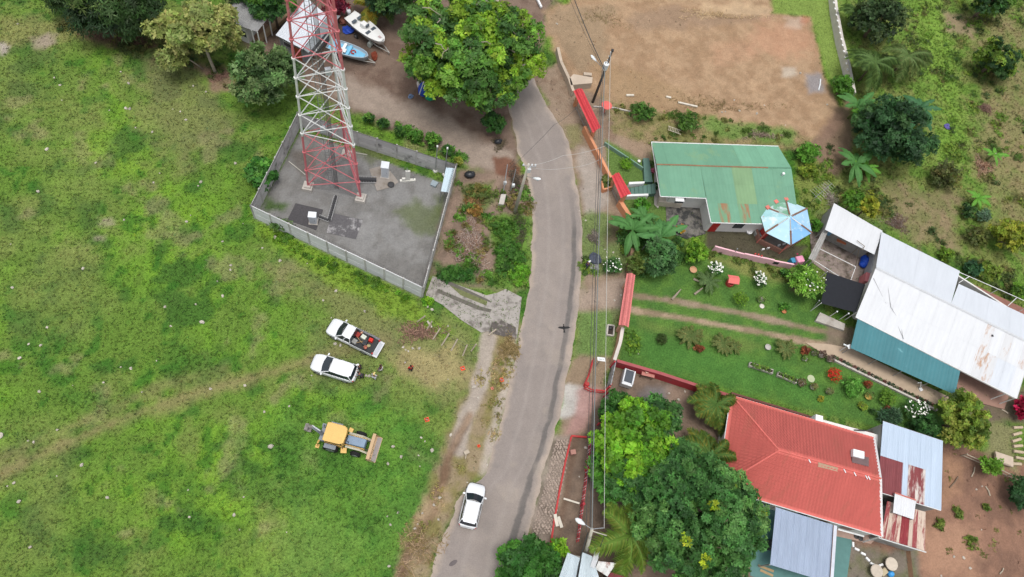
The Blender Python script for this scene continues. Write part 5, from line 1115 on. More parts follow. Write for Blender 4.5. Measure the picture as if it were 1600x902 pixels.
# garden edging and stone tables at the lower edge
for i, (x, y, r_) in enumerate(((1332.5, 851, 1.35), (1338.5, 858.5, -.45), (1348.5, 865.5, -.5), (1355.5, 874, -.9), (1363, 881.5, -.55), (1370, 886, -.45), (1376, 883, .25))): b = MB(); b.box(G(x, y, .12), (.48, .2, .22), r_); single('edging_block', b, FASC, ['topmost upright white edging block in the curved row by the carport', 'second white edging block from the top of the curved row', 'third white edging block from the top of the curved row', 'steepest middle white edging block of the curved row', 'fifth white edging block from the top of the curved row', 'sixth white edging block from the top of the curved row', 'last white edging block of the curved row touching the round table'][i], 'block', 'white edging blocks', bevel=.02)
for x, y, r_, lb_ in ((1364, 893, .62, 'round beige stone table at the lower edge, left one'), (1387, 882, .62, 'round beige stone table beside the white edging blocks')): b = MB(); b.lathe(G(x, y, 0), [(.25, 0), (.2, .5), (r_, .55), (r_, .66), (r_*.9, .69)], 18); single('stone_table', b, mat('beige_stone', (196, 184, 168), .85, .12, 3), lb_, 'table', 'stone tables')
b = MB(); b.box(G(1379, 894, .3), (.75, .55, .6), .5); single('stone_block', b, mat('ochre_stone', (182, 168, 138), .85), 'ochre stone block between the round tables', 'block', bevel=.06)
b = MB(); b.ball(G(1392, 897, .25), (.35, .3, .3), 9, 5); single('blue_bag', b, mat('blue_bag', (64, 150, 214), .5, .2, 6), 'bright blue plastic bag by the stone tables', 'bag')

# ---- house at the lower edge
h8 = thing('grey_roofed_house', 'house with pale grey blue roofs at the lower edge below the leaning pole', 'house', G(910, 905))
GB = mat('pale_grey_roof', (188, 200, 206), .6, .06, .8)
sheets(h8, G(868, 918, 2.8), G(897, 928, 2.8), G(906, 872, 3.2), G(887, 863.5, 3.2), 3, [GB], 3, .02); sheets(h8, G(899, 928, 3.0), G(946, 934, 3.0), G(925, 869, 3.3), G(910, 863, 3.3), 3, [GB], 3, .02)
sheets(h8, G(922, 885, 3.35), G(929, 889, 3.35), G(936.5, 868, 3.4), G(929, 863.5, 3.4), 1, [WR], 3, .03); STW = mat('streaked_white_sheet', (226, 226, 224), .7, .06, 1, rust=(150, 92, 74), rust_amt=.42, rust_scale=1.6)
sheets(h8, G(930, 889, 3.0), G(949, 901, 3.0), G(963, 880, 3.3), G(935, 877, 3.3), 4, [STW], 3, .03); sheets(h8, G(946, 915, 2.6), G(985, 930, 2.6), G(990, 906, 2.9), G(951, 893, 2.9), 4, [DKR], 3, .03)
house_walls(h8, [(868, 916, 2.7), (887, 865, 2.9), (924, 870, 2.9), (962, 882, 2.9), (988, 908, 2.7), (980, 930, 2.6)], WALLG, .3)
b = MB(); b.box(G(932, 861, 3.4), (.35, .6, .5), .6); b.build('vent', FASC, h8)

# ---- boat yard shed and the far house
h9 = thing('boat_shed', 'shed with a white sheet roof behind the lattice tower', 'shed', G(480, 60))
sheets(h9, G(430.7, 55, 2.7), G(473, 77, 2.7), G(512, 25, 3.2), G(478, -4, 3.2), 5, [WR], 3, .02, 1, pick=lambda i, j: WRC); GSH = mat('grey_sheet', (156, 162, 166), .6, .1, 1)
sheets(h9, G(482, 83, 2.2), G(532, 25, 2.2), G(514, 23, 3.15), G(474, 77, 2.75), 4, [GSH], 3, .02, 1, pick=lambda i, j: GSH)
Q = house_walls(h9, [(432, 54, 2.6), (473, 76, 2.6), (530, 26, 2.2), (480, -2, 3.0)], mat('shed_grey', (140, 142, 146), .8), .3)
door(h9, Q[0], Q[1], .75, .9, 1.9, mat('rust_door', (156, 78, 50), .8)); window(h9, Q[0], Q[1], .35, 1.1, 1.3, 1.9)
h10 = thing('porch_house', 'weathered grey roofed house with a white post porch half hidden by the olive tree', 'house', G(400, 45))
OLD = mat('weathered_roof', (150, 150, 150), .8, .18, 1.2, rust=(120, 112, 110), rust_amt=.4); 
sheets(h10, G(384, 44, 2.8), G(402, 50, 2.8), G(421, 27, 3.1), G(403, 15, 3.1), 4, [OLD], 3, .025); sheets(h10, G(350, 30, 2.7), G(384, 44, 2.7), G(405, 12, 3.3), G(372, -6, 3.3), 5, [OLD], 3, .025)
Q = house_walls(h10, [(352, 30, 2.6), (384, 44, 2.7), (403, 15, 2.9), (374, -4, 2.9)], WALLW, .25); window(h10, Q[0], Q[1], .75, 1.0, 1.0, 1.9); window(h10, Q[0], Q[1], .3, .9, 1.0, 1.9)
for x, y in ((402, 50), (420, 28.5), (411, 40), (393, 47)): p = G(x, y, 2.75); rod('porch_post', p*V(1, 1, 0), p, .08, FASC, h10)
wallseg('porch_base', G(405, 65), G(448, 26), 0, .5, .6, mat('tan_wall', (168, 142, 110), .85), h10); b = MB(); b.prism([G(*p)[:2] for p in [(380, 56), (404, 66), (424, 44), (402, 32)]], 0, .3); b.build('porch_floor', mat('porch_earth', (150, 118, 96), .9), h10)
b = MB(); b.slab(G(355, 10, 2.9), G(380, 14, 2.9), G(400, -8, 3.2), G(374, -14, 3.2), .05); b.build('old_roof_piece', OLD, h10)

# ================================================================ GATES AND GARDEN WALLS
RGM = mat('red_gate_roof', (214, 72, 78), .6, .08, 1.2); PKR = mat('pink_gate_roof', (222, 130, 126), .6, .07, 1.2); ORW = mat('orange_plaster', (216, 150, 112), .85, .1, 1.5); RDW = mat('red_wall_paint', (186, 62, 72), .75, .1, 1.5, rust=(170, 92, 92), rust_amt=.35); TNW = mat('tan_wall_plaster', (196, 152, 128), .85, .1, 1.5)
def gate_roof(s0, s1, e0, e1, z, rise, m_, label, n=5, post_m=None, name='gate_roof'):
    """little gable roof on posts: short end s0-s1, other short end e0-e1"""
    a, b_, c, d = G(*s0, z), G(*s1, z), G(*e1, z), G(*e0, z); r0, r1 = (a+b_)/2+V(0, 0, rise), (c+d)/2+V(0, 0, rise)
    t = thing(name, label, 'gate', ((a+c)/2)*V(1, 1, 0))
    tile_slope(a, d, r1, r0, 'roof_slope', .25, .35, m_, t); tile_slope(c, b_, r0, r1, 'roof_slope', .25, .35, m_, t); rod('ridge_cap', r0+V(0, 0, .03), r1+V(0, 0, .03), .06, m_, t)
    for p in ((a+b_)/2*.92+(c+d)/2*.08, (a+b_)/2*.08+(c+d)/2*.92): b = MB(); b.box(p*V(1, 1, .5), (.35, .35, z), math.atan2((c-b_)[1], (c-b_)[0])); b.build('pillar', post_m or ORW, t)
    return t, (r0+(r1-r0)*.1)*V(1, 1, 0), (r0+(r1-r0)*.9)*V(1, 1, 0)
def gate_bars(t, a, c, h, m_, n=14):
    for k in range(n+1): p = a+(c-a)*k/n; rod('bar', p+V(0, 0, .08), p+V(0, 0, h), .018, m_, t, kind='rod4')
    for z in (.12, h): rod('rail', a+V(0, 0, z), c+V(0, 0, z), .03, m_, t, kind='rod4')
t, a_, c_ = gate_roof((896, 142.7), (909, 139), (926.5, 208.5), (938.6, 200), 2.4, .22, RGM, 'long red gate roof beside the dark utility pole'); gate_bars(t, a_, c_, 1.8, GALV)
t, a_, c_ = gate_roof((955.6, 275.6), (966.6, 270), (970, 310), (986, 304), 2.4, .22, RGM, 'small red gate roof at the teal garden steps'); gate_bars(t, a_, c_, 1.8, GALV, 8)
t, a_, c_ = gate_roof((979.5, 428), (992, 430), (966.8, 508.5), (981.5, 512), 2.5, .28, PKR, 'long pink tiled gate roof over the driveway entrance', post_m=TNW); gate_bars(t, a_, c_, 1.9, BROWN, 18)
def low_wall(name, pts, h, th, m_, label, cap=None, group='garden walls along the road'):
    P = [G(x, y, h)*V(1, 1, 0) for x, y in pts]; t = thing(name, label, 'wall', (P[0]+P[-1])/2, group=group)
    for i in range(len(P)-1): wallseg('section', P[i], P[i+1], 0, h, th, m_, t)
    if cap:
        for i in range(len(P)-1): wallseg('coping', P[i], P[i+1], h, h+.07, th+.1, cap, t)
    return t
low_wall('garden_wall', [(914, 197), (935, 238), (955, 277)], 1.1, .32, ORW, 'orange garden wall between the two red gate roofs')
low_wall('garden_wall', [(969, 313), (987, 341)], 1.1, .45, ORW, 'short orange garden wall below the small red gate roof')
low_wall('garden_wall', [(941, 283), (943, 296), (957, 291)], .7, .18, ORW, 'low orange corner kerb of the planted bed before the small red gate')
low_wall('garden_wall', [(989, 388), (985, 427)], 1.3, .4, mat('brown_wall', (140, 112, 92), .9), 'brown wall section north of the pink driveway gate')
low_wall('garden_wall', [(973, 512), (969, 535), (960, 563)], 1.5, .25, TNW, 'tan garden wall south of the pink driveway gate', mat('pale_coping', (206, 196, 188), .85))
low_wall('garden_wall', [(964, 564), (1030, 583), (1100, 606), (1142, 619)], 1.5, .22, RDW, 'long red boundary wall between the lawn and the bare yard', mat('rose_coping', (160, 84, 86), .8))
low_wall('garden_wall', [(1143, 614), (1230, 640), (1300, 662), (1375, 680)], 1.5, .2, mat('brown_red_wall', (110, 70, 64), .85), 'dark red boundary wall behind the red tile roof')
low_wall('teal_fence', [(945, 222), (980, 245), (1005, 262)], .6, .12, mat('teal_trim', (124, 156, 140), .7), 'thin teal rail wall at the lawn below the long red gate roof')
low_wall('retaining_wall', [(872, 74), (877, 96), (890, 124), (896, 142)], 1.0, .35, mat('pale_block', (190, 174, 156), .9, .12, 1.5), 'bent pale retaining wall at the corner of the levelled lot')
b = MB(); b.prism([G(*p, 1.0)[:2] for p in [(890, 122), (896, 116), (926, 121), (925, 130), (892, 133)]], 0, 1.0); single('retaining_block', b, mat('pale_block', (190, 174, 156)), 'pale concrete block slab beside the bent retaining wall', 'wall')
b = MB(); b.box(G(918, 117, 1.0), (1.0, .4, .35), -.1); single('cement_block', b, mat('pale_block', (190, 174, 156)), 'loose pale block lying by the retaining wall', 'block')
b = MB(); b.lathe(G(948, 165, 1.6), [(.62, 0), (.64, .05), (.6, .08)], 20); b.tube([G(948, 165, 1.6)*V(1, 1, 0), G(948, 165, 1.6)], .05, 6); single('round_table', b, mat('coral_disc', (220, 104, 98), .6), 'round coral table next to the cables beside the levelled lot', 'table')
low_wall('stone_kerb', [(927, 166), (960, 168), (985, 174)], .2, .15, CONC, 'narrow pale kerb running past the round coral table')
for (x0, y0, x1, y1, lb_) in ((978, 150, 990, 150, 'short white edge stone at the foot of the levelled lot'), (1059, 161, 1089, 168, 'row of broken white edge stones below the levelled lot'), (1040, 152, 1048, 154, 'small white edge stone near the levelled lot')): b = MB(); d = G(x1, y1)-G(x0, y0); b.box((G(x0, y0)+G(x1, y1))/2+V(0, 0, .1), (np.linalg.norm(d), .22, .2), math.atan2(d[1], d[0])); single('edge_stone', b, mat('white_stone', (214, 206, 192), .9, .2, 3, rust=(160, 146, 120), rust_amt=.4, rust_scale=2), lb_, 'stone')
# white topped wall right of the levelled lot
t = low_wall('boundary_wall', [(1303, -30), (1307, 10), (1316, 58), (1327, 100), (1336, 146)], 1.4, .38, mat('pale_wall_top', (204, 198, 190), .9, .12, 1.5), 'narrow pale boundary wall right of the levelled lot')
for i in range(16): y = -5+i*9.5; x = 1305+max(0, y)*.205; b = MB(); b.box(G(x-3.0, y, 1.42), (.18, .3, .10), .3); b.build('coping_stone', FASC, t)
# driveway gate, red frames and kerbs at the lower entrance
t = thing('metal_gate', 'silver sheet gate panels between red posts at the lower entrance', 'gate', G(955, 585)); SIL = mat('gate_sheet', (170, 172, 176), .5, .2, 3, rust=(70, 72, 76), rust_amt=.55, rust_scale=1.5)
wallseg('panel', G(961, 566, 1.5), G(953, 603, 1.5), .1, 1.9, .08, SIL, t); wallseg('panel', G(951, 614, 1.2), G(942, 655, 1.2), .1, 1.7, .08, SIL, t)
for x, y in ((961, 565), (953, 604), (951, 612), (941, 657)): p = G(x, y, 1.9); rod('post', p*V(1, 1, 0), p, .09, RDW, t)
t = thing('red_fence', 'bright red metal fence frame at the lower driveway entrance', 'fence', G(930, 600)); RDM = mat('bright_red_metal', (190, 62, 62), .7, .15, 2, rust=(150, 84, 76), rust_amt=.4, rust_scale=1.5)
FP = [(914, 600, 1.0), (921, 585, 1.0), (928, 560, 1.0)]
for i in range(2):
    rod('rail', G(*FP[i]), G(*FP[i+1]), .06, RDM, t); a_, c_ = G(*FP[i]), G(*FP[i+1]); rod('rail', a_*V(1, 1, .4), c_*V(1, 1, .4), .06, RDM, t)
    for k in range(7): p = a_+(c_-a_)*k/7; rod('bar', p*V(1, 1, .15), p, .025, RDM, t, kind='rod4')
FP = [(914, 604, 1.0), (925, 609, 1.0), (945, 611, 1.0), (956, 600, 1.0)]
for i in range(3): rod('rail', G(*FP[i]), G(*FP[i+1]), .08, RDM, t); a_, c_ = G(*FP[i]), G(*FP[i+1]); rod('rail', a_*V(1, 1, .4), c_*V(1, 1, .4), .06, RDM, t)
b = MB(); b.lathe(G(915, 603, 0), [(.25, 0), (.28, .6), (.2, .8)], 12); b.build('drum', RDM, t)
for pts, lb_ in (([(893, 682), (884, 720), (874, 770), (866, 815), (861, 850)], 'red painted kerb on the road side of the bare bed'), ([(893, 681), (917, 683)], 'short red kerb closing the top of the bare bed')): low_wall('red_kerb', pts, .25, .16, RDM, lb_, group='red kerbs of the roadside bed')
t = thing('picket_fence', 'red posts with white pickets along the bare roadside bed', 'fence', G(905, 780)); PF = [(920, 690), (915, 735), (908, 790), (900, 848)]
for i in range(3):
    a_, c_ = G(*PF[i], .0), G(*PF[i+1], 0); rod('post', a_, a_+V(0, 0, 1.2), .13, RDW, t)
    rod('rail', a_+V(0, 0, 1.0), c_+V(0, 0, 1.0), .05, RDW, t); rod('rail', a_+V(0, 0, .25), c_+V(0, 0, .25), .05, RDW, t)
    for k in range(1, 12): p = a_+(c_-a_)*k/12; rod('picket', p, p+V(0, 0, 1.05), .04, FASC if (k+i) % 3 else DARKM, t, kind='rod4')
for (x, y, dx, dy, lb_) in ((893, 783, 13, 4, 'thin white plank lying across the bare bed'), (869, 813, 2, 10, 'pale plank leaning on the red kerb'), (875, 816, 3, 9, 'ochre plank beside the pale plank on the red kerb')):
    b = MB(); d = G(x+dx, y+dy)-G(x-dx, y-dy); b.box(G(x, y, .3), (np.linalg.norm(d)*.95, .16 if dx > 5 else .3, .05), math.atan2(d[1], d[0])); single('plank', b, mat('plank_pale' if 'pale' in lb_ or 'white' in lb_ else 'plank_ochre', (214, 206, 192) if 'ochre' not in lb_ else (196, 156, 110), .85), lb_, 'plank')
b = MB(); b.box(G(895, 707, .3), (.5, .45, .5), .1); single('brick_stack', b, mat('brick_pink', (176, 130, 118), .9), 'small pinkish block stack inside the bare bed', 'block')
# sign, cart and table at the lower entrance
t = thing('sign_board', 'small white sign board on a post at the lower entrance', 'sign', G(936, 569)); p = G(939.5, 561.5, 2.0); b = MB(); b.slab(p+V(-.42, .22, .1), p+V(.36, .12, .1), p+V(.42, -.22, -.1), p+V(-.36, -.10, -.1), .04); sb = b.build('board', FASC, t); rod('post', p*V(1, 1, 0), p, .04, GALV, t)
for s in (-.2, -.06, .08, .22): b = MB(); b.box(p+V(s, .01-s*.12, .012), (.07, .12, .02), .1); b.build('mark', mat('sign_grey', (176, 178, 182), .7), sb)
t = thing('cargo_cart', 'white box cart with a dark open top parked inside the lower gate', 'cart', G(978, 594), -1.92+PI/2)
b = MB(); b.box((0, 0, .5), (1.15, 1.75, .8)); b.build('body', CARW, t, False, bevel=.06); b = MB(); b.box((.02, .12, .92), (.85, 1.3, .12)); b.build('bed', mat('cart_grey', (74, 80, 88), .5), t, False, bevel=.04)
for s in (-1, 1): b = MB(); b.box((s*.50, .05, 1.0), (.16, 1.5, .30)); b.build('side', CARW, t, False, bevel=.06); wheel(t, 0, s*.55, .28, .16)
b = MB(); b.box((0, -.8, .95), (1.1, .22, .25)); b.build('front', CARW, t, False, bevel=.05)
t = thing('table', 'pink topped work table standing against the red boundary wall', 'table', G(1012, 586)); a_ = G(1013, 583, .9); b = MB(); b.box(a_, (1.35, .75, .07), -.26); b.build('top', mat('rose_top', (196, 132, 122), .8, .15, 3), t)
for sx, sy in ((-.6, -.3), (.6, -.3), (.6, .3), (-.6, .3)): q_ = a_+V(sx*math.cos(.26)+sy*math.sin(.26), -sx*math.sin(.26)+sy*math.cos(.26), 0); rod('leg', q_*V(1, 1, 0), q_, .035, BROWN, t)
b = MB(); b.box(a_+V(-.2, .05, .14), (.3, .25, .2), .3); single('basket', b, mat('basket_pale', (214, 178, 160), .8), 'small pale basket on the pink work table', 'basket')
# frame bed by the driveway gate
t = thing('grave_planter', 'small rectangular concrete planter frame on the verge grass by the pink gate', 'planter', G(954, 515)); fb = [G(*p, .25) for p in ((950, 507.5), (960, 509), (958.5, 524.5), (948.5, 523))]
for i in range(4): wallseg('edge', fb[i], fb[(i+1) % 4], 0, .28, .14, CONC, t)
b = MB(); b.prism([p[:2] for p in fb], 0, .1); b.build('soil', mat('dark_soil', (66, 58, 52), .95, .2, 6), t); b = MB(); b.ball(G(953.5, 512.5, .2), (.22, .22, .18), 9, 5); b.build('pot', DARKM, t)
# ================================================================ VEGETATION
BARK = mat('bark', (120, 104, 88), .95, .2, 4); BARKP = mat('pale_bark', (168, 156, 142), .9, .2, 4); STEMG = mat('green_stem', (110, 124, 70), .8, .15, 4)
def leaf_arrays(rg, clumps, n, L_, W_, pal, up=.5, cjit=.22, fill=.35, droop=0.0, k=5):
    """rosettes of k pointed leaves on and inside the shells of ellipsoid clumps: (centre, radii, weight, colour, tone)"""
    n = max(4, n//k)
    cw = np.array([c[2] for c in clumps]); cw = cw/cw.sum(); ci = rg.choice(len(clumps), n, p=cw)
    cen = np.array([c[0] for c in clumps])[ci]; rad = np.array([c[1] for c in clumps])[ci]; pi = np.array([c[3] for c in clumps])[ci]; tone = np.array([c[4] for c in clumps])[ci]
    d = rg.normal(size=(n, 3)); d[:, 2] = np.abs(d[:, 2])*.9+rg.normal(size=n)*.35; d /= np.linalg.norm(d, axis=1)[:, None]
    rr_ = (1.12-fill*rg.random(n)**1.2)[:, None]; pos = cen+d*rad*rr_
    nrm = d*.8+rg.normal(size=(n, 3))*.45+np.array([0, 0, up]); nrm /= np.linalg.norm(nrm, axis=1)[:, None]
    t_ = rg.normal(size=(n, 3)); t_ -= nrm*(t_*nrm).sum(1)[:, None]; t_ /= np.linalg.norm(t_, axis=1)[:, None]; b_ = np.cross(nrm, t_)
    pal = np.array([S(c, 1.0) for c in pal]); base = pal[pi]*(tone*(1+cjit*rg.normal(size=n)).clip(.5, 1.7))[:, None]
    base = base*(1+rg.normal(size=(n, 1))*np.array([[.10, 0, .10]])); s0 = .7+.6*rg.random(n)
    vs_, cs_ = [], []
    for j in range(k):
        q = 2*PI*j/k+rg.normal(size=n)*.35; dr = t_*np.cos(q)[:, None]+b_*np.sin(q)[:, None]+nrm*(.35*rg.random(n)-.05)[:, None]-np.array([0, 0, droop*.5]); sd_ = np.cross(nrm, dr)
        sd_ /= np.linalg.norm(sd_, axis=1)[:, None]+1e-9; s = (s0*(.75+.5*rg.random(n)))[:, None]; tip = pos+dr*L_*s; md = pos+dr*L_*.5*s+nrm*L_*.06; w_ = sd_*W_*.55*s
        vs_.append(np.stack([pos, md+w_, tip, md-w_], 1)); cs_.append(base*(.82+.36*rg.random((n, 1))))
    v = np.concatenate(vs_).reshape(-1, 3); col = np.concatenate(cs_).clip(.004, .8)
    return v, np.arange(len(v)).reshape(-1, 4), np.repeat(col, 4, 0)
def crown_clumps(rg, c, r, m_, pal_n, cr=.32, low=-.25, tv=.16):
    """clump centres spread over and inside an ellipsoid, uneven outline"""
    out = []
    for i in range(m_):
        d = rg.normal(size=3); d /= np.linalg.norm(d); d[2] = max(d[2], low-rg.random()*.2)
        k = .35+.65*rg.random()**.6; k *= (1-cr*.7)
        s = cr*(.65+.6*rg.random())
        out.append((c+d*np.array(r)*k, np.array([s*(r[0]+r[1])/2, s*(r[0]+r[1])/2, s*(r[2]*.5+.25*(r[0]+r[1]))*.8]), (s*s), rg.integers(pal_n), 1+tv*rg.normal()+.0))
    return out
_vs = [100]
def tree(name, label, px, py, zc, r, n, leaf, pal, cat='tree', m_=None, cr=.32, bark=None, base=None, group=None, extra=None, limbs=7, trunk=None, W_=.5, up=.5, cjit=.22, low=-.25, crown='crown', droop=0.0, fill=.6):
    _vs[0] += 1; rg = np.random.default_rng(_vs[0]); c = G(px, py, zc); bs = G(*base) if base else c*V(1, 1, 0)+V(rg.normal()*.1, rg.normal()*.1, 0)
    t = thing(name, label, cat, bs, group=group); r = r if hasattr(r, '__len__') else (r, r, r*.8)
    fc = 1+.25*max(0, 1-max(py, 0)/420); r = (r[0]*fc, r[1]*fc, r[2]*fc); n = int(n*fc*fc)
    m_ = int((m_ or int(18+6*max(r)))*(1.6 if cr < .9 else 1)); cr = cr*(.8 if cr < .9 else 1); cl_ = crown_clumps(rg, c, r, m_, len(pal), cr, low)
    if extra: cl_ += extra(rg, c, r)
    v, f, col = leaf_arrays(rg, cl_, n, leaf, leaf*W_, pal, up, cjit, droop=droop, fill=fill)
    o = link(crown, raw_mesh(crown, v-bs, f, LEAF, col), t)
    tr = trunk or max(.05, .05*max(r)); b = MB(); fk = bs*.45+c*.55; fk = V(c[0]*.5+bs[0]*.5, c[1]*.5+bs[1]*.5, max(.25, zc-r[2]*.55))
    b.tube([bs-V(0, 0, .1), bs*.5+fk*.5+V(rg.normal()*.06, rg.normal()*.06, 0), fk], [tr*1.25, tr, tr*.8], 8)
    o2 = b.build('trunk', bark or BARK, t, smooth=True)
    ids = rg.choice(len(cl_), min(limbs, len(cl_)), replace=False)
    for i in ids:
        e = cl_[i][0]; b = MB(); md = fk*.45+e*.55+V(rg.normal()*.15*r[0], rg.normal()*.15*r[1], rg.random()*.1*r[2]); b.tube([fk, md, e], [tr*.55, tr*.34, tr*.12], 5); b.build('limb', bark or BARK, o2, smooth=True)
    return t
DG = [(56, 88, 48), (66, 100, 52), (48, 76, 46), (78, 110, 56)]; MG = [(66, 108, 50), (82, 126, 54), (98, 142, 56), (56, 94, 48)]; LG = [(116, 164, 44), (134, 182, 48), (98, 150, 44), (146, 190, 62)]; YG = [(136, 150, 58), (150, 160, 66), (116, 136, 56), (160, 164, 74)]; MANGO = [(72, 118, 60), (84, 132, 68), (96, 142, 74), (62, 104, 54)]
# top left
tree('feathery_tree', 'broad dark feathery tree at the top left edge', 180, 8, 4.2, (4.6, 3.6, 3.0), 13000, .5, [(52, 76, 42), (64, 90, 48), (84, 106, 54), (44, 66, 40)], W_=.24, m_=46, droop=.6)
tree('feathery_tree', 'dark bushy tree in the far top left corner', 112, -8, 3.2, (2.6, 2.0, 2.4), 4500, .45, [(60, 84, 46), (74, 98, 50)], W_=.26, droop=.5)
tree('olive_tree', 'open olive green tree with pale forked branches left of the porch house', 306, 42, 5.0, (4.4, 3.6, 2.0), 12000, .34, [(144, 154, 86), (158, 166, 92), (128, 142, 80), (168, 172, 104)], bark=BARKP, base=(338, 116), m_=30, cr=.26, limbs=12, trunk=.17, tv=.1) if False else tree('olive_tree', 'open olive green tree with pale forked branches left of the porch house', 306, 42, 5.0, (4.4, 3.6, 2.0), 12000, .34, [(144, 154, 86), (158, 166, 92), (128, 142, 80), (168, 172, 104)], bark=BARKP, base=(338, 116), m_=30, cr=.26, limbs=12, trunk=.17)
tree('olive_tree', 'low olive tuft on a side branch of the open tree', 268, 92, 3.0, (1.6, 1.1, .7), 2600, .30, [(144, 154, 86), (128, 142, 80)], bark=BARKP, base=(318, 108), trunk=.08)
tree('broadleaf_tree', 'dense dark green broadleaf tree touching the left side of the tower', 412, 116, 4.2, (3.1, 3.3, 3.0), 9000, .46, [(96, 124, 74), (110, 136, 82), (78, 106, 62), (128, 150, 92)], W_=.42, m_=40, cr=.24, up=.3)
tree('broadleaf_tree', 'dark tree at the top edge between the porch house and the tower', 425, 4, 4.0, (2.2, 1.8, 2.0), 3500, .36, MG, m_=20)
tree('broadleaf_tree', 'green tree at the top edge above the porch house', 385, -18, 4.0, (2.6, 1.6, 2.2), 3500, .36, DG)
tree('red_shrub', 'dark red leaved shrub behind the boat shed', 525, 12, 1.6, (1.3, 1.2, 1.3), 1400, .36, [(112, 30, 52), (140, 40, 60), (84, 26, 44)], 'shrub', W_=.35)
tree('broadleaf_tree', 'dark tree between the yellowing palm and the big roadside tree', 610, -8, 4.0, (3.0, 2.4, 2.4), 5000, .36, DG)
# the big roadside tree
def dead(rg, c, r): return []
bt = tree('big_shade_tree', 'huge spreading green tree overhanging the road at the top of the picture', 738, 74, 7.0, (7.0, 6.6, 4.4), 48000, .36, [(82, 120, 58), (98, 140, 60), (112, 156, 58), (70, 106, 54), (134, 168, 54)], m_=170, cr=.15, limbs=22, bark=BARKP, base=(735, 120), trunk=.42, low=-.35, fill=.5)
for i, (x0, y0, x1, y1) in enumerate(((700, 75, 690, 92), (680, 68, 702, 86), (742, 36, 752, 48), (752, 46, 735, 22), (792, 44, 806, 54), (750, 66, 775, 74), (660, 12, 690, 25), (683, 36, 690, 30))):
    b = MB(); a_, c_ = G(x0, y0, 10.3), G(x1, y1, 10.0); b.tube([a_, a_*.7+c_*.3+V(.2, .1, .2), a_*.4+c_*.6+V(-.1, .2, .1), c_], [.06, .05, .04, .02], 5); b.build('bare_branch', mat('bare_branch', (160, 148, 136), .9), bt)
tree('roadside_bush', 'dark round bush below the big tree at the road edge', 771, 192, 1.4, (1.5, 1.3, 1.2), 2600, .24, MG, 'bush', m_=24)
# compound surroundings
tree('leafy_bush', 'bright leafy bush outside the left wall of the compound', 407, 270, 1.4, (1.5, 1.9, 1.3), 2400, .34, [(70, 124, 52), (92, 146, 58), (58, 104, 46)], 'bush', W_=.6)
for i, (x, y, r_, pl) in enumerate(((576, 186, .8, MG), (598, 194, .9, MG), (625, 206, .7, MG), (650, 212, 1.1, [(84, 134, 52), (104, 150, 60)]), (676, 218, 1.3, [(96, 146, 54), (120, 164, 62), (80, 126, 50)]), (700, 235, 1.0, MG), (716, 252, .6, YG))):
    tree('hedge_plant', ['small weed clump behind the back wall nearest the tower', 'dark bushy weed behind the back wall right of the tower', 'low weed in the gap of plants behind the back wall', 'bright sapling behind the middle of the back wall', 'tallest light green sapling behind the back wall', 'dark shrub behind the back wall near the metal masts', 'thin weed at the back corner of the compound'][i], x, y, .8, (r_*.75, r_*.5, .8), int(600*r_)+150, .26, pl, 'plant', group='plants behind the back wall', W_=.4, fill=1.0, cr=.42)
tree('vine_bush', 'straggly vine growing on the outside of the front compound wall', 443, 352, .8, (1.6, .6, .7), 1300, .2, [(84, 116, 60), (100, 128, 66)], 'plant')
tree('weed_clump', 'small bright weed at the right corner of the front wall', 668, 470, .3, (.7, .5, .3), 500, .22, LG, 'plant')
for i, (x, y, rx, ry, n, pl, lb_) in enumerate(((795, 405, 1.8, 2.6, 4200, [(74, 116, 48), (88, 134, 52)], 'thick green weeds below the concrete pole'), (812, 428, 1.2, 1.6, 2400, [(96, 150, 44), (112, 164, 50)], 'bright green weeds at the road edge above the apron'), (790, 360, 1.5, 1.5, 2600, [(78, 120, 48), (94, 138, 52)], 'tall green weeds at the foot of the concrete pole'), (745, 302, 1.7, 1.2, 1600, [(98, 116, 58), (126, 118, 60)], 'mixed weeds below the canopy corner of the compound'), (712, 428, 2.3, .9, 2600, [(62, 108, 46), (76, 122, 50)], 'flat dark green creeper by the apron corner'), (742, 330, .9, .8, 700, [(150, 116, 62), (168, 136, 70)], 'withered ochre plant above the brush pile'), (845, 295, .5, .5, 300, YG, 'small pale weed at the road edge'))):
    if i == 6: continue
    tree('weed_clump', lb_, x, y, .35, (rx, ry, .5), n, .22, pl, 'weeds', group='weeds beside the road', W_=.4, limbs=2, trunk=.03, m_=26, cr=.3)
tree('roadside_bush', 'big dark green bush at the lower edge right of the road', 826, 884, 2.0, (3.3, 2.7, 1.9), 11000, .30, [(66, 116, 46), (82, 136, 50), (56, 100, 44)], 'bush', W_=.55, m_=36)
tree('roadside_bush', 'light leafy sapling beside the grey roof at the lower edge', 872, 858, 1.5, (.9, .9, 1), 900, .3, LG, 'bush')
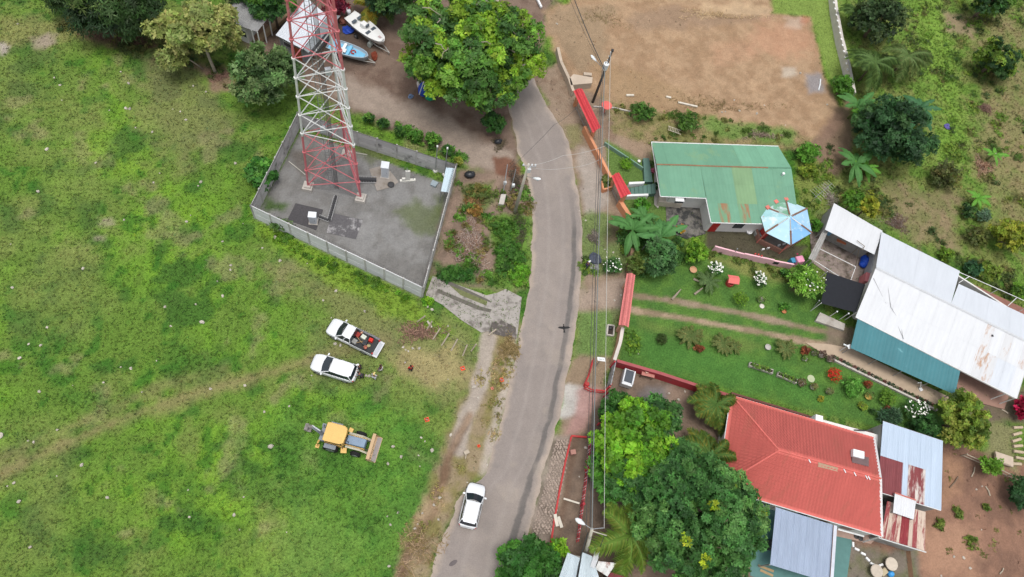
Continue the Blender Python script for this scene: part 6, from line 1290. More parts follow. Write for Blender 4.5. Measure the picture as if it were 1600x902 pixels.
# grove on the right
tree('grove_tree', 'big round dark tree beside the banana plants at upper right', 1396, 208, 4.0, (4.8, 4.3, 3.4), 26000, .28, [(54, 90, 52), (64, 102, 58), (76, 114, 62), (48, 78, 48)], m_=80, cr=.22)
tree('grove_tree', 'dark scrubby tree at the top edge right of the boundary wall', 1374, 30, 3.4, (3.4, 2.9, 2.6), 7500, .30, [(60, 82, 48), (76, 96, 52), (50, 70, 44)], m_=40)
tree('grove_tree', 'dark green tree cut by the top edge near the corner', 1546, 2, 3.0, (3.1, 1.8, 2.2), 5000, .30, [(60, 98, 46), (90, 128, 46), (50, 82, 44)], m_=30)
tree('citrus_tree', 'mixed dark and lime green tree near the right edge', 1557, 92, 2.6, (2.7, 2.9, 2.2), 7000, .28, [(62, 96, 48), (108, 138, 48), (52, 82, 46), (124, 148, 54)], m_=36, cr=.26)
tree('round_shrub', 'large round yellow green shrub at the right edge', 1577, 368, 1.9, (2.4, 2.3, 1.9), 6500, .22, [(142, 152, 48), (124, 140, 46), (156, 160, 60)], 'shrub', m_=50, cr=.24)
tree('grove_shrub', 'yellow green shrub overhanging the white shed roof', 1357, 322, 2.9, (1.5, 1.7, 1.4), 2600, .26, [(146, 150, 46), (128, 140, 46)], 'shrub')
tree('grove_shrub', 'fresh green shrub left of the yellow one above the white shed', 1332, 314, 2.7, (1.4, 1.3, 1.3), 2200, .26, [(104, 146, 48), (86, 128, 46)], 'shrub')
tree('garden_bush', 'fluffy bright green bush right of the green roof', 1262, 238, 1.2, (1.6, 1.5, 1.2), 2600, .2, [(92, 142, 50), (104, 154, 56)], 'bush', m_=36)
tree('garden_bush', 'low yellow green bush below the fluffy bush right of the green roof', 1264, 268, .7, (1.3, 1.1, .7), 1500, .18, [(132, 150, 52), (112, 140, 50)], 'bush')
tree('grove_shrub', 'bright green shrub at the foot of the pale boundary wall', 1316, 136, 1.3, (1.6, 1.4, 1.3), 2400, .22, [(86, 134, 44), (72, 116, 42)], 'shrub')
tree('grove_shrub', 'sparse olive shrub on the bare slope right of the dark tree', 1480, 274, 1.4, (2.0, 2.0, 1.3), 2400, .24, [(96, 100, 56), (112, 112, 60), (84, 92, 52)], 'shrub', m_=26)
tree('grove_shrub', 'small bush beside the yellow round shrub', 1512, 330, .9, (1.0, 1.1, .9), 900, .22, DG, 'shrub'); tree('grove_shrub', 'blue green plant between the slope and the yellow shrub', 1537, 338, .9, (.9, .8, .8), 700, .3, [(96, 124, 98), (110, 138, 108)], 'shrub', W_=.3)
tree('grove_shrub', 'dark herb bush left of the yellow round shrub', 1527, 368, .9, (1.6, 1.7, .9), 1800, .22, [(88, 98, 52), (104, 112, 56)], 'shrub'); tree('grove_shrub', 'bright weed bush above the white roof edge', 1478, 398, .6, (1.1, 1.0, .7), 900, .22, [(116, 146, 52), (98, 130, 48)], 'shrub')
tree('grove_shrub', 'green herb patch below the yellow round shrub', 1545, 425, .5, (2.2, 1.4, .6), 1800, .24, [(120, 140, 56), (98, 124, 52)], 'shrub'); tree('grove_shrub', 'dark leafed plant at the white house back corner', 1521, 420, .7, (1.1, .9, .7), 700, .34, [(60, 100, 66), (74, 114, 74)], 'shrub', W_=.7)
tree('grove_shrub', 'leafy bush at the right edge below the back veranda', 1592, 455, .9, (1.3, 1.1, .9), 900, .24, [(96, 134, 44), (80, 116, 44)], 'shrub')
tree('garden_bush', 'small bush between the gazebo and the white shed yard', 1275, 352, .9, (.7, .7, .8), 600, .26, [(78, 128, 46), (96, 146, 52)], 'bush')
tree('lot_shrub', 'left round shrub at the foot of the levelled lot', 1004, 174, 1.0, (1.5, 1.5, 1.0), 1900, .2, [(82, 122, 50), (70, 106, 46)], 'shrub'); tree('lot_shrub', 'right round shrub at the foot of the levelled lot', 1075, 190, 1.0, (1.4, 1.4, 1.0), 1900, .2, [(88, 124, 50), (74, 108, 46)], 'shrub')
# gardens
def ball_shrub(x, y, r_, pal, label, n=900, leaf=.12): return tree('clipped_shrub', label, x, y, r_*.85, (r_, r_, r_*.85), n, leaf, pal, 'shrub', m_=1, cr=1.0, limbs=0, trunk=.05, crown='foliage', extra=lambda rg, c, r: [(c, np.array(r), 6.0, 0, 1.0)])
ball_shrub(978, 256, .68, LG[:2], 'round lime green clipped shrub on the small lawn by the red gate'); ball_shrub(1157, 468, .80, [(104, 142, 40), (88, 124, 38)], 'round clipped shrub on the lawn beside the upper wheel track')
ball_shrub(1034, 530, .55, [(66, 86, 40), (76, 92, 44)], 'dull olive clipped ball on the lawn near the pink gate'); ball_shrub(1303, 586, .72, [(196, 56, 40), (214, 70, 50)], 'round scarlet clipped shrub on the lawn')
ball_shrub(1333, 606, .95, [(96, 152, 60), (112, 166, 70)], 'light green rounded shrub right of the scarlet one', 1100, .2); ball_shrub(1356, 600, .42, [(140, 72, 44), (124, 66, 44)], 'small rusty red ball between the light green shrubs', 500)
ball_shrub(1387, 621, .78, [(104, 142, 48), (88, 126, 46)], 'lime green rounded shrub near the terrace end', 900, .18); ball_shrub(1387, 640, .42, [(122, 50, 40), (136, 60, 44)], 'small dark red ball below the lime shrub', 400); ball_shrub(1024, 291, .38, [(46, 80, 44), (54, 90, 46)], 'small dark ball shrub at the corner of the green house', 400)
tree('garden_bush', 'bright yellow green bush below the patio', 1087, 393, 1.5, (1.35, 1.45, 1.3), 3000, .24, [(108, 154, 44), (92, 138, 42), (126, 166, 52)], 'bush', m_=30)
tree('mango_sapling', 'bushy dark green tree below the banana plants', 1030, 402, 2.4, (2.2, 2.2, 1.7), 4800, .34, [(84, 124, 72), (70, 108, 62), (98, 136, 80)], W_=.4, m_=34); tree('garden_bush', 'olive sapling above the pink driveway gate', 997, 412, 1.8, (1.4, 1.5, 1.3), 2200, .22, [(106, 124, 56), (92, 114, 52)], 'bush')
tree('garden_bush', 'lime bush beside the lower end of the small red gate', 1002, 322, 1.0, (.95, .8, .9), 1300, .24, [(92, 150, 46), (80, 134, 44)], 'bush'); tree('garden_bush', 'mixed plants in the orange kerb bed before the small red gate', 948, 284, .6, (.6, .9, .5), 700, .25, [(90, 110, 52), (120, 120, 60)], 'plants')
tree('orange_bush', 'small orange flowered bush at the patio edge', 1063, 358, .7, (.55, .55, .6), 600, .16, [(196, 150, 40), (176, 120, 40), (96, 110, 44)], 'bush')
def flowers(n_, rgb, sz0):
    def fx(t, c, r, seed):
        rg = np.random.default_rng(seed); b = MB()
        for i in range(n_):
            d = rg.normal(size=3); d[2] = abs(d[2])+.3; d /= np.linalg.norm(d); p = c+d*np.array(r)*(.75+.35*rg.random()); q = rg.random()*6; sz = sz0*(.5+.8*rg.random())
            b.add([p]+[p+V(sz*math.cos(q+k*PI/2.5), sz*math.sin(q+k*PI/2.5), .02) for k in range(5)], [(0, 1+k, 1+(k+1) % 5) for k in range(5)])
        o = b.build('blossoms', mat('petal_%d' % rgb[1], (226, 226, 216), .7, .05), t); o['kind'] = 'stuff'
    return fx
for x, y, zc, r_, n, nf, sz, lb_ in ((957, 415, .9, (1.2, 1.0, .9), 1700, 26, .09, 'green shrub with large white blossoms beside the person on the verge'), (1118, 420, 1.0, (.9, .8, .8), 700, 60, .09, 'white flowering bush above the small pink well'), (1187, 437, .9, (.7, 1.0, .8), 600, 70, .09, 'white flowering bush right of the pink well'), (1432, 640, 1.1, (1.4, 1.1, 1.0), 1800, 60, .1, 'white flowering shrub at the lower end of the terrace')):
    t = tree('flowering_bush', lb_, x, y, zc, r_, n, .2, [(66, 108, 54), (80, 122, 58)], 'bush', group='white flowering bushes'); flowers(nf, (240, 240, 232), sz)(t, G(x, y, zc), r_, 5)
t = tree('frangipani_tree', 'leafy light green frangipani tree beside the black shade net', 1260, 438, 2.4, (1.9, 1.9, 1.3), 3200, .42, [(120, 164, 60), (136, 178, 76), (98, 142, 54)], W_=.34, m_=40, cr=.2); flowers(22, (240, 240, 226), .1)(t, G(1268, 440, 2.6), (1.7, 1.4, 1), 8)
tree('garden_bush', 'low bushy plant in front of the frangipani', 1226, 480, .4, (.65, .5, .4), 700, .2, [(88, 140, 50), (74, 122, 48)], 'plant'); tree('garden_bush', 'small shrub left of the frangipani', 1228, 427, .5, (.7, .5, .5), 500, .22, MG, 'bush')
tree('yard_tree', 'big yellow green tree below the porch of the white house', 1503, 655, 3.0, (3.1, 3.2, 2.3), 10000, .30, [(112, 136, 50), (126, 146, 56), (92, 118, 46), (140, 152, 64)], m_=60, cr=.2); tree('yard_tree', 'dark green side growth left of the yellow green tree', 1450, 668, 1.6, (1.7, 1.3, 1.2), 2400, .28, [(62, 104, 56), (74, 118, 60)], 'bush')
tree('agave_clump', 'grey green spiky plants below the lime shrub', 1392, 652, .6, (1.5, .9, .6), 1300, .5, [(74, 108, 78), (88, 120, 86)], 'plant', W_=.14)
tree('bougainvillea', 'magenta flowering bush at the right edge', 1598, 640, 1.2, (1.0, 1.4, 1.2), 2200, .2, [(176, 28, 70), (196, 40, 84), (150, 26, 56)], 'bush', W_=.8)
tree('yard_bush', 'dark green bush at the lower right edge', 1594, 772, 1.5, (1.6, 2.1, 1.4), 3500, .26, [(52, 88, 50), (64, 100, 54)], 'bush'); tree('yard_tree', 'small bright tree by the pale boundary fence on the right', 1548, 728, 1.4, (1.2, 1.2, 1.0), 1300, .28, [(106, 150, 52), (120, 164, 58)])
for x, y, r_, lb_ in ((1498, 801, .65, 'small round dark weed on the red earth'), (1542, 793, .45, 'small bright weed on the red earth'), (1468, 818, .7, 'flat olive weed near the rusty lean-to'), (1520, 848, .9, 'flat yellow weed patch on the red earth')): tree('weed_clump', lb_, x, y, .25, (r_, r_, .3), int(500*r_)+100, .18, [(98, 122, 52), (112, 128, 56)], 'weeds', limbs=1, trunk=.03)
# trees of the red roofed house
tree('lime_tree', 'bright lime green tree below the white cart', 994, 690, 4.4, (4.2, 4.4, 2.9), 36000, .26, [(116, 166, 46), (130, 180, 50), (98, 148, 44), (84, 132, 44)], m_=70, cr=.2, W_=.6)
tree('mango_tree', 'dark crown at the upper left of the lime tree', 966, 640, 2.8, (2.0, 1.8, 1.8), 4500, .34, [(60, 106, 48), (72, 120, 52)], m_=34); tree('mango_tree', 'dark green tree right of the lime tree', 1032, 655, 2.8, (2.4, 2.6, 2.0), 8000, .30, MANGO, m_=34); tree('mango_tree', 'narrow green growth under the cables left of the lime tree', 946, 740, 2.6, (1.5, 3.4, 2.0), 5000, .32, [(72, 122, 48), (88, 140, 50)], m_=34)
tree('mango_tree', 'enormous dense dark green mango tree beside the carport', 1092, 814, 5.4, (6.3, 6.0, 4.2), 92000, .25, MANGO+[(104, 148, 76)], m_=300, cr=.12, W_=.45, trunk=.4, fill=.4)
tree('mango_tree', 'dark mango crown between the lime tree and the red roof', 1062, 742, 4.4, (4.2, 3.2, 3.0), 30000, .25, MANGO, m_=60, cr=.2, W_=.42); tree('mango_tree', 'lower left lobe of dark mango foliage near the lower palm', 996, 758, 3.8, (3.0, 3.0, 2.4), 17000, .25, MANGO, m_=40, cr=.22, W_=.42)
for x, y, z, lb_ in ((1072, 842, 9.3, 'yellow green young shoots on top of the mango tree'), (1118, 790, 9.5, 'pale young shoots on the upper mango crown'), (1102, 878, 8.8, 'yellow shoots on the lower side of the mango crown'), (1188, 798, 6.2, 'yellow shoots on the mango edge near the red roof'), (1145, 757, 6.6, 'single yellow shoot on the mango by the roof corner')):
    tree('young_shoots', lb_, x, y, z, (.6, .55, .3), 70, .24, [(170, 186, 50), (150, 172, 46)], 'foliage', base=(1092, 850), limbs=0, trunk=.04, group='young shoots on the mango tree')

# ---------------------------------------------------------------- palms, bananas, cycads: every frond a part
def frond_mesh(name, L_, wd, rise, fall, pairs, pal, seed, lw=.035, twist=.35):
    rg = np.random.default_rng(seed); v = []; f = []; col = []; P_ = [np.array(S(c, 1.0)) for c in pal]
    def pt(s): return V(L_*s*(1-.12*s), 0, rise*L_*s-fall*L_*s**2.2)
    b = MB(); b.tube([pt(s) for s in np.linspace(0, 1, 9)], [.035*(1-s)+.008 for s in np.linspace(0, 1, 9)], 4); v = [V(*q) for q in b.v]; f = [list(q) for q in b.f]; col = [P_[0]*1.1]*len(v)
    for i in range(pairs):
        s = .12+.88*i/pairs; p = pt(s); ln = wd*(math.sin(PI*min(1, .15+s*.85))**.6)*(.85+.3*rg.random())
        for sd_ in (-1, 1):
            d = unit(V(.45+.4*s, sd_*1.0, -.25-twist*rg.random())); e = p+d*ln; m_ = p+d*ln*.5+V(0, 0, ln*.10); w_ = V(lw, 0, 0); k = len(v); c = P_[rg.integers(len(P_))]*(.75+.5*rg.random())
            v += [p-w_*.6, p+w_*.6, m_+w_, e-V(0, 0, ln*.15), m_-w_]; col += [c]*5; f += [[k, k+1, k+2, k+3, k+4]]
    return raw_mesh(name, np.array(v), f, LEAF, np.array(col))
def banana_mesh(name, L_, wd, rise, fall, pal, seed, torn=True):
    rg = np.random.default_rng(seed); n = 14; v = []; f = []; col = []; P_ = [np.array(S(c, 1.0)) for c in pal]
    for i in range(n+1):
        s = i/n; p = V(L_*s, 0, rise*L_*s-fall*L_*s**2); w_ = wd*(math.sin(PI*min(1, max(0, (s-.12)/.88))**.8)**.7 if s > .12 else .04)+.015
        for k in (-1, -.5, 0, .5, 1): v.append(p+V(0, w_*k, -.28*abs(k)**1.5*w_+(.04 if k == 0 else 0)+rg.normal()*.012)); col.append(P_[0]*(1.25 if k == 0 else .85+.3*rg.random()))
    for i in range(n):
        for k in range(4):
            if torn and rg.random() < .08 and k in (0, 3) and i > 2: continue
            a_ = i*5+k; f.append([a_, a_+1, a_+6, a_+5])
    return raw_mesh(name, np.array(v), f, LEAF, np.array(col), True)
_fr = {}
def frond_plant(name, label, px, py, h, kind, n, L_, pal, cat='palm', base=None, group=None, wd=None, trunk=.12, tilt=.0, key=''):
    top = G(px, py, h); bs = G(*base) if base else top*V(1, 1, 0); t = thing(name, label, cat, bs, group=group); kk = (kind, str(pal))
    if kk not in _fr:
        if kind == 'palm': _fr[kk] = [frond_mesh('frond', 1, .30, r_, f_, 26, pal, 5+i, .022) for i, (r_, f_) in enumerate(((.75, .75), (.5, .75), (.25, .7), (.05, .6)))]
        elif kind == 'cycad': _fr[kk] = [frond_mesh('frond', 1, .20, r_, f_, 20, pal, 15+i, .03) for i, (r_, f_) in enumerate(((.7, .6), (.45, .55), (.25, .5), (.1, .4)))]
        else: _fr[kk] = [banana_mesh('leaf', 1, .15, r_, f_, pal, 25+i) for i, (r_, f_) in enumerate(((.85, .55), (.65, .75), (.45, .75), (.2, .6)))]
    if h > .3:
        b = MB(); b.tube([bs-V(0, 0, .1), bs*.5+top*.5+V(.08, .05, 0), top], [trunk*1.3, trunk, trunk*.85], 8); b.build('trunk', STEMG if kind == 'banana' else BARK, t, smooth=True)
    rg = np.random.default_rng(abs(hash((px, py))) % 99999) if False else np.random.default_rng(int(px*31+py*7))
    for i in range(n):
        o = link('leaf' if kind == 'banana' else 'frond', _fr[kk][i % 4], t, tuple(top-bs)); q = 2.399*i+rg.normal()*.2; s = L_*(.8+.4*rg.random()); o.rotation_euler = (rg.normal()*.12, -.15*rg.random()+tilt, q); o.scale = (s, s, s)
    return t
PALM = [(96, 124, 66), (110, 136, 74), (84, 110, 60)]; PALMY = [(150, 146, 62), (170, 150, 58), (120, 136, 60)]; BAN = [(84, 132, 70), (98, 148, 78)]; BANL = [(104, 160, 60), (120, 172, 70)]; CYC = [(104, 124, 70), (122, 136, 78), (140, 140, 84)]; ARE = [(92, 124, 60), (110, 136, 62), (140, 144, 66)]
frond_plant('coconut_palm', 'yellowing young palm behind the white boat', 578, 8, 2.2, 'palm', 12, 2.6, PALMY)
frond_plant('coconut_palm', 'green palm at the top edge right of the yellowing palm', 604, 2, 2.6, 'palm', 11, 2.6, PALM)
frond_plant('coconut_palm', 'coconut palm nearest the pale boundary wall at upper right', 1366, 98, 3.6, 'palm', 15, 3.6, PALM); frond_plant('coconut_palm', 'coconut palm right of another palm at upper right', 1418, 88, 3.4, 'palm', 14, 3.2, [(104, 128, 72), (124, 140, 84)])
frond_plant('coconut_palm', 'small palm leaning over the pale boundary wall top', 1340, 20, 2.4, 'palm', 9, 2.4, PALM)
frond_plant('coconut_palm', 'coconut palm with long drooping fronds near the lower edge', 985, 836, 4.0, 'palm', 13, 4.2, [(110, 142, 60), (126, 156, 66), (140, 156, 72)], base=(968, 852))
for x, y, h, n, L_, lb_ in ((1118, 632, 2.6, 22, 2.6, 'tufted areca palm at the top left corner of the red roof'), (1108, 712, 2.8, 24, 2.9, 'arching areca palm at the left edge of the red roof'), (1126, 650, 1.8, 14, 2.0, 'lower tuft of the palm group by the red roof corner')): frond_plant('areca_palm', lb_, x, y, h, 'palm', n, L_, ARE, group='areca palms by the red roof', trunk=.09)
for x, y, h, n, L_, pal, lb_ in ((1340, 168, 2.2, 9, 2.6, BAN, 'banana plant beside the foot of the pale boundary wall'), (1352, 178, 1.6, 7, 2.2, BANL, 'second banana plant in front of the dark round tree'), (1336, 256, 2.0, 9, 2.5, BAN, 'banana plant at the lower left of the dark round tree'), (1349, 262, 1.4, 7, 2.0, BANL, 'bright green banana plant below the dark round tree'), (1436, 170, 2.2, 12, 2.6, [(70, 116, 76), (84, 130, 86)], 'dark banana clump above the dark round tree'), (1552, 242, 1.2, 6, 1.5, BANL, 'small banana plant on the bare slope at right'), (988, 360, 2.2, 12, 2.6, BAN, 'left banana plant below the small red gate'), (1032, 372, 2.2, 12, 2.6, [(88, 138, 78), (76, 124, 70)], 'right banana plant beside the dark patio'), (1005, 340, 1.6, 7, 1.8, BAN, 'small banana plant above the two large ones'), (1527, 310, 1.4, 8, 1.6, BANL, 'thin banana sprout left of the yellow round shrub')):
    frond_plant('banana_plant', lb_, x, y, h, 'banana', n, L_, pal, 'banana plant', group='banana plants', trunk=.13)
for x, y, h, n, L_, lb_ in ((1108, 440, .9, 18, 1.6, 'cycad with stout pale stems left of the pink well'), (1078, 525, .6, 22, 1.5, 'left large cycad on the lower lawn'), (1130, 537, .6, 20, 1.4, 'second cycad on the lower lawn'), (1228, 545, .6, 18, 1.3, 'third cycad on the lower lawn near the terrace'), (1148, 542, .4, 12, 1.0, 'small cycad right of the second cycad')): frond_plant('cycad', lb_, x, y, h, 'cycad', n, L_, CYC if y > 500 else [(98, 124, 76), (112, 138, 84)], 'cycad', group='cycads in the garden', trunk=.16)
for x, y, lb_ in ((1093, 545, 'rusty red bush beside the left cycad'), (1258, 548, 'small reddish plant at the terrace end')): tree('red_bush', lb_, x, y, .4, (.55, .5, .4), 450, .2, [(122, 70, 48), (140, 84, 54)], 'bush')
tree('garden_herb', 'low yellow green herbs at the wall of the lower lawn', 988, 535, .25, (.9, 1.6, .3), 900, .16, [(120, 150, 50), (92, 132, 48)], 'plants', limbs=0, trunk=.03)
# ================================================================ SMALL THINGS
# wishing well, planters, pots
t = thing('wishing_well', 'small pink roofed wishing well on the upper lawn', 'well', G(1142, 443)); a_ = G(1146, 437, 1.1); ang = -.15
b = MB(); b.lathe(G(1139, 444, 0), [(.42, 0), (.45, .5), (.34, .5), (.3, .1), (.05, .1)], 14); b.build('basin', mat('coral_well', (190, 72, 66), .8, .1, 3), t)
ca, sa = math.cos(ang), math.sin(ang); q = lambda x, y, z: a_+V(x*ca-y*sa, x*sa+y*ca, z)
b = MB(); b.slab(q(-.62, -.5, 0), q(.62, -.5, 0), q(.62, 0, .3), q(-.62, 0, .3), .05); b.build('roof_slope', mat('well_roof', (226, 118, 112), .7, .06), t); b = MB(); b.slab(q(.62, .5, 0), q(-.62, .5, 0), q(-.62, 0, .3), q(.62, 0, .3), .05); b.build('roof_slope', mat('well_roof', (226, 118, 112)), t)
for s in (-.4, .4): p = q(s, 0, .2); rod('post', p*V(1, 1, 0), p, .04, mat('coral_well', (190, 72, 66)), t)
def bench(pts, label):
    a_, c_ = [G(*p) for p in pts]; t = thing('stone_planter', label, 'planter', (a_+c_)/2); d = unit(c_-a_); rz = math.atan2(d[1], d[0]); ln = np.linalg.norm(c_-a_); nn = V(-d[1], d[0], 0)
    for s in (-1, 1): wallseg('side', a_+nn*.2*s, c_+nn*.2*s, .15, .5, .08, CONC, t)
    for p in (a_+d*.1, c_-d*.1): b = MB(); b.box(p+V(0, 0, .2), (.28, .5, .4), rz); b.build('end_block', CONC, t, bevel=.05)
    b = MB(); b.box((a_+c_)/2+V(0, 0, .38), (ln-.1, .34, .1), rz); b.build('soil', mat('dark_soil', (66, 58, 52)), t)
    rg = np.random.default_rng(int(a_[0]*100) % 999); v, f, col = leaf_arrays(rg, [(a_+(c_-a_)*k/6+V(0, 0, .5), np.array([.3, .25, .25]), 1, k % 2, 1.0) for k in range(1, 6)], 420, .14, .07, [(120, 152, 60), (98, 128, 56)])
    link('plants', raw_mesh('plants', v-wl(t), f, LEAF, col), t)
bench([(1169, 571), (1205, 583)], 'left concrete trough planter on the lawn'); bench([(1213, 586), (1242, 598)], 'right concrete trough planter on the lawn')
def pot(x, y, r_, h, rgb, label, pal=None, n=200, group='pots and planters', cat='pot'):
    p = G(x, y); t = thing('plant_pot', label, cat, p, group=group); b = MB(); b.lathe(p, [(r_*.7, 0), (r_, h), (r_*.85, h), (r_*.8, h*.8), (r_*.1, h*.8)], 12); b.build('pot', mat('pot_%d_%d' % (rgb[0], rgb[2]), rgb, .85, .1, 3), t)
    if pal:
        rg = np.random.default_rng(int(x*7+y)); v, f, col = leaf_arrays(rg, [(p+V(0, 0, h+r_*.5), np.array([r_*1.15, r_*1.15, r_*.8]), 1, 0, 1.0)], n, .16, .07, pal); link('plant', raw_mesh('plant', v-p, f, LEAF, col), t)
pot(1082, 423, .42, .3, (206, 160, 124), 'round terracotta ring pot below the yellow green bush'); pot(1270, 553, .3, .35, (190, 182, 172), 'first stone pot at the terrace end', [(92, 100, 60)]); pot(1281, 556, .36, .4, (176, 168, 158), 'widest stone pot at the terrace end', [(90, 72, 60)]); pot(1294, 563, .34, .4, (166, 156, 146), 'third stone pot at the terrace end', [(110, 92, 80)])
pot(1256, 562, .3, .3, (206, 200, 190), 'pale pot with fern below the terrace end', [(98, 132, 58)]); pot(1198, 544, .34, .35, (176, 172, 166), 'pale pot among stones on the lower lawn'); pot(1187, 470, .34, .4, (170, 164, 150), 'stone pot with herb below the right white flowering bush', [(110, 140, 70)]); pot(1190, 479, .28, .1, (206, 200, 190), 'shallow white bowl below the stone pot')
pot(1250, 600, .35, .3, (186, 176, 160), 'pot right of the trough planters on the lawn', [(112, 98, 70)]); pot(1268, 606, .32, .35, (176, 168, 158), 'first pot before the red roof corner on the lawn', [(120, 120, 70)]); pot(1293, 613, .32, .35, (182, 172, 164), 'second pot before the red roof corner on the lawn', [(116, 124, 76)])
pot(1355, 620, .42, .25, (200, 170, 90), 'yellow rimmed basin planter below the rusty ball', [(96, 122, 60)]); pot(1345, 636, .35, .2, (120, 140, 80), 'leafy yellow plant on the lawn below the shrubs', [(140, 160, 60)], 300); pot(1280, 624, .25, .15, (120, 120, 80), 'tiny yellow herb on the lawn near the red roof', [(160, 160, 56)], 160)
pot(1224, 487, .3, .2, (186, 120, 80), 'orange bowl under the low bushy plant', None); pot(1018, 270, .22, .3, (150, 90, 100), 'pink flowering pot in the side strip of the green house', [(190, 110, 130), (90, 120, 60)]); pot(1017, 258, .22, .3, (140, 120, 100), 'upper pot in the side strip of the green house', [(90, 116, 60)]); pot(998, 253, .2, .2, (226, 226, 220), 'small white bowl by the teal landing', None)
pot(1267, 592, .42, .05, (176, 184, 150), 'flat pale stepping stone on the lawn', None, cat='stone')
b = MB()
for x, y, x1, y1 in ((1084, 436, 1095, 441), (1085, 460, 1098, 450), (1050, 468, 1064, 452)): b.tube([G(x, y, .1), (G(x, y, .25)+G(x1, y1, .25))/2, G(x1, y1, .2)], [.14, .11, .06], 6)
single('driftwood', b, mat('driftwood', (156, 144, 128), .9, .2, 4), 'pieces of grey driftwood lying around the cycad on the lawn', 'driftwood', kind='stuff')
# row of small plants on the terrace kerb
kp = [G(*p) for p in [(1300, 563), (1360, 592), (1430, 626), (1462, 642)]]
t = thing('terrace_kerb', 'pale kerb with a row of small dark plants along the terrace', 'kerb', kp[1])
for i in range(3): wallseg('kerb', kp[i], kp[i+1], 0, .32, .22, CONC, t)
kn = 34
for k in range(kn):
    s = k/(kn-1)*3; i = min(2, int(s)); p = kp[i]+(kp[i+1]-kp[i])*(s-i)+V(.10, .28, 0); rg = np.random.default_rng(k)
    v, f, col = leaf_arrays(rg, [(p+V(0, 0, .25), np.array([.17, .17, .2]), 1, 0, 1.0)], 60, .16, .07, [[(70, 92, 64)], [(84, 104, 66)], [(110, 72, 64)], [(60, 76, 60)]][k % 4]); o = link('seedling', raw_mesh('seedling', v-wl(t), f, LEAF, col), t)
# lamp stick, antenna, satellite dish, small post
for x0, y0, x1, y1, z, lb_ in ((1003, 391, 1016, 372, 2.3, 'thin white garden lamp post rising from the dark sapling'), (1144, 401, 1152, 389, 1.6, 'thin pale pole leaning on the pink wall'), (1267, 486, 1280, 470, 2.2, 'thin grey pole at the corner of the black shade net')):
    b = MB(); b.tube([G(x0, y0), G(x1, y1, z)], .04, 6); b.ball(G(x1, y1, z), .09, 8, 5); single('garden_pole', b, GALV, lb_, 'pole')
t = thing('tv_antenna', 'grey television antenna with many rods right of the green roof', 'antenna', G(1266, 317)); a_, c_ = G(1273, 309, 4.2), G(1300, 287, 4.4); rod('mast', G(1266, 317), G(1276, 307, 4.2), .03, GALV, t); rod('boom', a_, c_, .025, GALV, t)
d = unit(c_-a_); nn = np.cross(d, V(0, 0, 1))
for k in range(9): p = a_+(c_-a_)*(.1+.11*k); w_ = 1.0-.05*k; rod('element', p-nn*w_+V(0, 0, 0), p+nn*w_*.8, .015, mat('antenna_pale', (186, 186, 180), .5), t, kind='rod4')
t = thing('satellite_dish', 'small white bracket with dish on the terrace corner of the teal roof', 'dish', G(1318, 545)); p = G(1324, 541, 1.6); b = MB(); b.box(p, (.9, .12, .12), -.5); b.box(p+V(.15, -.1, .1), (.45, .45, .06), .3); b.build('dish', LAMPW, t); rod('arm', p*V(1, 1, 0), p, .04, FASC, t)
t = thing('cross_post', 'white cross shaped post standing in front of the teal roof', 'post', G(1438, 609)); p = G(1438, 598, 1.2); rod('post', G(1438, 609), p+V(0, 0, .1), .05, FASC, t); rod('arm', p+V(-.25, 0, -.1), p+V(.2, .02, -.1), .045, FASC, t); b = MB(); b.box(G(1438, 609, .15), (.35, .35, .3), .4); b.build('foot', FASC, t)
b = MB()
for k in range(7): b.tube([G(1046+k*2.5, 197+k*.9, .45), G(1045+k*2.5, 203+k*.9, .4)], .03, 4)
for s in (0, 6): b.tube([G(1044, 197+s, .42), G(1064, 204+s, .42)], .035, 4)
for x, y in ((1045, 198), (1063, 204), (1044, 203), (1062, 210)): b.tube([G(x, y), G(x, y, .45)], .03, 4)
single('slatted_bench', b, mat('bench_pale', (196, 186, 170), .85), 'small pale slatted bench below the levelled lot', 'bench')
# road work cones
for x, y, lb_ in ((723, 576, 'orange cone at the field edge above the dry ditch'), (783.5, 594, 'orange cone nearest the road by the dry verge'), (667, 656, 'orange cone on the green grass left of the ditch'), (748, 697, 'orange cone above the white car on the road'), (769, 607, 'faded pink cone below the roadside orange cone')):
    p = G(x, y); t = thing('traffic_cone', lb_, 'cone', p, group='orange cones'); om = mat('cone_orange', (240, 84, 48), .5, .05) if 'faded' not in lb_ else mat('cone_faded', (222, 140, 124), .6); sc = .62 if 'faded' in lb_ or y > 690 else 1
    b = MB(); b.box(p+V(0, 0, .03), (.42*sc, .42*sc, .05), .3); b.build('base', om, t); b = MB(); b.lathe(p+V(0, 0, .05), [(.17*sc, 0), (.12*sc, .25), (.04*sc, .65*sc)], 12); b.build('cone', om, t); b = MB(); b.lathe(p+V(0, 0, .28*sc), [(.127*sc, 0), (.10*sc, .12)], 12); b.build('band', LAMPW, t)
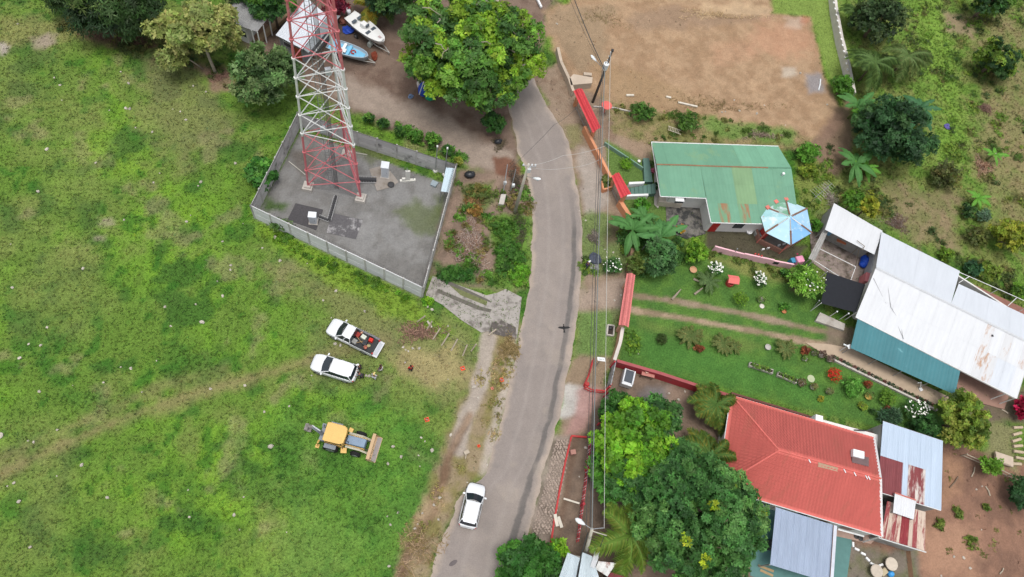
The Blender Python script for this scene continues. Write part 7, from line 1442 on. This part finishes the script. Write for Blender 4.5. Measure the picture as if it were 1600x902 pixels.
# wooden fence remains in the field
WOODP = mat('fence_wood', (176, 164, 146), .9, .15, 5)
t = thing('post_fence', 'row of leaning wooden fence posts with sagging wire near the apron', 'fence', G(690, 530)); fp = [(652, 503, 664, 494), (666, 517, 675, 502), (676, 531, 688, 513), (690, 540, 702, 521), (705, 548, 715, 530), (723, 556, 730, 539), (736, 549, 744, 538)]; tops = []
for x0, y0, x1, y1 in fp: a_ = G(x0, y0); c_ = G(x1, y1, 1.15); rod('post', a_, c_, .075, WOODP, t); tops.append(c_)
b = MB(); b.tube(tops, .012, 3, False); b.tube([p-V(.08, .1, .4) for p in tops], .012, 3, False); b.build('wire', mat('wire_steel', (96, 94, 92)), t)
b = MB(); b.tube([G(668, 502, .12), G(675, 512, .12)], .11, 6); single('white_log', b, mat('white_stone', (214, 206, 192)), 'short white log lying between the leaning fence posts', 'log')
b = MB(); b.tube([G(763, 524, .15), G(775, 515, .15)], .09, 6); single('white_log', b, WOODP, 'pale log at the upper end of the dry channel', 'log')
for (x0, y0, x1, y1) in ((726, 706, 731, 717),):
    b = MB(); b.tube([G(x0+4, y0-1, .2), G(x1-4, y1, .1)], .06, 6); b.box(G(729, 707, .3), (.5, .35, .2), .5); single('tool', b, WOODP, 'short handled tool with dark head on the dry verge', 'tool')
# brush piles: nobody could count the sticks
def brush(px, py, rx, ry, n, ln, cols, label, h=.7, name='brush_pile', cat='brush'):
    rg = np.random.default_rng(int(px+py)); c = G(px, py); b = MB(); vs_, fs_, cs_ = [], [], []
    for i in range(n):
        q = rg.random()*6.283; rr_ = rg.random()**.7*(.75+.35*math.sin(q*3+px)+.2*math.sin(q*5)); p = c+V(rx*rr_*math.cos(q), ry*rr_*math.sin(q), .06+h*(1-rr_)*rg.random()); d = unit(V(rg.normal(), rg.normal(), rg.normal()*.3))*ln*(.5+rg.random()); w_ = unit(np.cross(d, V(0, 0, 1)))*(.012+.02*rg.random())
        k = len(vs_); vs_ += [p-d/2-w_, p-d/2+w_, p+d/2+w_*.5, p+d/2-w_*.5]; fs_.append((k, k+1, k+2, k+3)); cc = np.array(S(cols[rg.integers(len(cols))], .8))*(.7+.6*rg.random()); cs_ += [cc]*4
    o = link(name, raw_mesh(name, np.array(vs_)-c, np.array(fs_), GRASSM, np.array(cs_)), None, tuple(c)); tag(o, label, cat, kind='stuff')
brush(940, 28, 5.0, 2.0, 260, .35, [(160, 140, 104), (146, 132, 90), (176, 150, 116)], 'dry grass tufts on the upper left of the levelled lot', .1, 'dry_grass', 'dry grass'); brush(1120, 24, 7.0, 1.0, 420, .4, [(206, 180, 140), (190, 160, 120)], 'pale straw along the top of the levelled lot', .15, 'dry_grass', 'dry grass'); brush(1120, 165, 9.0, 1.6, 420, .35, [(140, 118, 84), (124, 112, 70), (160, 132, 100)], 'dry tufts on the lower slope of the levelled lot', .1, 'dry_grass', 'dry grass')
brush(733, 385, 2.3, 3.2, 1500, .8, [(168, 148, 136), (146, 124, 112), (190, 174, 162), (154, 118, 96)], 'pile of dry grey brown branches between compound and road')
brush(737, 318, 1.2, 1.6, 500, .6, [(150, 112, 76), (168, 130, 84), (120, 96, 66)], 'dry ochre stalks above the brush pile', .5)
brush(655, 520, 2.8, 1.2, 330, .9, [(150, 116, 100), (172, 138, 118), (126, 100, 86)], 'reddish brown brush heap below the wooden fence posts', .4)
brush(795, 545, 1.3, 1.5, 700, .5, [(150, 130, 90), (126, 110, 66), (168, 146, 104)], 'dry straw tufts on the verge below the apron', .35); brush(655, 855, 2.6, 2.6, 420, .6, [(160, 136, 108), (140, 122, 78), (176, 150, 118)], 'dry brown scrub along the lower ditch', .4)
brush(1400, 348, 1.9, 1.4, 420, .5, [(150, 136, 124), (124, 108, 98), (112, 84, 74)], 'rubble of sticks and broken blocks above the white house', .4); brush(1535, 262, 1.3, 1.6, 320, .9, [(196, 160, 130), (140, 96, 76), (176, 150, 130)], 'dead palm leaves heaped on the bare slope', .5); brush(1538, 170, 1.2, .9, 260, .8, [(150, 120, 104), (126, 100, 88)], 'dry brush heap below the citrus tree', .4)
brush(1296, 310, 1.2, 2.2, 160, .8, [(166, 156, 144), (140, 128, 116)], 'loose pale sticks beside the antenna', .3); brush(1190, 212, 3.2, .8, 320, .4, [(160, 142, 126), (130, 112, 98)], 'stone rubble edge behind the green roofed house', .25); brush(928, 372, .7, .9, 200, .6, [(150, 140, 128), (110, 98, 86)], 'bundle of grey sticks on the verge under the cables', .4); brush(340, 120, 1.3, .9, 350, .5, [(156, 120, 106), (176, 140, 124)], 'heap of dead twigs under the open olive tree', .3); brush(200, 62, 4.6, 1.1, 900, .7, [(112, 88, 74), (134, 106, 88)], 'brown dead fronds under the feathery tree', .4)
brush(780, 225, .9, 1.1, 200, .5, [(120, 106, 88), (96, 88, 66)], 'dead twigs at the road edge below the dark bush', .3); brush(806, 285, 1.2, 2.6, 420, .5, [(92, 82, 70), (70, 64, 56), (120, 104, 86)], 'dark twigs along the crumbling left road edge', .3); brush(812, 360, .7, 3.2, 360, .6, [(92, 86, 70), (76, 84, 52)], 'dry stalks in the gutter below the concrete pole', .3)
# pump stand between track and pole
t = thing('water_meter_stand', 'concrete slab with two upright grey pipes beside the concrete pole', 'pipes', G(788, 320))
b = MB(); b.prism([G(*p)[:2] for p in [(782, 308), (790, 308), (786, 324), (778, 323)]], 0, .6); b.build('slab', CONC, t)
for x0, y0, x1, y1 in ((786, 304, 793, 257), (798, 298, 806, 265)): rod('pipe', G(x0, y0, .2), G(x1, y1, 2.8), .05, GALV, t)
for x, y in ((789, 286), (802, 290)): b = MB(); b.box(G(x, y, 1.0), (.3, .25, .45), .2); b.build('meter_box', mat('box_pale', (214, 218, 220)), t)
for x, y, rx, lb_ in ((778, 222, .45, 'black rubbish bag at the road edge below the big tree'), (734, 273, .65, 'black rubbish bag outside the compound corner')): b = MB(); b.ball(G(x, y, .28), (rx, rx*.7, .35), 9, 6); b.ball(G(x+4, y-2, .35), (rx*.5, rx*.4, .3), 8, 5); single('rubbish_bag', b, mat('black_plastic', (44, 46, 50), .35, .1), lb_, 'bag', 'rubbish bags', smooth=True)
for x, y, d_, rgb, nm, lb_ in ((660, 140, (.5, 1.0, .5), (54, 84, 180), 'tarp', 'blue tarp heap below the big tree'), (656, 132, (.4, .4, .4), (214, 206, 200), 'sack', 'white sack on the heap below the big tree'), (672, 152, (.6, .5, .4), (36, 150, 108), 'net', 'green net heap at the foot of the big tree'), (676, 145, (.4, .6, .35), (60, 160, 110), 'net', 'second green net nearer the big tree'), (642, 151, (.25, .3, .12), (110, 130, 160), 'rag', 'faded blue rag left of the tarp heap'), (544, 47, (.75, .5, .4), (40, 76, 180), 'tarp', 'blue tarp under the stern of the white boat'), (535, 32, (.5, .6, .5), (134, 84, 70), 'crate', 'rusty brown crate by the boat shed'), (585, 88, (.35, .7, .3), (128, 60, 40), 'rusty_drum', 'rust red scrap beside the bow of the blue skiff'), (578, 70, (.3, .3, .5), (150, 156, 150), 'bucket', 'grey bucket under the white boat'), (1630, 200, (.3, .3, .2), (90, 84, 150), 'rag', 'x'), (1480, 198, (.45, .45, .15), (98, 92, 158), 'rag', 'violet cloth lying in the green clearing'), (930, 405, (.7, .8, .3), (72, 78, 92), 'rag', 'dark grey sheet under the cables beside the white blossom shrub'), (926, 417, (.7, .7, .12), (150, 148, 150), 'slab', 'flat grey slab on the verge beside the person')):
    if lb_ == 'x': continue
    rg = np.random.default_rng(int(x)); b = MB(); b.ball(G(x, y, d_[2]*.5), d_, 10, 7); b.v = [(p[0]+rg.normal()*.06, p[1]+rg.normal()*.06, max(.01, p[2]+rg.normal()*.06)) for p in b.v]; single(nm, b, mat('heap_%d_%d' % (rgb[0], rgb[1]), rgb, .7, .2, 5), lb_, nm.replace('_', ' '), 'odds and ends on the ground')
for x0, y0, x1, y1, lb_ in ((655, 148, 662, 128, 'white pole across the blue tarp heap'), (661, 140, 667, 126, 'pale blue pole in the heap below the big tree')): b = MB(); b.tube([G(x0, y0, .6), G(x1, y1, .8)], .06, 5); single('pole', b, LAMPW, lb_, 'pole')
b = MB(); b.box(G(840, 0, .3), (.25, 2.6, .3), .3); single('white_beam', b, FASC, 'white beam at the top edge beside the big tree', 'beam')
b = MB(); b.tube([G(1282, 124, .08), G(1281.5, 132, .1), G(1279, 141, .08)], .09, 6); single('pvc_pipe', b, LAMPW, 'short white pipe on the grey patch of the levelled lot', 'pipe')
# sawn logs and old fence on the right
for i, (x, y) in enumerate(((1590, 668), (1589, 678), (1588, 688), (1590, 697), (1591, 706), (1594, 716), (1588, 725))): b = MB(); d = V(.55, .12*math.sin(i), 0); p = G(x, y, .16); b.tube([p-d, p+d], .16, 8); single('sawn_log', b, mat('pale_log', (190, 172, 148), .9, .15, 4), ['topmost sawn log of the row below the magenta bush', 'second sawn log from the top below the magenta bush', 'third sawn log from the top below the magenta bush', 'middle sawn log of the row below the magenta bush', 'fifth sawn log from the top below the magenta bush', 'sixth sawn log from the top below the magenta bush', 'lowest sawn log of the row beside the pale basin'][i], 'log', 'sawn logs at the right edge')
t = thing('old_fence', 'leaning pale rail fence between the red earth and the log row', 'fence', G(1550, 730)); fp = [G(1510, 710, .9), G(1545, 725, .9), (G(1580, 742, .9)), G(1612, 755, .9)]
for i in range(3): rod('rail', fp[i], fp[i+1], .05, WOODP, t); rod('rail', fp[i]*V(1, 1, .4), fp[i+1]*V(1, 1, .4), .05, WOODP, t); rod('post', fp[i]*V(1, 1, 0), fp[i]+V(0, 0, .15), .06, WOODP, t)
b = MB(); b.box(G(1568, 718, .4), (2.0, 1.1, .3), -.35); b.box(G(1568, 718, .62), (1.7, .8, .1), -.35); single('concrete_sink', b, mat('pale_block', (190, 174, 156)), 'pale concrete wash basin behind the leaning rail fence', 'basin', bevel=.05)
for x0, y0, x1, y1, lb_ in ((1540, 760, 1547, 775, 'pale board lying on the red earth'), (1565, 640, 1575, 646, 'white board lying by the porch posts'), (1518, 745, 1523, 730, 'curved dry frond on the red earth'), (1484, 762, 1497, 745, 'dark branch on the red earth beside the blue annex'), (1562, 897, 1568, 888, 'white scrap stick near the lower right edge')): b = MB(); b.tube([G(x0, y0, .08), (G(x0, y0, .1)+G(x1, y1, .1))/2+V(.1, 0, 0), G(x1, y1, .08)], .07, 5); single('board', b, WOODP if 'dark' not in lb_ else BARK, lb_, 'board', 'loose wood on the ground')
b = MB(); b.tube([G(1418, 850), G(1424, 905)], .25, 4); single('timber_edge', b, BROWN, 'dark timber edging running down from the rusty lean-to', 'timber')
# field stones
STN = mat('field_stone', (188, 180, 168), .9, .15, 4, per=.15); smesh = []
for s in range(4):
    rg = np.random.default_rng(s); b = MB(); b.ball((0, 0, .25), (.5, .38, .32), 8, 5); b.v = [(p[0]*(1+rg.normal()*.12), p[1]*(1+rg.normal()*.12), p[2]*(1+rg.normal()*.12)) for p in b.v]; smesh.append(raw_mesh('stone', b.v, b.f, STN))
ST = [(28, 38), (85, 122), (94, 134), (97, 157), (189, 113), (201, 131), (171, 173), (197, 170), (203, 171), (212, 200), (238, 207), (270, 171), (282, 175), (291, 188), (302, 135), (322, 144), (368, 256), (250, 271), (240, 286), (314, 285), (310, 291), (74, 234), (17, 382), (194, 344), (292, 347), (298, 337), (348, 378), (348, 463), (361, 415), (360, 422), (438, 408), (306, 476), (258, 480), (268, 510), (267, 510), (316, 504), (245, 564), (162, 598), (205, 576), (189, 574), (74, 512), (31, 560), (62, 612), (64, 540), (114, 603), (45, 538), (329, 608), (222, 613), (90, 672), (2, 681), (44, 689), (53, 691), (30, 784), (12, 760), (22, 755), (89, 744), (128, 727), (168, 778), (294, 766), (296, 808), (366, 805), (381, 777), (413, 644), (423, 698), (374, 828), (48, 855), (448, 832), (452, 635), (383, 603), (518, 497), (524, 538), (532, 540), (487, 587), (572, 587), (577, 588), (634, 547), (630, 543), (638, 549), (633, 567), (570, 487), (664, 690), (658, 684), (627, 714), (654, 712), (675, 704), (614, 698), (653, 819), (648, 826), (656, 729), (660, 802), (678, 789), (622, 801), (685, 812), (704, 680), (730, 754), (761, 727), (687, 778), (747, 622), (740, 605), (700, 593), (613, 698), (606, 725), (605, 807), (610, 820), (655, 545), (645, 545), (668, 480), (675, 484), (700, 510), (608, 885), (380, 350), (410, 388), (430, 372), (480, 412), (505, 470), (525, 455), (340, 440), (150, 255), (60, 300), (130, 420), (20, 450)]
SG = 'pale stones scattered in the field'
for i, (x, y) in enumerate(ST):
    o = link('field_stone', smesh[i % 4], None, tuple(G(x, y, -.03))); s = .16+.24*((i*37) % 11)/11; s = s if i % 7 else s*1.5; o.scale = (s, s, s*.9); o.rotation_euler = (0, 0, i*1.7); wh = 'lower left field below the wheel track' if x < 430 and y > 700-x*.27 else ('upper left field above the wheel track' if x < 430 else ('worn grass near the parked cars and people' if y < 612 else ('green grass right of the yellow loader' if x < 700 else 'dry verge beside the road'))); tag(o, 'pale stone on the '+wh, 'stone', 'pale stones on the '+wh)
LS = [(945, 390), (948, 394), (925, 421), (958, 395), (1128, 176), (1155, 174), (1182, 178), (1227, 196), (1194, 165), (1133, 175), (1147, 157), (1292, 164), (870, 38), (1250, 115), (1563, 188), (1550, 222), (1555, 240), (1470, 900), (1490, 870), (1515, 888), (1505, 872), (1533, 828), (1534, 760), (1525, 765), (1070, 612), (1064, 650), (1045, 615), (1060, 625), (997, 553), (905, 330), (915, 345), (960, 470), (970, 462), (985, 440), (915, 700), (905, 745)]
for i, (x, y) in enumerate(LS):
    o = link('loose_stone', smesh[(i+1) % 4], None, tuple(G(x, y, -.03))); s = .18+.22*((i*29) % 7)/7; o.scale = (s, s, s*.9); o.rotation_euler = (0, 0, i*2.3); tag(o, 'pale loose stone on bare ground right of the road', 'stone', 'loose stones right of the road')
# cobbles of the roadside strip
COB = mat('cobble', (164, 148, 136), .9, .15, 4, per=.2); b = MB(); b.ball((0, 0, 0), (.5, .5, .3), 7, 4); cm = raw_mesh('cobble', b.v, b.f, COB)
t = tag(link('cobbled_strip', None, None, tuple(G(860, 770))), kind='structure'); off = wl(t); rg = np.random.default_rng(3); k = 0
for j in range(46):
    y = 688+j*3.3; xl = 868-(y-688)*.26; xr = 892-(y-688)*.20
    for i in range(6):
        if k >= 270: break
        x = xl+(xr-xl)*(i+.5+(j % 2)*.4)/6; o = link('cobble', cm, t, tuple(G(x+rg.normal()*.5, y+rg.normal()*.4, .05)-off)); s = .22+.1*rg.random(); o.scale = (s, s*.8, .25); o.rotation_euler = (0, 0, rg.random()*3); k += 1

# undergrowth nobody could count: low leafy growth between the trees and along walls
def undergrowth(poly, n, rr_, leaf, pal, label, seed, h=.35, per=34):
    rg = np.random.default_rng(seed); P = pxy(poly); lo, hi = P.min(0), P.max(0); cl_ = []
    while len(cl_) < n:
        q = lo+(hi-lo)*rg.random(2)
        if not inpoly(P, q[:1], q[1:])[0] or vnoise(q[:1], q[1:], 3.0, seed)[0] < .35: continue
        r_ = rr_*(.4+.9*rg.random()**2); cl_.append((V(q[0], q[1], h*.25), np.array([r_, r_*(.7+.6*rg.random()), h*(.5+.8*rg.random())]), r_*r_, rg.integers(len(pal)), 1+.15*rg.normal()))
    v, f, col = leaf_arrays(rg, cl_, n*per*3, leaf, leaf*.4, pal, up=.6, fill=.9, k=4); o = link('undergrowth', raw_mesh('undergrowth', v, f, LEAF, col)); tag(o, label, 'undergrowth', kind='stuff')
def inpoly(P, x, y):
    ins = np.zeros(len(x), bool)
    for i in range(len(P)):
        a, b_ = P[i], P[(i+1) % len(P)]
        if a[1] != b_[1]: ins ^= ((a[1] > y) != (b_[1] > y)) & (x < (b_[0]-a[0])*(y-a[1])/(b_[1]-a[1])+a[0])
    return ins
UG = [(92, 124, 50), (108, 140, 52), (124, 146, 58), (78, 108, 48)]; UD = [(80, 96, 50), (100, 108, 58), (118, 118, 66), (70, 92, 48)]
undergrowth([(1345, -10), (1610, -10), (1610, 330), (1500, 330), (1480, 250), (1470, 160), (1345, 60)], 190, 1.0, .22, UG+UD, 'low green undergrowth between the trees of the upper right grove', 1)
undergrowth([(1290, 225), (1400, 290), (1500, 395), (1610, 430), (1610, 490), (1500, 420), (1390, 350), (1300, 310)], 70, .7, .22, UD, 'scrubby undergrowth on the slope above the white house', 2)
undergrowth([(1240, 225), (1300, 240), (1300, 330), (1270, 350), (1250, 300)], 34, .6, .2, UG, 'weeds right of the green roofed house', 3)
undergrowth([(715, 285), (832, 300), (830, 440), (790, 455), (690, 425), (705, 350)], 70, .7, .24, [(78, 118, 46), (92, 134, 50), (108, 130, 58), (126, 116, 66)], 'tangled weeds between the compound wall and the road', 4, .45)
undergrowth([(556, 178), (580, 178), (725, 232), (725, 262), (700, 248), (640, 222), (560, 190)], 40, .45, .24, [(84, 130, 50), (98, 146, 56), (116, 158, 62)], 'tangled weeds along the outside of the back compound wall', 5, .4, 20)
undergrowth([(395, 345), (660, 472), (650, 480), (520, 425), (400, 362)], 40, .5, .2, [(96, 140, 40), (112, 152, 44), (84, 120, 44)], 'fresh weeds along the foot of the front compound wall', 6, .3)
undergrowth([(905, 330), (985, 345), (985, 420), (910, 430)], 34, .5, .2, UG, 'weeds on the verge below the orange wall', 7, .25)
undergrowth([(960, 165), (1240, 200), (1240, 226), (1010, 226), (960, 205)], 46, .6, .18, [(96, 122, 52), (84, 112, 48), (122, 126, 66)], 'patchy weeds behind the green roofed house', 8, .25)
undergrowth([(1345, 640), (1440, 640), (1470, 690), (1380, 660)], 20, .6, .22, [(70, 108, 54), (82, 120, 58)], 'mixed garden plants between the lawn and the blue roof', 9, .5)
undergrowth([(1095, 385), (1130, 392), (1245, 425), (1235, 438), (1110, 408)], 26, .45, .18, [(112, 124, 58), (96, 116, 54)], 'border plants along the foot of the pink wall', 10, .3)
undergrowth([(962, 345), (1000, 335), (1060, 365), (1090, 400), (1040, 430), (985, 430)], 40, .7, .26, [(84, 124, 62), (72, 110, 56), (100, 136, 64)], 'lush low plants around the banana plants', 11, .6)
undergrowth([(780, 520), (812, 520), (800, 590), (770, 690), (700, 760), (650, 880), (625, 880), (690, 740), (740, 600)], 60, .6, .18, [(156, 144, 90), (136, 134, 76), (170, 152, 110)], 'dry tufts and weeds along the ditch beside the road', 12, .12, 14)
undergrowth([(1480, 700), (1610, 740), (1610, 902), (1470, 902)], 14, .6, .15, [(128, 128, 70), (118, 126, 64)], 'thin weeds on the red earth at lower right', 13, .1, 12)
undergrowth([(40, 10), (250, 40), (330, 95), (370, 160), (300, 110), (200, 80), (60, 40)], 60, .7, .25, UD, 'shaded weeds under the trees at upper left', 14, .35)

# ================================================================ GRASS: tufts and weeds over the sheet
def scatter(n, box, hfun, seed, lw, name, label, dens, blades=3, big=1.0, lift=1.0):
    rg = np.random.default_rng(seed); x = rg.uniform(box[0], box[1], n); y = rg.uniform(box[2], box[3], n)
    ix = np.clip(np.searchsorted(gx, x), 0, len(gx)-1); iy = np.clip(np.searchsorted(gy, y), 0, len(gy)-1); id_ = iy*len(gx)+ix
    keep = (rg.random(n) < dens(gg[id_], gh[id_], gc[id_], x, y)); x, y, id_ = x[keep], y[keep], id_[keep]; n = len(x); z = gz[id_]-.02
    c0 = gc[id_]*(.72+.70*rg.random((n, 1))**1.3)*(1+rg.normal(size=(n, 3))*np.array([.10, .04, .12])); h = hfun(gh[id_], n, rg)
    vv, cc = [], []
    for k in range(blades):
        q = rg.random(n)*6.283; dx, dy = np.cos(q), np.sin(q); w_ = lw*(.6+.8*rg.random(n))*big; l = h*(.7+.6*rg.random(n)); p = np.stack([x, y, z], 1)
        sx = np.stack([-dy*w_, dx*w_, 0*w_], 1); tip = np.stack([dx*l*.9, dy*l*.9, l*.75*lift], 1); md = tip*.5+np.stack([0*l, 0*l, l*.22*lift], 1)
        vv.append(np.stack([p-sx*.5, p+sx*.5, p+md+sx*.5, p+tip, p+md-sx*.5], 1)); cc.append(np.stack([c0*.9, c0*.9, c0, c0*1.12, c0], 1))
    v = np.concatenate(vv).reshape(-1, 3); c = np.concatenate(cc).reshape(-1, 3).clip(.003, .9); f = np.arange(len(v)).reshape(-1, 5)
    o = link(name, raw_mesh(name, v, f, GRASSM, c)); tag(o, label, 'grass', kind='stuff'); return n
onroad = lambda x, y: np.zeros(len(x), bool)
RP = np.array([p[:2] for p in rl]+[p[:2] for p in rr[::-1]])
def inpoly(P, x, y):
    ins = np.zeros(len(x), bool)
    for i in range(len(P)):
        a, b_ = P[i], P[(i+1) % len(P)]
        if a[1] != b_[1]: ins ^= ((a[1] > y) != (b_[1] > y)) & (x < (b_[0]-a[0])*(y-a[1])/(b_[1]-a[1])+a[0])
    return ins
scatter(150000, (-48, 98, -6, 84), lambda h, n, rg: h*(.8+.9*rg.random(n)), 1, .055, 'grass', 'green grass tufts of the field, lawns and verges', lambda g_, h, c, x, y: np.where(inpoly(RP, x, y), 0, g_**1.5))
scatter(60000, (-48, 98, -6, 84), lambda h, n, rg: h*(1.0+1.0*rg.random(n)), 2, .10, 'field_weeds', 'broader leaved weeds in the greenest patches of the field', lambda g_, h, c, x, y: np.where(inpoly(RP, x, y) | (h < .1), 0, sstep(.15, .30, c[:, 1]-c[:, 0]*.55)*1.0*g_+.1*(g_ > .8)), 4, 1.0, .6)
